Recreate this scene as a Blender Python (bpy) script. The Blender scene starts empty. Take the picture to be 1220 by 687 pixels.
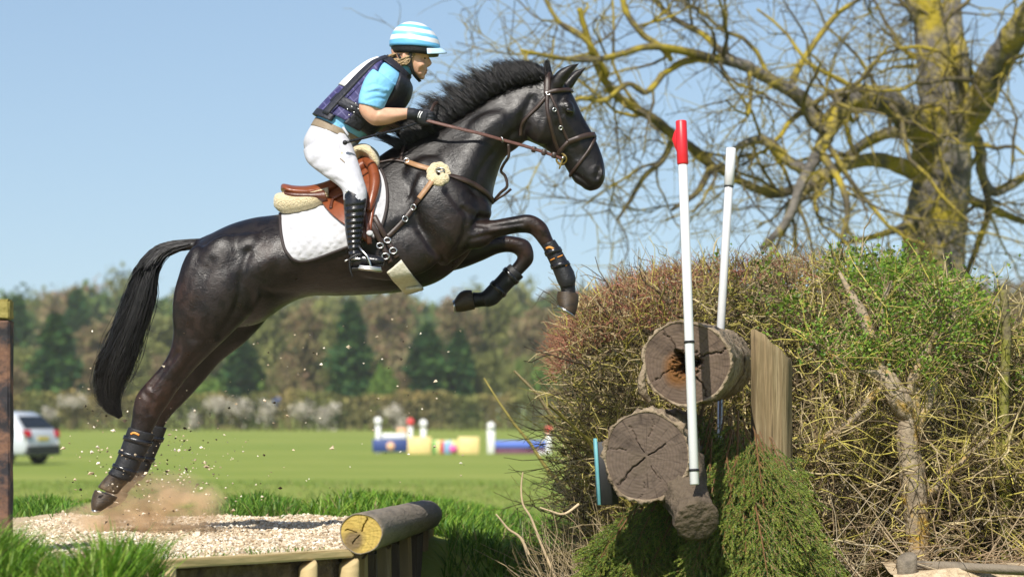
import bpy, bmesh, math, random
import numpy as np
from mathutils import Vector, Matrix
from mathutils.bvhtree import BVHTree

scn = bpy.context.scene
COL = scn.collection
rng = np.random.default_rng(7)
random.seed(7)

# ---------------------------------------------------------------- camera
EYE = 1.7          # camera height above the far field
FPX = 3571.0       # focal length in photograph pixels (1220 wide)
CAMD = 15.0        # camera to the horse
cam_data = bpy.data.cameras.new('camera')
cam_data.sensor_width = 36.0
cam_data.lens = 36.0 * FPX / 1220.0
cam_data.shift_y = 0.1160
cam_data.clip_start = 0.5
cam_data.clip_end = 6000
cam_data.dof.use_dof = True
cam_data.dof.focus_distance = 14.85
cam_data.dof.aperture_fstop = 3.2
cam = bpy.data.objects.new('camera', cam_data)
COL.objects.link(cam)
cam.location = (0, -CAMD, EYE)
cam.rotation_euler = (math.radians(90), 0, 0)
scn.camera = cam

# ---------------------------------------------------------------- light
SUN_EL, SUN_AZ = math.radians(47), math.radians(198)   # azimuth from +Y clockwise: behind the camera on its left
world = bpy.data.worlds.new('World')
scn.world = world
world.use_nodes = True
wn = world.node_tree
wn.nodes.clear()
w_out = wn.nodes.new('ShaderNodeOutputWorld')
w_bg = wn.nodes.new('ShaderNodeBackground')
w_sky = wn.nodes.new('ShaderNodeTexSky')
w_sky.sky_type = 'NISHITA'
w_sky.sun_disc = False
w_sky.sun_elevation = SUN_EL
w_sky.sun_rotation = SUN_AZ
w_sky.altitude = 200
w_sky.air_density = 1.0
w_sky.dust_density = 1.3
w_sky.ozone_density = 1.0
w_bg.inputs['Strength'].default_value = 0.104
# a clear dry day: the pale band at the horizon is thin, so the lookup starts a few degrees up
w_tc = wn.nodes.new('ShaderNodeTexCoord')
w_mp = wn.nodes.new('ShaderNodeMapping')
w_mp.inputs['Location'].default_value = (0, 0, 0.080)
w_mp.inputs['Scale'].default_value = (1, 1, 0.87)
w_nm = wn.nodes.new('ShaderNodeVectorMath')
w_nm.operation = 'NORMALIZE'
wn.links.new(w_tc.outputs['Generated'], w_mp.inputs[0])
wn.links.new(w_mp.outputs[0], w_nm.inputs[0])
wn.links.new(w_nm.outputs[0], w_sky.inputs[0])
wn.links.new(w_sky.outputs[0], w_bg.inputs[0])
wn.links.new(w_bg.outputs[0], w_out.inputs[0])
sun_data = bpy.data.lights.new('sun', 'SUN')
sun_data.energy = 4.9
sun_data.angle = math.radians(0.55)
sun_data.color = (1.0, 0.95, 0.87)
sun = bpy.data.objects.new('sun', sun_data)
COL.objects.link(sun)
sdir = Vector((math.sin(SUN_AZ) * math.cos(SUN_EL), math.cos(SUN_AZ) * math.cos(SUN_EL), math.sin(SUN_EL)))
sun.rotation_euler = sdir.to_track_quat('Z', 'Y').to_euler()
sun.location = (-8, -12, 14)
scn.view_settings.view_transform = 'Standard'
scn.view_settings.look = 'None'
scn.view_settings.exposure = 0.40
scn.view_settings.gamma = 1.0
scn.view_settings.use_curve_mapping = False
scn.cycles.use_denoising = True
scn.cycles.max_bounces = 6
scn.cycles.volume_bounces = 3
scn.cycles.transparent_max_bounces = 8
scn.cycles.caustics_reflective = False
scn.cycles.caustics_refractive = False


# ---------------------------------------------------------------- helpers
def P(px, py, y=0.0):
    """a point of the place: the photograph's (px, py) at depth y behind the horse's plane"""
    k = (CAMD + y) / FPX
    return np.array(((px - 610.0) * k, y, EYE - (py - 485.0) * k))


def tag(o, label=None, cat=None, group=None, kind=None):
    if label: o['label'] = label
    if cat: o['category'] = cat
    if group: o['group'] = group
    if kind: o['kind'] = kind
    return o


def empty(name, loc=(0, 0, 0)):
    o = bpy.data.objects.new(name, None)
    o.location = loc
    o.empty_display_size = 0.2
    COL.objects.link(o)
    return o


def link(name, mesh, mat=None, parent=None):
    o = bpy.data.objects.new(name, mesh)
    COL.objects.link(o)
    if mat is not None and len(mesh.materials) == 0:
        mesh.materials.append(mat)
    if parent is not None:
        o.parent = parent
        # parts are modelled in place: undo the offset of the thing's own origin
        o.matrix_parent_inverse = Matrix.Identity(4) if parent.parent else Matrix.Translation(-Vector(parent.location))
    return o


def mesh_np(name, V, Q, cols=None, smooth=True):
    """V (n,3), Q list of face arrays: each (m,3) or (m,4)"""
    if not isinstance(Q, (list, tuple)):
        Q = [Q]
    Q = [np.asarray(q, dtype=np.int32) for q in Q if len(q)]
    me = bpy.data.meshes.new(name)
    V = np.asarray(V, dtype=np.float32)
    me.vertices.add(len(V))
    me.vertices.foreach_set('co', V.ravel())
    loops = np.concatenate([q.ravel() for q in Q])
    sizes = np.concatenate([np.full(len(q), q.shape[1], dtype=np.int32) for q in Q])
    starts = np.concatenate([[0], np.cumsum(sizes)[:-1]]).astype(np.int32)
    me.loops.add(len(loops))
    me.loops.foreach_set('vertex_index', loops)
    me.polygons.add(len(sizes))
    me.polygons.foreach_set('loop_start', starts)
    me.polygons.foreach_set('loop_total', sizes)
    me.polygons.foreach_set('use_smooth', np.full(len(sizes), smooth))
    if cols is not None:
        a = me.color_attributes.new('Col', 'FLOAT_COLOR', 'POINT')
        c = np.ones((len(V), 4), dtype=np.float32)
        c[:, :3] = cols
        a.data.foreach_set('color', c.ravel())
    me.update()
    me.validate()
    return me


class Geo:
    """collects geometry pieces into one mesh"""
    def __init__(self):
        self.V, self.Q4, self.Q3, self.C, self.n = [], [], [], [], 0

    def add(self, V, q4=None, q3=None, col=None):
        V = np.asarray(V, dtype=np.float64).reshape(-1, 3)
        self.V.append(V)
        if q4 is not None and len(q4): self.Q4.append(np.asarray(q4) + self.n)
        if q3 is not None and len(q3): self.Q3.append(np.asarray(q3) + self.n)
        c = np.ones((len(V), 3)) * (np.asarray(col) if col is not None else 1.0)
        self.C.append(c)
        self.n += len(V)
        return self

    def mesh(self, name, smooth=True, color=False):
        Q = []
        if self.Q4: Q.append(np.concatenate(self.Q4))
        if self.Q3: Q.append(np.concatenate(self.Q3))
        return mesh_np(name, np.concatenate(self.V), Q, np.concatenate(self.C) if color else None, smooth)

    def obj(self, name, mat, parent=None, smooth=True, color=False):
        return link(name, self.mesh(name, smooth, color), mat, parent)


def catmull(A, sub):
    A = np.asarray(A, dtype=float)
    n = len(A)
    out = []
    for i in range(n - 1):
        p0, p1, p2, p3 = A[max(i - 1, 0)], A[i], A[i + 1], A[min(i + 2, n - 1)]
        for k in range(sub):
            t = k / sub
            out.append(0.5 * ((2 * p1) + (-p0 + p2) * t + (2 * p0 - 5 * p1 + 4 * p2 - p3) * t * t + (-p0 + 3 * p1 - 3 * p2 + p3) * t ** 3))
    out.append(A[-1])
    return np.array(out)


def rings_to_geo(g, R, cap=True, col=None, closed=True):
    R = np.asarray(R)
    m, n = R.shape[:2]
    V = R.reshape(-1, 3)
    i = np.arange(m - 1)[:, None]
    j = np.arange(n if closed else n - 1)[None, :]
    a = i * n + j
    b = i * n + (j + 1) % n
    q = np.stack([a, b, b + n, a + n], -1).reshape(-1, 4)
    q3 = []
    if cap:
        V = np.concatenate([V, [R[0].mean(0)], [R[-1].mean(0)]])
        c0, c1 = m * n, m * n + 1
        jj = np.arange(n)
        q3 = np.concatenate([np.stack([np.full(n, c0), (jj + 1) % n, jj], -1),
                             np.stack([np.full(n, c1), (m - 1) * n + jj, (m - 1) * n + (jj + 1) % n], -1)])
    g.add(V, q, q3, col)
    return g


def loft_tb(g, secs, n=28, sub=6, mirror=False, exp=1.0, col=None):
    """secs rows: top px, top py, bottom px, bottom py, half width (m), depth y (m), pinch of the top"""
    A = [list(s) + [0.0] * (7 - len(s)) for s in secs]
    A = catmull(A, sub)
    ang = np.linspace(0, 2 * np.pi, n, endpoint=False)
    ca, sa = np.cos(ang), np.sin(ang)
    if exp != 1.0:
        ca = np.sign(ca) * np.abs(ca) ** exp
        sa = np.sign(sa) * np.abs(sa) ** exp
    R = []
    for tx, ty, bx, by, hw, y, pin in A:
        y = -y if mirror else y
        t, b = P(tx, ty, y), P(bx, by, y)
        c, ax = (t + b) / 2, (t - b) / 2
        w = hw * (1 - pin * np.clip(ca, 0, 1) * 0.6)
        R.append(c + ca[:, None] * ax + (sa * w)[:, None] * np.array([0, 1, 0]))
    return rings_to_geo(g, R, True, col)


def limb_secs(pts):
    """pts rows: px, py, depth y, in-plane radius px, lateral radius m -> sections for loft_tb"""
    A = np.asarray(pts, dtype=float)
    T = np.gradient(A[:, :2], axis=0)
    T /= np.linalg.norm(T, axis=1)[:, None] + 1e-9
    out = []
    for (x, y, d, r, rl), (tx, ty) in zip(A, T):
        out.append((x + ty * r, y - tx * r, x - ty * r, y + tx * r, rl, d, 0))
    return out


def ball(g, px, py, y, rx, ry, rl, rot=0.0, seg=20, ring=12, col=None):
    """ellipsoid: in-plane radii in px, lateral radius in m"""
    c = P(px, py, y)
    k = (CAMD + y) / FPX
    R = []
    cr, sr = math.cos(rot), math.sin(rot)
    for i in range(ring + 1):
        th = math.pi * (i + 0.02) / (ring + 0.04)
        a = np.linspace(0, 2 * np.pi, seg, endpoint=False)
        u = np.sin(th) * np.cos(a) * rx * k
        v = np.full(seg, math.cos(th) * ry * k)
        w = np.sin(th) * np.sin(a) * rl
        R.append(np.stack([c[0] + u * cr - v * sr, c[1] + w, c[2] + u * sr + v * cr], -1))
    return rings_to_geo(g, R, True, col)


def tubes(paths, radii, sides=3, cols=None, squash=None):
    """many tubes at once: paths (M,K,3), radii (M,K) -> V, Q, C"""
    paths = np.asarray(paths, dtype=np.float64)
    M, K = paths.shape[:2]
    radii = np.broadcast_to(radii, (M, K))
    T = np.gradient(paths, axis=1)
    T /= np.linalg.norm(T, axis=2, keepdims=True) + 1e-12
    ref = np.where(np.abs(T[..., 2:3]) > 0.9, np.array([1.0, 0, 0]), np.array([0, 0, 1.0]))
    U = np.cross(T, ref)
    U /= np.linalg.norm(U, axis=2, keepdims=True) + 1e-12
    W = np.cross(T, U)
    a = np.linspace(0, 2 * np.pi, sides, endpoint=False)
    V = paths[:, :, None, :] + radii[:, :, None, None] * (np.cos(a)[None, None, :, None] * U[:, :, None, :] + np.sin(a)[None, None, :, None] * W[:, :, None, :])
    m = np.arange(M)[:, None, None]
    k = np.arange(K - 1)[None, :, None]
    s = np.arange(sides)[None, None, :]
    base = m * K * sides + k * sides
    v0 = base + s
    v1 = base + (s + 1) % sides
    Q = np.stack([v0, v1, v1 + sides, v0 + sides], -1).reshape(-1, 4)
    C = None
    if cols is not None:
        cols = np.asarray(cols, dtype=float)
        if cols.ndim == 2:
            cols = cols[:, None, :]
        C = np.broadcast_to(cols[:, :, None, :], (M, K, sides, 3)).reshape(-1, 3)
    return V.reshape(-1, 3), Q, C


def box(g, c, sx, sy, sz, rotz=0.0, col=None, roty=0.0, bev=0.0):
    """a box with chamfered edges (8 corners cut into 24 points)"""
    b = min(bev, 0.45 * min(sx, sy, sz)) if bev else 0.0
    h = np.array([sx, sy, sz]) / 2
    bm = bmesh.new()
    bmesh.ops.create_cube(bm, size=1.0)
    for v in bm.verts:
        v.co = Vector((v.co.x * sx, v.co.y * sy, v.co.z * sz))
    if b:
        bmesh.ops.bevel(bm, geom=list(bm.edges), offset=b, segments=1, affect='EDGES', clamp_overlap=True)
    M = Matrix.Rotation(rotz, 3, 'Z') @ Matrix.Rotation(roty, 3, 'Y')
    V = np.array([list(M @ v.co) for v in bm.verts]) + np.asarray(c)
    q4 = [[v.index for v in f.verts] for f in bm.faces if len(f.verts) == 4]
    q3 = [[v.index for v in f.verts] for f in bm.faces if len(f.verts) == 3]
    bm.free()
    return g.add(V, np.array(q4), np.array(q3) if q3 else None, col)


def lathe(g, prof, c, axis='z', seg=24, col=None):
    """prof rows: radius, height along axis"""
    a = np.linspace(0, 2 * np.pi, seg, endpoint=False)
    R = []
    for r, h in prof:
        p = np.stack([r * np.cos(a), r * np.sin(a), np.full(seg, h)], -1)
        if axis == 'y': p = p[:, [0, 2, 1]] * np.array([1, 1, -1])
        if axis == 'x': p = p[:, [2, 0, 1]]
        R.append(p + np.asarray(c))
    return rings_to_geo(g, R, True, col)


def voxel(g, size, name, smooth=4):
    """one continuous surface out of overlapping pieces"""
    me = g.mesh(name)
    o = bpy.data.objects.new(name, me)
    COL.objects.link(o)
    md = o.modifiers.new('r', 'REMESH')
    md.mode = 'VOXEL'
    md.voxel_size = size
    dg = bpy.context.evaluated_depsgraph_get()
    out = bpy.data.meshes.new_from_object(o.evaluated_get(dg))
    bpy.data.objects.remove(o)
    bpy.data.meshes.remove(me)
    n = len(out.vertices)
    co = np.empty(n * 3, dtype=np.float32)
    out.vertices.foreach_get('co', co)
    co = co.reshape(-1, 3).astype(np.float64)
    ed = np.empty(len(out.edges) * 2, dtype=np.int32)
    out.edges.foreach_get('vertices', ed)
    ed = ed.reshape(-1, 2)
    for it in range(smooth):
        co = lap(co, ed, 0.6)
        co = lap(co, ed, -0.35) if it % 2 == 0 else co
    out.vertices.foreach_set('co', co.astype(np.float32).ravel())
    out.polygons.foreach_set('use_smooth', np.ones(len(out.polygons), dtype=bool))
    out.update()
    out.name = name
    return out, co, ed


def lap(co, ed, f):
    s = np.zeros_like(co)
    c = np.zeros(len(co))
    np.add.at(s, ed[:, 0], co[ed[:, 1]])
    np.add.at(s, ed[:, 1], co[ed[:, 0]])
    np.add.at(c, ed[:, 0], 1)
    np.add.at(c, ed[:, 1], 1)
    return co + f * (s / np.maximum(c, 1)[:, None] - co)


def get_normals(me):
    no = np.empty(len(me.vertices) * 3, dtype=np.float32)
    me.vertex_normals.foreach_get('vector', no)
    return no.reshape(-1, 3).astype(np.float64)


def to_px(co):
    k = (CAMD + co[:, 1]) / FPX
    return 610 + co[:, 0] / k, 485 - (co[:, 2] - EYE) / k


def seg_dist(x, y, pts, sub=8):
    pts = catmull(pts, sub) if len(pts) > 2 else np.asarray(pts, dtype=float)
    best = np.full(len(x), 1e9)
    for (ax, ay), (bx, by) in zip(pts[:-1], pts[1:]):
        dx, dy = bx - ax, by - ay
        L = dx * dx + dy * dy + 1e-9
        t = np.clip(((x - ax) * dx + (y - ay) * dy) / L, 0, 1)
        best = np.minimum(best, np.hypot(x - ax - t * dx, y - ay - t * dy))
    return best


def sculpt(me, co, strokes):
    """strokes: points px, width px, depth m (+ out, - in), side (-1 near, 1 far, 0 both)"""
    for pts, w, dep, side in strokes:
        no = get_normals(me)
        x, y = to_px(co)
        d = seg_dist(x, y, pts)
        f = dep * np.exp(-(d / w) ** 2) * np.clip(np.abs(no[:, 1]) * 1.6 - 0.15, 0, 1)
        if side < 0: f = np.where(no[:, 1] < 0, f, 0)
        if side > 0: f = np.where(no[:, 1] > 0, f, 0)
        co = co + no * f[:, None]
        me.vertices.foreach_set('co', co.astype(np.float32).ravel())
        me.update()
    return co


# ---------------------------------------------------------------- materials
def mat(name, cols, scale=8.0, rough=0.6, bump=0.0, bscale=60.0, spec=0.5, metal=0.0, attr=False,
        detail=6.0, coat=0.0, sheen=0.0, stretch=None, rvar=0.0, subsurf=0.0, bdist=0.01, trans=0.0, bdetail=5.0):
    m = bpy.data.materials.new(name)
    m.use_nodes = True
    nt = m.node_tree
    N, L = nt.nodes, nt.links
    b = N['Principled BSDF']
    tc = N.new('ShaderNodeTexCoord')
    src = tc.outputs['Object']
    if stretch:
        mp = N.new('ShaderNodeMapping')
        mp.inputs['Scale'].default_value = stretch
        L.new(src, mp.inputs[0])
        src = mp.outputs[0]
    nz = N.new('ShaderNodeTexNoise')
    nz.inputs['Scale'].default_value = scale
    nz.inputs['Detail'].default_value = detail
    nz.inputs['Roughness'].default_value = 0.62
    L.new(src, nz.inputs['Vector'])
    rp = N.new('ShaderNodeValToRGB')
    e = rp.color_ramp.elements
    k = len(cols)
    lo, hi = 0.3, 0.7
    if k == 1:
        cols = [cols[0], cols[0]]; k = 2
    for i, c in enumerate(cols):
        pos = lo + (hi - lo) * i / (k - 1)
        if i < 2:
            e[i].position = pos
            e[i].color = (*c, 1)
        else:
            q = e.new(pos)
            q.color = (*c, 1)
    L.new(nz.outputs[0], rp.inputs[0])
    colout = rp.outputs[0]
    if attr:
        at = N.new('ShaderNodeAttribute')
        at.attribute_name = 'Col'
        mx = N.new('ShaderNodeMix')
        mx.data_type = 'RGBA'
        mx.blend_type = 'MULTIPLY'
        mx.inputs[0].default_value = 1.0
        L.new(colout, mx.inputs[6])
        L.new(at.outputs['Color'], mx.inputs[7])
        colout = mx.outputs[2]
    L.new(colout, b.inputs['Base Color'])
    b.inputs['Roughness'].default_value = rough
    if rvar:
        mr = N.new('ShaderNodeMapRange')
        mr.inputs[1].default_value = 0.3; mr.inputs[2].default_value = 0.7
        mr.inputs[3].default_value = rough - rvar; mr.inputs[4].default_value = rough + rvar
        L.new(nz.outputs[0], mr.inputs[0])
        L.new(mr.outputs[0], b.inputs['Roughness'])
    b.inputs['Specular IOR Level'].default_value = spec
    b.inputs['Metallic'].default_value = metal
    b.inputs['Coat Weight'].default_value = coat
    b.inputs['Sheen Weight'].default_value = sheen
    if subsurf:
        b.inputs['Subsurface Weight'].default_value = subsurf
        b.inputs['Subsurface Radius'].default_value = (0.02, 0.008, 0.004)
        b.inputs['Subsurface Scale'].default_value = 0.3
    if trans:
        # thin leaves let some light through
        tr = N.new('ShaderNodeBsdfTranslucent')
        ms = N.new('ShaderNodeMixShader')
        ms.inputs[0].default_value = trans
        L.new(colout, tr.inputs[0])
        L.new(b.outputs[0], ms.inputs[1])
        L.new(tr.outputs[0], ms.inputs[2])
        L.new(ms.outputs[0], N['Material Output'].inputs[0])
    if bump:
        n2 = N.new('ShaderNodeTexNoise')
        n2.inputs['Scale'].default_value = bscale
        n2.inputs['Detail'].default_value = bdetail
        L.new(src, n2.inputs['Vector'])
        bp = N.new('ShaderNodeBump')
        bp.inputs['Strength'].default_value = bump
        bp.inputs['Distance'].default_value = bdist
        L.new(n2.outputs[0], bp.inputs['Height'])
        L.new(bp.outputs[0], b.inputs['Normal'])
    m['b'] = 1
    return m


def nodes(m):
    return m.node_tree.nodes, m.node_tree.links, m.node_tree.nodes['Principled BSDF']


# ================================================================ the horse
def coat_material():
    m = mat('horse_coat', [(1.25, 1.2, 1.15), (.5, .47, .45), (1.3, 1.25, 1.2), (.75, .72, .7)], scale=16, rough=0.37, bump=0.0, spec=0.36, attr=True, rvar=0.13, detail=9)
    N, L, b = nodes(m)
    tc = N.new('ShaderNodeTexCoord')
    def noise(scale, det, stretch=None, dist=0.0):
        n = N.new('ShaderNodeTexNoise'); n.inputs['Scale'].default_value = scale; n.inputs['Detail'].default_value = det; n.inputs['Distortion'].default_value = dist
        n.inputs['Roughness'].default_value = .65
        src = tc.outputs['Object']
        if stretch:
            mp = N.new('ShaderNodeMapping'); mp.inputs['Scale'].default_value = stretch; mp.inputs['Rotation'].default_value = (0, math.radians(35), 0)
            L.new(src, mp.inputs[0]); src = mp.outputs[0]
        L.new(src, n.inputs[0])
        return n.outputs[0]
    prev = None
    # sinew and loose skin, sweat-matted tufts, single hairs along the lie of the coat
    for h, st, di in ((noise(13, 4, None, 1.0), .13, .02), (noise(46, 6, (.7, 1, 1.5), .2), .30, .005), (noise(170, 4, (.35, 1.5, 1.5)), .42, .0028)):
        bp = N.new('ShaderNodeBump'); bp.inputs['Strength'].default_value = st; bp.inputs['Distance'].default_value = di
        L.new(h, bp.inputs['Height'])
        if prev is not None: L.new(prev, bp.inputs['Normal'])
        prev = bp.outputs[0]
    # veins standing out under the skin
    vo = N.new('ShaderNodeTexVoronoi'); vo.feature = 'DISTANCE_TO_EDGE'; vo.inputs['Scale'].default_value = 6.5
    nv = N.new('ShaderNodeTexNoise'); nv.inputs['Scale'].default_value = 5.0
    L.new(tc.outputs['Object'], nv.inputs[0])
    av = N.new('ShaderNodeVectorMath'); av.operation = 'MULTIPLY_ADD'; av.inputs[1].default_value = (.35, .35, .35)
    L.new(nv.outputs['Color'], av.inputs[0]); L.new(tc.outputs['Object'], av.inputs[2]); L.new(av.outputs[0], vo.inputs[0])
    mv = N.new('ShaderNodeMapRange'); mv.inputs[1].default_value = 0; mv.inputs[2].default_value = .035; mv.inputs[3].default_value = 1; mv.inputs[4].default_value = 0
    L.new(vo.outputs[0], mv.inputs[0])
    bp = N.new('ShaderNodeBump'); bp.inputs['Strength'].default_value = .07; bp.inputs['Distance'].default_value = .006
    L.new(mv.outputs[0], bp.inputs['Height']); L.new(prev, bp.inputs['Normal'])
    L.new(bp.outputs[0], b.inputs['Normal'])
    return m


M_COAT = coat_material()
M_HAIR = mat('horse_hair', [(0.006, 0.0055, 0.006), (0.014, 0.012, 0.012)], scale=30, rough=0.42, spec=0.5)
M_HOOF = mat('hoof_horn', [(0.010, 0.008, 0.007), (0.055, 0.034, 0.016), (0.016, 0.012, 0.009)], scale=16, rough=0.5, bump=0.3, bscale=90, stretch=(1, 1, 4))
M_STEEL = mat('worn_steel', [(0.55, 0.55, 0.55), (0.7, 0.7, 0.69)], scale=20, rough=0.28, metal=1.0)
M_EYE = mat('eye_dark', [(0.008, 0.005, 0.004)], rough=0.06, spec=0.8)


def build_horse():
    g = Geo()
    # barrel, chest and neck: upper and lower outline, half width
    loft_tb(g, [
        (236, 288, 222, 322, .085, 0, 0), (254, 277, 226, 365, .18, 0, 0), (278, 266, 262, 388, .255, 0, .1),
        (304, 259, 306, 386, .28, 0, .2), (328, 256, 340, 364, .285, 0, .25), (352, 252, 368, 353, .285, 0, .3), (380, 242, 402, 352.5, .295, 0, .35),
        (412, 222, 436, 351, .30, 0, .45), (438, 198, 468, 349, .285, 0, .6), (460, 180, 498, 344, .26, 0, .75),
        (485, 167, 528, 332, .235, 0, .8), (510, 157, 556, 306, .215, 0, .75), (534, 144, 582, 262, .185, 0, .65),
        (560, 129, 589, 222, .142, 0, .55), (585, 113, 600, 190, .108, 0, .45), (608, 101, 617, 176, .088, 0, .35),
        (630, 93, 633, 160, .075, 0, .2), (648, 87, 646, 135, .06, 0, .1)], n=40)
    # head: nose side, jaw side
    loft_tb(g, [
        (645, 86, 630, 118, .052, 0), (658, 88, 622, 138, .070, 0), (671, 98, 621, 156, .088, 0), (681, 110, 628, 167, .094, 0), (688, 124, 641, 173, .086, 0),
        (694.5, 138, 654, 181, .072, 0), (702, 151, 665, 190, .062, 0), (708, 162, 672, 197, .056, 0), (714, 175, 677, 206, .054, 0),
        (719, 190, 683, 214, .056, 0), (721.5, 205, 690, 220, .057, 0), (720, 216, 697, 226, .048, 0), (714, 225, 704, 228, .024, 0)], n=30)
    for s in (-1, 1):
        ball(g, 644, 150, s * .050, 20, 23, .048, 0.3)             # jowl
        ball(g, 676, 128, s * .068, 10, 8, .028, -0.9)             # brow over the eye
        ball(g, 712, 206, s * .042, 8, 10, .020, 0.2)              # nostril wing
    ball(g, 690, 214, 0, 9, 6, .040, -0.5)                          # lower lip
    # ears
    loft_tb(g, limb_secs([(660, 106, -.052, 7, .026), (664, 98, -.056, 8.5, .030), (671, 89, -.060, 8, .026), (680, 82, -.062, 5.5, .017), (692, 74.5, -.062, 1.0, .004)]), n=14)
    loft_tb(g, limb_secs([(672, 106, .052, 7, .026), (677, 99, .056, 8.0, .028), (684, 91, .060, 6.5, .022), (692, 85, .060, 4.0, .013), (700, 79, .060, 1.0, .004)]), n=14)
    # forelegs: the near one (its upper arm, forearm, knee, cannon, fetlock, pastern)
    for s in (-1, 1):
        loft_tb(g, [(500, 205, 478, 262, .05, s * .19, 0), (535, 208, 498, 285, .085, s * .185, 0), (562, 228, 515, 308, .10, s * .175, 0), (574, 248, 532, 318, .085, s * .165, 0)], n=24)
    loft_tb(g, limb_secs([(520, 288, -.16, 30, .085), (545, 283, -.165, 22, .082), (564, 277, -.165, 14.5, .068), (588, 273, -.165, 11.2, .056), (612, 268, -.165, 10.5, .048), (630, 266.5, -.165, 11.5, .046),
                          (642, 273, -.165, 11, .044), (650, 286, -.165, 9, .037), (658, 301, -.165, 7.5, .030), (668, 321, -.165, 7.5, .030), (675, 335, -.165, 10, .038), (677, 345, -.165, 9, .036), (677, 354, -.165, 10.5, .044)]), n=22)
    loft_tb(g, limb_secs([(520, 300, .16, 27, .085), (546, 303, .165, 18, .08), (570, 297, .165, 14.5, .068), (593, 291, .165, 11, .055), (611, 291, .165, 10, .047), (623, 296, .165, 11.5, .046),
                          (626.5, 307, .165, 10, .042), (619, 318, .165, 8.6, .035), (606, 331, .165, 8.0, .030), (591, 347, .165, 8.4, .031), (582, 355, .165, 10, .038), (571, 357, .165, 9, .036), (562, 357, .165, 10.5, .044)]), n=22)
    # hind legs: back edge, front edge
    near = [(226, 300, 300, 275, .075, -.15), (215, 322, 318, 306, .105, -.16), (207, 348, 318, 336, .120, -.165), (205, 374, 305, 366, .115, -.165), (206, 396, 279, 394, .095, -.165), (203, 415, 253, 419, .074, -.165),
            (193, 434, 232, 440, .060, -.165), (177, 452, 214, 462, .051, -.165), (163, 469, 201, 481, .047, -.165), (158, 486, 191, 496, .043, -.165), (156, 502, 184, 510, .036, -.165), (150, 524, 172, 533, .031, -.165),
            (142, 544, 163, 552, .032, -.165), (132, 560, 157, 570, .041, -.165), (123, 570, 147, 580, .038, -.165), (115, 580, 140, 590, .043, -.165)]
    loft_tb(g, near, n=26)
    far = [(245, 310, 335, 322, .085, .15), (238, 350, 334, 352, .105, .16), (232, 380, 318, 380, .105, .165), (224, 404, 292, 408, .09, .165), (212, 426, 264, 430, .072, .165),
           (199, 445, 242, 455, .058, .165), (187, 462, 222, 477, .050, .165), (178, 480, 207, 492, .045, .165), (173, 500, 197, 506, .037, .165), (167, 522, 188, 528, .031, .165),
           (158, 544, 178, 550, .032, .165), (147, 560, 170, 568, .041, .165), (138, 570, 160, 578, .038, .165), (129, 580, 152, 588, .043, .165)]
    loft_tb(g, far, n=26)
    # dock of the tail
    loft_tb(g, limb_secs([(252, 287, 0, 9, .05), (236, 291, 0, 6.5, .03), (218, 294, 0, 5.5, .024), (198, 299, 0, 4.5, .018), (184, 308, 0, 3, .012)]), n=14)
    # muscle masses under the skin
    for s in (-1, 1):
        ball(g, 522, 262, s * .195, 36, 42, .070, 0.45)     # triceps
        ball(g, 510, 230, s * .125, 40, 46, .080, -0.55)    # shoulder blade
        ball(g, 565, 250, s * .125, 22, 17, .075, -0.4)     # breast
        ball(g, 262, 330, s * .20, 34, 52, .075, -0.25)     # rump
        ball(g, 232, 345, s * .165, 22, 55, .085, -0.12)    # hamstring
        ball(g, 296, 298, s * .195, 26, 20, .060, 0.5)      # point of the hip
        ball(g, 575, 165, s * .085, 42, 24, .040, 0.75)     # neck muscle
        ball(g, 470, 300, s * .22, 60, 34, .060, 0.1)       # ribs
    ball(g, 566, 283, -.175, 22, 14, .064, 0.1)
    ball(g, 212, 434, -.175, 26, 15, .050, 0.75)            # gaskin
    me, co, ed = voxel(g, 0.0068, 'horse', smooth=16)
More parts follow.
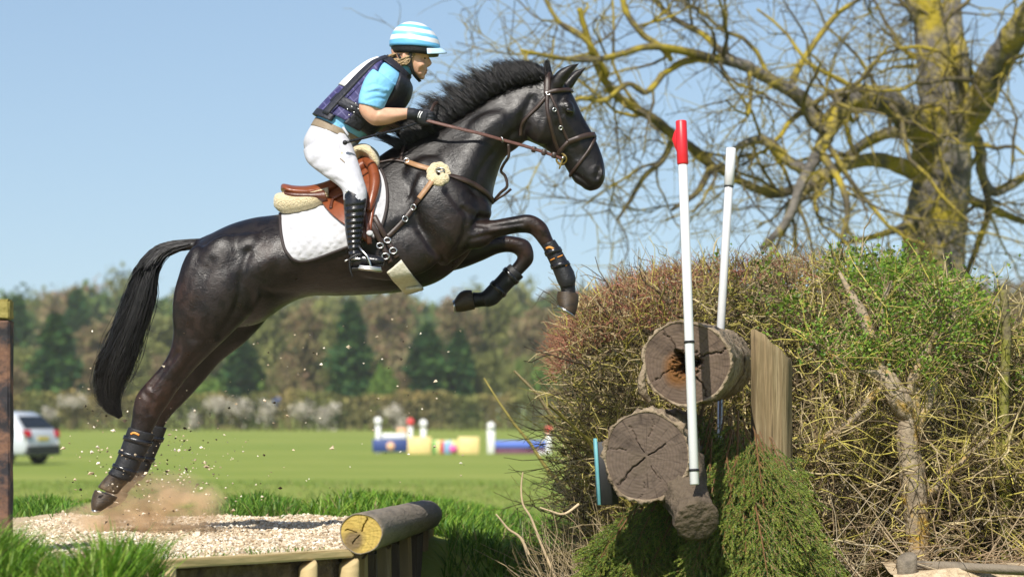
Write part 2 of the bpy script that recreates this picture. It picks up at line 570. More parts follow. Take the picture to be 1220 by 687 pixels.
    co = sculpt(me, co, [(p_, w_ * 1.15, d_ * .72, s_) for p_, w_, d_, s_ in [
        ([(490, 232), (497, 262), (508, 286), (524, 305), (540, 320)], 4.0, -.013, 0),
        ([(552, 250), (556, 262), (551, 284), (538, 306)], 3.4, -.014, -1),
        ([(533, 228), (552, 250), (580, 262)], 3.2, -.010, 0),
        ([(515, 190), (528, 214), (548, 240)], 6, -.007, 0),
        ([(505, 240), (520, 270), (532, 290)], 8, .007, 0),
        ([(628, 150), (600, 168), (575, 200), (560, 236)], 4.0, -.010, 0),
        ([(620, 130), (585, 150), (550, 190)], 9, .006, 0),
        ([(600, 120), (560, 150), (520, 178)], 7, -.006, 0),
        ([(566, 268), (590, 270), (622, 266)], 2.2, -.008, -1),
        ([(560, 285), (585, 279), (615, 273)], 2.0, -.007, -1),
        ([(575, 276), (600, 274), (618, 270)], 3.5, .004, -1),
        ([(252, 312), (240, 340), (233, 372), (231, 402)], 5.5, -.009, 0),
        ([(216, 330), (213, 365), (214, 398)], 7, .004, -1),
        ([(270, 330), (262, 356), (250, 392)], 10, .004, 0),
        ([(296, 300), (287, 330), (282, 365), (262, 400)], 4.5, -.011, -1),
        ([(306, 350), (302, 362), (295, 374)], 3.0, .010, -1),
        ([(313, 346), (330, 350), (350, 349)], 4.0, -.008, 0),
        ([(318, 330), (338, 300), (350, 270)], 8, -.008, 0),
        ([(292, 296), (284, 300)], 8, .003, 0),
        ([(270, 280), (310, 282), (330, 300)], 6, -.004, 0),
        ([(248, 408), (228, 430), (208, 455)], 3.2, -.009, -1),
        ([(211, 420), (196, 440), (180, 461)], 2.6, -.010, -1),
        ([(172, 468), (180, 478), (178, 492)], 3, -.006, -1),
        ([(190, 470), (184, 486)], 4, .005, -1),
        ([(360, 330), (420, 338), (480, 330)], 7, -.005, 0),
        ([(626, 258), (640, 262), (648, 276)], 3, .004, -1), ([(630, 272), (640, 280)], 2.5, -.006, -1),
        # head: cheek bone, eye socket, nostril, mouth
        ([(672, 140), (686, 160), (694, 176)], 2.6, .006, 0), ([(664, 150), (678, 170), (688, 186)], 4, -.007, 0),
        ([(682, 118), (694, 142)], 3, -.003, 0), ([(668, 118), (672, 112)], 3.4, -.008, 0),
        ([(657, 128), (640, 170), (628, 166)], 3.5, .005, 0), ([(633, 118), (622, 140), (620, 160)], 4, -.012, 0),
        ([(714, 202), (712, 210)], 3.2, -.020, 0), ([(716, 196), (718, 205), (714, 214)], 2.2, .004, 0),
        ([(680, 205), (692, 212), (702, 221)], 1.6, -.010, 0),
        ([(672, 96), (680, 86), (686, 79)], 2.2, -.010, 0), ([(700, 186), (706, 196)], 4, -.004, 0)]])
    co = lap(co, ed, 0.5)
    me.vertices.foreach_set('co', co.astype(np.float32).ravel())
    # coat colour: black, browner on the flank, the thighs and the legs as on a dark bay
    x, y = to_px(co)
    brown = np.zeros(len(co))
    for (bx, by, r, a) in [(180, 470, 30, .85), (205, 425, 26, .6), (216, 350, 24, .55), (228, 385, 20, .4), (640, 270, 16, .7), (652, 286, 9, .75), (612, 290, 12, .8), (625, 300, 12, .6), (585, 275, 24, .4),
                           (530, 310, 26, .5), (320, 300, 22, .4), (540, 270, 30, .25), (400, 335, 60, .22), (640, 160, 20, .12), (250, 330, 40, .2), (470, 330, 40, .3)]:
        brown = np.maximum(brown, .6 * a * np.exp(-((x - bx) ** 2 + (y - by) ** 2) / r ** 2))
    c0, c1 = np.array([.0080, .0062, .0060]), np.array([.050, .021, .011])
    c = c0 + (c1 - c0) * brown[:, None]
    dust = np.clip((y - 560) / 25, 0, 1) * np.clip((200 - x) / 20, 0, 1)
    c = c * (1 - .6 * dust[:, None]) + .6 * dust[:, None] * np.array([.19, .14, .085])
    a = me.color_attributes.new('Col', 'FLOAT_COLOR', 'POINT')
    full = np.ones((len(co), 4), dtype=np.float32)
    full[:, :3] = c
    a.data.foreach_set('color', full.ravel())
    me.materials.clear()
    h = link('horse', me, M_COAT)
    tag(h, 'black bay horse leaping with folded forelegs and stretched hind legs', 'horse')
    bvh = BVHTree.FromPolygons([Vector(v) for v in co], [tuple(p.vertices) for p in me.polygons])

    # eyes
    for s in (-1, 1):
        e = Geo()
        ball(e, 677.5, 131.5, s * .083, 4.6, 3.6, .013, -0.6)
        e.obj('eye', M_EYE, h)
    # hooves with shoes
    def hoof(rings, shoe, col=None):
        e = Geo()
        loft_tb(e, rings, n=22, sub=4)
        o = e.obj('hoof', M_HOOF, h)
        e2 = Geo()
        loft_tb(e2, shoe, n=22, sub=2)
        e2.obj('shoe', M_STEEL, o)
    hoof([(688, 349, 664.5, 347, .047, -.165), (689.5, 356, 663, 354, .051, -.165), (688, 366, 663.5, 360, .056, -.165), (685, 376, 665, 363.5, .058, -.165)],
         [(685.2, 376.2, 664.8, 363.4, .059, -.165), (684.6, 378.2, 664.2, 365.2, .059, -.165)])
    hoof([(562, 345.5, 566, 368, .047, .165), (554, 345.5, 558, 370, .051, .165), (547, 349, 550, 371.5, .056, .165), (541.5, 357, 543.5, 371.5, .058, .165)],
         [(541.2, 356.6, 543.2, 371.8, .059, .165), (539.2, 358, 541.4, 372, .059, .165)])
    hoof([(113, 583, 140, 592, .047, -.165), (110, 590, 136, 598, .051, -.165), (108.5, 599, 129, 603, .055, -.165), (109.5, 607, 120, 608.5, .05, -.165)],
         [(109, 606.8, 121, 607.6, .052, -.165), (110, 609.6, 119, 609.8, .050, -.165)])
    hoof([(128, 581, 153, 588, .047, .165), (124, 588, 149, 595, .051, .165), (121, 596, 142, 601, .055, .165), (121, 603, 133, 605, .05, .165)],
         [(121, 603, 134, 604.6, .052, .165), (122, 605.6, 132, 606, .05, .165)])

    # mane: strands standing up along the crest, blown back
    crest = catmull([(478, 172), (500, 162), (522, 151), (545, 138), (565, 125), (585, 112), (605, 101), (625, 94), (640, 89), (650, 87)], 12)
    tip = catmull([(468, 160), (488, 146), (508, 130), (530, 112), (552, 97), (574, 84), (598, 74), (622, 70), (640, 72), (650, 76)], 12)
    n = 5200
    t = rng.random(n) ** 0.9
    idx = t * (len(crest) - 1)
    def lerp(C, i):
        i0 = np.clip(np.floor(i).astype(int), 0, len(C) - 2)
        f = (i - i0)[:, None]
        return C[i0] * (1 - f) + C[i0 + 1] * f
    NC = 84
    cid = np.clip((t * NC).astype(int), 0, NC - 1)
    ct = (np.arange(NC) + .5) / NC
    c_len = 1 + (rng.uniform(-.36, .14, NC)) * np.clip(1.25 - ct * 1.2, .3, 1)
    c_lean = rng.normal(-20, 5, NC) * np.clip(1.35 - ct * .7, .5, 1)
    c_y = rng.normal(-.012, .022, NC)
    B, E = lerp(crest, idx), lerp(tip, idx)
    tc = t + (ct[cid] - t) * rng.uniform(.15, .75, n)
    E = lerp(tip, np.clip(tc, 0, 1) * (len(crest) - 1))
    L = c_len[cid] * rng.uniform(.45, 1.10, n)
    lean = c_lean[cid] + rng.normal(0, 4.5, n)
    near = rng.random(n) < 0.5
    paths = np.zeros((n, 7, 3))
    y0 = rng.normal(0, .016, n)
    drop = rng.uniform(1, 9, n)
    for k in range(7):
        u = k / 6
        q = B + (E - B) * (L * u)[:, None]
        q[:, 0] += lean * u * u
        q[:, 1] += 4 * (1 - u)
        # the near ones lie against the neck first, then fly up
        q[:, 1] += np.where(near, np.sin(min(u * 1.25, 1.0) * np.pi) * drop, 0)
        yy = y0 * (1 - u) + c_y[cid] * u - np.where(near, .045 * np.sin(u * np.pi) + .014 * (1 - u), 0) + rng.normal(0, .006, n) * u
        kk = (CAMD + yy) / FPX
        paths[:, k, 0] = (q[:, 0] - 610) * kk
        paths[:, k, 1] = yy
        paths[:, k, 2] = EYE - (q[:, 1] - 485) * kk
    rad = np.array([.0013, .0015, .0015, .0013, .0010, .0007, .0002])[None, :] * rng.uniform(.7, 1.35, n)[:, None]
    V, Q, _ = tubes(paths, rad, 3)
    link('mane', mesh_np('mane', V, Q), M_HAIR, h)
    # forelock blown back between the ears
    n = 90
    t = rng.random(n)
    paths = np.zeros((n, 5, 3))
    ends = np.stack([651 + rng.normal(0, 2.2, n), 73 + rng.normal(0, 2.2, n)], -1)
    for k in range(5):
        u = k / 4
        bx = 660 + rng.normal(0, 2.5, n) * (k == 0)
        q = np.stack([bx + (ends[:, 0] - 660) * u ** 0.8, 92 + (ends[:, 1] - 92) * u + 4 * np.sin(u * 3.1)], -1)
        for i in range(n):
            paths[i, k] = P(q[i, 0], q[i, 1], rng.normal(0, .012))
    V, Q, _ = tubes(paths, np.array([.003, .003, .0026, .002, .0005])[None, :], 3)
    link('forelock', mesh_np('forelock', V, Q), M_HAIR, h)
    # tail
    mid = catmull([(240, 289), (215, 292), (192, 300), (176, 322), (168, 350), (154, 390), (140, 425), (129, 455), (131, 478), (144, 497)], 5)
    hwid = catmull([[4], [5], [7], [10], [13], [14], [15], [14], [10], [2]], 5)[:, 0]
    n = 5200
    K = len(mid)
    T = np.gradient(mid, axis=0)
    T /= np.linalg.norm(T, axis=1)[:, None]
    Np = np.stack([-T[:, 1], T[:, 0]], -1)
    lat = rng.uniform(-1, 1, n)
    dep = rng.uniform(-1, 1, n) * np.sqrt(1 - lat ** 2)
    ends = np.clip(rng.normal(.80, .17, n), .35, 1.0)
    start = np.where(rng.random(n) < .5, 0.0, rng.uniform(0, .25, n))
    kk = 14
    paths = np.zeros((n, kk, 3))
    w1, w2 = rng.normal(0, .22, n), rng.uniform(0, 6.28, n)
    for k in range(kk):
        u = start + (ends - start) * k / (kk - 1)
        i = u * (K - 1)
        i0 = np.clip(np.floor(i).astype(int), 0, K - 2)
        f = (i - i0)
        c = mid[i0] * (1 - f)[:, None] + mid[i0 + 1] * f[:, None]
        nn = Np[i0]
        hw = hwid[i0] * (1 - f) + hwid[i0 + 1] * f
        off = (lat * (1 + .25 * u * w1) + w1 * np.sin(u * 7 + w2) * (.6 + 1.1 * u)) * hw
        q = c + nn * off[:, None]
        yy = dep * (.012 + .05 * np.sin(np.clip(u, 0, 1) * np.pi))
        s = (CAMD + yy) / FPX
        paths[:, k, 0] = (q[:, 0] - 610) * s
        paths[:, k, 1] = yy
        paths[:, k, 2] = EYE - (q[:, 1] - 485) * s
    prof = np.interp(np.linspace(0, 1, kk), [0, .2, .7, 1], [.0014, .0019, .0017, .0003])
    V, Q, _ = tubes(paths, prof[None, :] * rng.uniform(.7, 1.3, n)[:, None], 3)
    gg = Geo().add(V, Q)
    # a few flying single hairs
    m = 90
    paths = np.zeros((m, 8, 3))
    for i in range(m):
        sx, sy = random.choice([(150, 400), (140, 430), (165, 380), (128, 470), (150, 440), (176, 350)])
        dx, dy = random.uniform(-32, 34), random.uniform(8, 34)
        for k in range(8):
            u = k / 7
            paths[i, k] = P(sx + dx * u, sy + dy * math.sin(u * 2.2) * .8, random.uniform(-.01, .01))
    V, Q, _ = tubes(paths, np.linspace(.0011, .0004, 8)[None, :], 3)
    gg.add(V, Q)
    gg.obj('tail', M_HAIR, h)
    return h, bvh


HORSE, HBVH = build_horse()
# ================================================================ tack on the horse
CAM0 = Vector((0, -CAMD, EYE))


def on_horse(px, py, off=0.004, side=-1, bvh=None):
    """the point of the horse's skin seen at (px, py); the far side mirrors it"""
    bvh = bvh or HBVH
    d = (Vector(P(px, py, 0)) - CAM0).normalized()
    hit, no, _, _ = bvh.ray_cast(CAM0, d)
    if hit is None:
        best = bvh.find_nearest(Vector(P(px, py, 0)))
        hit, no = best[0], best[1]
        if no.y > 0: no = Vector((no.x, -0.02, no.z)).normalized()
    p = hit + no * off
    if side > 0:
        p, no = Vector((p.x, -p.y, p.z)), Vector((no.x, -no.y, no.z))
    return np.array(p), np.array(no)


def ribbon(g, pts, nrm, width, thick, col=None):
    """a strap of rectangular section along pts with the given surface normals"""
    pts = np.asarray(pts); nrm = np.asarray(nrm)
    T = np.gradient(pts, axis=0)
    T /= np.linalg.norm(T, axis=1)[:, None] + 1e-9
    Bn = np.cross(T, nrm)
    Bn /= np.linalg.norm(Bn, axis=1)[:, None] + 1e-9
    Nn = np.cross(Bn, T)
    w = np.broadcast_to(np.asarray(width, dtype=float), (len(pts),))[:, None] / 2
    t = thick / 2
    R = np.stack([pts - Bn * w * .86 + Nn * t, pts + Bn * w * .86 + Nn * t, pts + Bn * w, pts + Bn * w * .86 - Nn * t, pts - Bn * w * .86 - Nn * t, pts - Bn * w], 1)
    return rings_to_geo(g, R, True, col)


def strap(g, pxs, width, thick=.005, off=.004, side=-1, sub=8, col=None, bvh=None, smooth=2):
    q = catmull(pxs, sub)
    pn = [on_horse(x, y, off + thick / 2, side, bvh) for x, y in q]
    p = np.array([a for a, b in pn]); n = np.array([b for a, b in pn])
    for _ in range(smooth):
        p[1:-1] = p[1:-1] * .5 + (p[:-2] + p[2:]) * .25
        n[1:-1] = n[1:-1] * .5 + (n[:-2] + n[2:]) * .25
    return ribbon(g, p, n, width, thick, col)


def torus(g, c, R, r, nrm=(0, -1, 0), a=1.0, seg=20, sub=6, col=None):
    n = Vector(nrm).normalized()
    q = n.to_track_quat('Z', 'Y').to_matrix()
    A = []
    for i in range(seg + 1):
        t = 2 * math.pi * i / seg
        cx = Vector((math.cos(t) * R, math.sin(t) * R * a, 0))
        rad = Vector((math.cos(t), math.sin(t), 0))
        A.append([list(Vector(c) + q @ (cx + rad * math.cos(s) * r + Vector((0, 0, math.sin(s) * r)))) for s in np.linspace(0, 2 * math.pi, sub, endpoint=False)])
    return rings_to_geo(g, A, False, col)


def tube(g, pts, r, sides=8, sub=6, col=None):
    q = catmull(pts, sub) if len(pts) > 2 else np.asarray(pts, dtype=float)
    rr = np.interp(np.linspace(0, 1, len(q)), np.linspace(0, 1, len(np.atleast_1d(r))), np.atleast_1d(r))
    T = np.gradient(q, axis=0); T /= np.linalg.norm(T, axis=1)[:, None] + 1e-9
    ref = np.array([0, 1.0, 0.02])
    U = np.cross(T, ref); U /= np.linalg.norm(U, axis=1)[:, None] + 1e-9
    W = np.cross(T, U)
    a = np.linspace(0, 2 * np.pi, sides, endpoint=False)
    R = q[:, None, :] + rr[:, None, None] * (np.cos(a)[None, :, None] * U[:, None, :] + np.sin(a)[None, :, None] * W[:, None, :])
    return rings_to_geo(g, R, True, col)


def coons(top, bot, left, right, nu, nv):
    """px patch between four edge polylines (top and bottom run left to right, left and right run down)"""
    def rs(c, n):
        c = catmull(c, 8) if len(c) > 2 else np.asarray(c, dtype=float)
        s = np.concatenate([[0], np.cumsum(np.linalg.norm(np.diff(c, axis=0), axis=1))])
        u = np.linspace(0, s[-1], n)
        return np.stack([np.interp(u, s, c[:, 0]), np.interp(u, s, c[:, 1])], -1)
    T, B, L, R = rs(top, nu), rs(bot, nu), rs(left, nv), rs(right, nv)
    u = np.linspace(0, 1, nu)[None, :, None]; v = np.linspace(0, 1, nv)[:, None, None]
    return (1 - v) * T[None] + v * B[None] + (1 - u) * L[:, None] + u * R[:, None] - \
        ((1 - u) * (1 - v) * T[0] + u * (1 - v) * T[-1] + (1 - u) * v * B[0] + u * v * B[-1])


def drape(g, patch, off, thick, side=-1, smooth=3, bulge=None, bvh=None, col=None):
    """a sheet with thickness lying on the horse over a px patch"""
    nv, nu = patch.shape[:2]
    p = np.zeros((nv, nu, 3)); n = np.zeros((nv, nu, 3))
    for i in range(nv):
        for j in range(nu):
            p[i, j], n[i, j] = on_horse(patch[i, j, 0], patch[i, j, 1], off, side, bvh)
    for _ in range(smooth):
        for A in (p, n):
            B = A.copy()
            B[1:-1] = .5 * A[1:-1] + .25 * (A[:-2] + A[2:])
            C = B.copy()
            C[:, 1:-1] = .5 * B[:, 1:-1] + .25 * (B[:, :-2] + B[:, 2:])
            A[...] = C
    n /= np.linalg.norm(n, axis=2, keepdims=True) + 1e-9
    t = thick * (np.ones((nv, nu)) if bulge is None else bulge)
    o = p + n * t[..., None]
    V = np.concatenate([o.reshape(-1, 3), p.reshape(-1, 3)])
    a = (np.arange(nv - 1)[:, None] * nu + np.arange(nu - 1)[None]).ravel()
    q1 = np.stack([a, a + 1, a + 1 + nu, a + nu], -1)
    q2 = q1[:, ::-1] + nu * nv
    rim = list(range(nu)) + [i * nu + nu - 1 for i in range(1, nv)] + [(nv - 1) * nu + j for j in range(nu - 2, -1, -1)] + [i * nu for i in range(nv - 2, 0, -1)]
    rim = np.array(rim); nx = np.roll(rim, -1)
    q3 = np.stack([nx, rim, rim + nu * nv, nx + nu * nv], -1)
    if side > 0:
        q1, q2, q3 = q1[:, ::-1], q2[:, ::-1], q3[:, ::-1]
    g.add(V, np.concatenate([q1, q2, q3]), None, col)
    return o, n


M_BROWNL = mat('brown_strap_leather', [(0.022, 0.012, 0.009), (0.045, 0.024, 0.016)], scale=40, rough=0.42, bump=0.15, bscale=300, spec=0.5)
M_TANL = mat('tan_strap_leather', [(0.26, 0.14, 0.065), (0.36, 0.20, 0.10)], scale=30, rough=0.5, bump=0.15, bscale=300)
M_SADDLE = mat('chestnut_saddle_leather', [(0.13, 0.032, 0.012), (0.21, 0.055, 0.018), (0.16, 0.04, 0.014)], scale=10, rough=0.34, bump=0.18, bscale=220, spec=0.5, rvar=.06, bdist=.004)
M_SADDLE2 = mat('dark_saddle_leather', [(0.06, 0.018, 0.009), (0.10, 0.028, 0.012)], scale=14, rough=0.36, bump=0.15, bscale=220)
M_FLEECE = mat('cream_sheepskin', [(0.50, 0.40, 0.22), (0.66, 0.56, 0.36), (0.60, 0.49, 0.29)], scale=45, rough=0.95, bump=1.0, bscale=130, spec=0.1, sheen=0.5, bdist=.012)
M_PAD = mat('white_quilted_cotton', [(0.40, 0.40, 0.425), (0.49, 0.49, 0.505)], scale=12, rough=0.85, bump=0.7, bscale=28, spec=0.2, bdist=.014)
M_PIPING = mat('dark_brown_binding', [(0.02, 0.014, 0.013), (0.03, 0.02, 0.018)], scale=40, rough=0.7)
M_GIRTH = mat('pale_girth_webbing', [(0.50, 0.46, 0.34), (0.66, 0.63, 0.52)], scale=35, rough=0.8, bump=0.6, bscale=80, bdist=.006)
M_BLACK = mat('black_neoprene', [(0.008, 0.008, 0.009), (0.016, 0.016, 0.018)], scale=30, rough=0.5, bump=0.3, bscale=120, spec=0.4)
M_BLACKL = mat('black_leather', [(0.006, 0.006, 0.008), (0.013, 0.013, 0.016)], scale=20, rough=0.27, bump=0.15, bscale=90, spec=0.55, rvar=.05)
M_BRASS = mat('brass', [(0.6, 0.42, 0.16), (0.7, 0.5, 0.2)], scale=20, rough=0.3, metal=1.0)
M_LOGO = mat('orange_print', [(0.62, 0.22, 0.03), (0.75, 0.3, 0.05)], scale=30, rough=0.6)


def build_saddle_pad():
    r = empty('saddle_pad', tuple(P(400, 250, 0)))
    tag(r, 'white quilted saddle pad with dark piping under the brown saddle', 'saddle pad')
    top = [(334, 256), (360, 252), (392, 236), (425, 212), (449, 194)]
    left = [(334, 256), (335, 278), (339, 296), (347, 307)]
    bot = [(347, 307), (356, 311), (372, 309), (398, 300), (425, 290), (446, 283)]
    right = [(449, 194), (459, 214), (461.5, 240), (456, 266), (446, 283)]
    patch = coons(top, bot, left, right, 64, 52)
    # quilting: low pillows between the stitched lines
    gx, gy = patch[..., 0], patch[..., 1]
    a, b = (gx + gy + 1.6 * np.sin(gx * .3)) / 10.0, (gx - gy + 1.6 * np.sin(gy * .27)) / 10.0
    q = np.abs(np.sin(a * math.pi / 1.25)) * np.abs(np.sin(b * math.pi / 1.25))
    # flatter towards the binding and uneven, as worn cotton is
    ev, eu = np.minimum(np.arange(52), 51 - np.arange(52))[:, None], np.minimum(np.arange(64), 63 - np.arange(64))[None]
    q = q * np.clip(np.minimum(ev, eu) / 5.0, 0, 1) * (.7 + .35 * np.sin(gx * .21 + 2 * np.sin(gy * .13)))
    for side, nm in ((-1, 'near'), (1, 'far')):
        g = Geo()
        o, n = drape(g, patch, .004, .010, side, bulge=.7 + .75 * q)
        g.obj('pad_half', M_PAD, r)
        rim = np.concatenate([o[:, 0], o[-1, 1:], o[::-1, -1][1:]]); rn = np.concatenate([n[:, 0], n[-1, 1:], n[::-1, -1][1:]])
        e = Geo()
        ribbon(e, rim - rn * .004, rn, .016, .012)
        e.obj('piping', M_PIPING, r)
    # the wither seam that joins both halves over the back
    e = Geo()
    ribbon(e, np.array([on_horse(x, y, .006)[0] * np.array([1, 0, 1]) for x, y in catmull(top, 6)]), np.tile([0, 0, 1.0], (25, 1)), .05, .012)
    e.obj('spine_seam', M_PAD, r)


def build_half_pad():
    r = empty('sheepskin_half_pad', tuple(P(390, 235, 0)))
    tag(r, 'cream sheepskin half pad between the saddle and white pad', 'half pad')
    for side in (-1, 1):
        g = Geo()
        secs = [(326, 236, 326, 246, .01), (330, 230, 337, 254.5, .045), (350, 228, 357, 254, .065), (372, 226, 378, 249, .07), (392, 222, 392, 240, .06)]
        loft_tb(g, [(a, b, c, d, h, side * .10) for a, b, c, d, h in secs], n=18)
        me, co, ed = voxel(g, .006, 'rear_roll', 3)
        link('rear_roll', me, M_FLEECE, r)
    g = Geo()
    loft_tb(g, limb_secs([(424, 190, 0, 5, .07), (425, 181, 0, 8, .10), (433, 179, 0, 8, .11), (443, 185, 0, 8, .12), (449, 196, 0, 6, .12), (452, 204, 0, 3, .10)]), n=20)
    me, co, ed = voxel(g, .006, 'pommel_roll', 3)
    link('pommel_roll', me, M_FLEECE, r)


def build_saddle():
    r = empty('saddle', tuple(P(395, 225, 0)))
    tag(r, 'chestnut brown leather jumping saddle with hanging stirrups', 'saddle')
    g = Geo()
    # seat: cantle, dip, rise to the pommel
    loft_tb(g, [(335, 222, 335, 228, .05, 0), (338, 219, 342, 234, .135, 0), (352, 221.5, 352, 238, .155, 0), (370, 221, 372, 240, .15, 0), (392, 215, 394, 236, .13, 0), (412, 203, 414, 226, .115, 0), (428, 188, 432, 214, .10, 0), (438, 184, 448, 204, .075, 0), (443, 187, 450, 198, .03, 0)], n=30)
    me, co, ed = voxel(g, .006, 'seat', 4)
    link('seat', me, M_SADDLE, r)
    for s in (-1, 1):
        # rear panel below the seat, skirt and the big flap over the pad
        g = Geo()
        patch = coons([(378, 226), (400, 214), (424, 196), (441, 190)], [(407, 267), (420, 276), (432, 285), (439, 291)], [(378, 226), (386, 246), (396, 258), (407, 267)], [(441, 190), (453, 202), (453, 222), (447, 250), (439, 291)], 26, 26)
        drape(g, patch, .020, .012, s, smooth=6)
        g.obj('flap', M_SADDLE, r)
        g = Geo()
        patch = coons([(380, 228), (398, 216), (412, 205)], [(402, 244), (412, 238), (424, 228)], [(380, 228), (392, 238), (402, 244)], [(412, 205), (422, 214), (424, 228)], 14, 12)
        drape(g, patch, .034, .010, s, smooth=6)
        g.obj('skirt', M_SADDLE, r)
        # knee roll along the flap's front edge
        g = Geo()
        q = catmull([(437, 196), (446, 204), (448.5, 222), (445, 240), (440, 256)], 6)
        pp = np.array([on_horse(x, y, .040, s)[0] for x, y in q])
        tube(g, pp[::3], [.012, .026, .028, .024, .012], 12, 5)
        g.obj('knee_roll', M_SADDLE, r)
        # rear gusset of the panel
        g = Geo()
        loft_tb(g, [(338, 228, 340, 234, .02, s * .12), (350, 228, 352, 238.5, .045, s * .115), (372, 228, 374, 240, .05, s * .12), (386, 226, 392, 243, .03, s * .15)], n=14)
        g.obj('rear_panel', M_SADDLE2, r)
        # small flap opening and keeper seen behind the boot
        g = Geo()
        strap(g, [(404, 236), (399, 246), (397, 254)], .016, .004, .036, s)
        g.obj('keeper', M_SADDLE2, r)
        # stirrup leather and iron
        g = Geo()
        strap(g, [(428, 215), (432, 245), (437, 268), (439, 290)], .024, .005, .040, s)
        st = g.obj('stirrup_leather', M_SADDLE2, r)
        y = s * .375
        g = Geo()
        for yo in (-.055, .055):
            yy = y + yo
            tube(g, [P(427, 292, y), P(431, 298, y + yo * .7), P(438, 306, yy), P(442, 318, yy)], .0055, 8)
        box(g, P(441, 321, y), .115, .125, .012, 0, None, math.radians(6), .004)
        for yo in (-.055, .055):
            box(g, P(441, 318.5, y + yo), .11, .014, .014, 0, None, math.radians(6), .004)
        g.obj('stirrup_iron', M_STEEL, r)
        g = Geo()
        box(g, P(441, 319.2, y), .10, .09, .008, 0, None, math.radians(6), .003)
        g.obj('stirrup_tread', M_BLACK, r)


def build_girth():
    r = empty('girth', tuple(P(475, 310, 0)))
    tag(r, 'pale webbing girth with two buckled brown straps', 'girth')
    for s in (-1, 1):
        for dx in (0, 8):
            g = Geo()
            strap(g, [(438 + dx, 258 + dx * .2), (448 + dx, 278), (458 + dx * .95, 297 - dx * .4), (466 + dx * .9, 312 - dx * .7)], .026, .005, .022, s)
            g.obj('girth_strap', M_BROWNL, r)
            c, n = on_horse(460 + dx * 1.1, 305 - dx * .75, .032, s)
            g = Geo()
            torus(g, c, .018, .0035, n, .8)
            g.obj('buckle', M_STEEL, r)
            c, n = on_horse(453 + dx * 1.1, 293 - dx * .7, .032, s)
            g = Geo()
            torus(g, c, .016, .0035, n, .8)
            g.obj('buckle', M_STEEL, r)
        c, n = on_horse(440, 276, .05, s)
        g = Geo()
        ball(g, 440.5, 277.5, c[1], 4, 3.2, .004)
        g.obj('stud', M_PAD, r)
        g = Geo()
        patch = coons([(461, 323), (469, 317), (478, 309)], [(483, 347.5), (493, 344), (503, 340)], [(461, 323), (471, 335), (483, 347.5)], [(478, 309), (491, 326), (503, 340)], 12, 16)
        drape(g, patch, .006, .012, s, smooth=3)
        g.obj('girth_body', M_GIRTH, r)
    g = Geo()
    lo = P(494, 343.5)
    pts = np.stack([lo[0] + 0 * np.linspace(-1, 1, 11), np.linspace(-.12, .12, 11), lo[2] - .010 * np.cos(np.linspace(-1.4, 1.4, 11))], -1)
    ribbon(g, pts, np.tile([0.12, 0, -1.0], (11, 1)), .085, .012)
    g.obj('girth_belly', M_GIRTH, r)


def build_breastplate():
    r = empty('breastplate', tuple(P(522, 208, 0)))
    tag(r, 'brown leather five point breastplate with round sheepskin patches', 'breastplate')
    for s in (-1, 1):
        def part(nm, pts, w, m, off=.004, th=.006):
            g = Geo()
            strap(g, pts, w, th, off, s)
            return g.obj(nm, m, r)
        part('strap', [(453, 194), (468, 191), (485, 194)], .017, M_BROWNL)
        part('tan_strap', [(484, 194), (500, 199), (514, 203)], .028, M_TANL, .007, .008)
        part('chest_strap', [(530, 209), (548, 213), (566, 221), (581, 232), (587, 240)], .026, M_BROWNL)
        part('tan_strap', [(517, 214), (509, 225), (500, 237)], .028, M_TANL, .007, .008)
        part('girth_strap', [(502, 235), (490, 251), (478, 266), (463, 281), (455, 287)], .024, M_BROWNL)
        part('wither_strap', [(478, 192), (479, 184), (483, 172)], .016, M_BROWNL)
        g = Geo()
        cx, cy = 522.5, 207.5
        for k in range(9):
            a = k * 2 * math.pi / 9
            x, y = cx + 8.5 * math.cos(a), cy + 8.5 * math.sin(a)
            c, n = on_horse(x, y, .008, s)
            c2 = c
            ball(g, x, y, c2[1], 7, 7, .016)
        me, co, ed = voxel(g, .005, 'sheepskin_patch', 3)
        link('sheepskin_patch', me, M_FLEECE, r)
        c, n = on_horse(524, 208, .026, s)
        g = Geo()
        torus(g, c, .020, .004, n)
        g.obj('ring', M_STEEL, r)
        for x, y in ((485, 193.5), (494, 247), (482, 261)):
            c, n = on_horse(x, y, .016, s)
            g = Geo()
            torus(g, c, .013, .003, n)
            g.obj('buckle', M_STEEL, r)
    # martingale fork up to the reins
    g = Geo()
    a = P(585, 243, 0)
    pts = [a, P(596, 230, -.02), P(604, 222, -.03), P(602, 210, -.03), P(597, 204, -.04), P(600, 196, -.06), P(606, 186, -.07), P(606, 172, -.075)]
    q = catmull(pts, 6)
    ribbon(g, q, np.tile([.25, -1, 0], (len(q), 1)), .015, .004)
    g.obj('martingale_strap', M_BROWNL, r)
    g = Geo()
    q = catmull([P(585, 243, 0), P(594, 236, -.02), P(602, 231, -.02), P(609, 225, -.03)], 6)
    ribbon(g, q, np.tile([.25, -1, 0], (len(q), 1)), .013, .004)
    g.obj('strap_end', M_BROWNL, r)


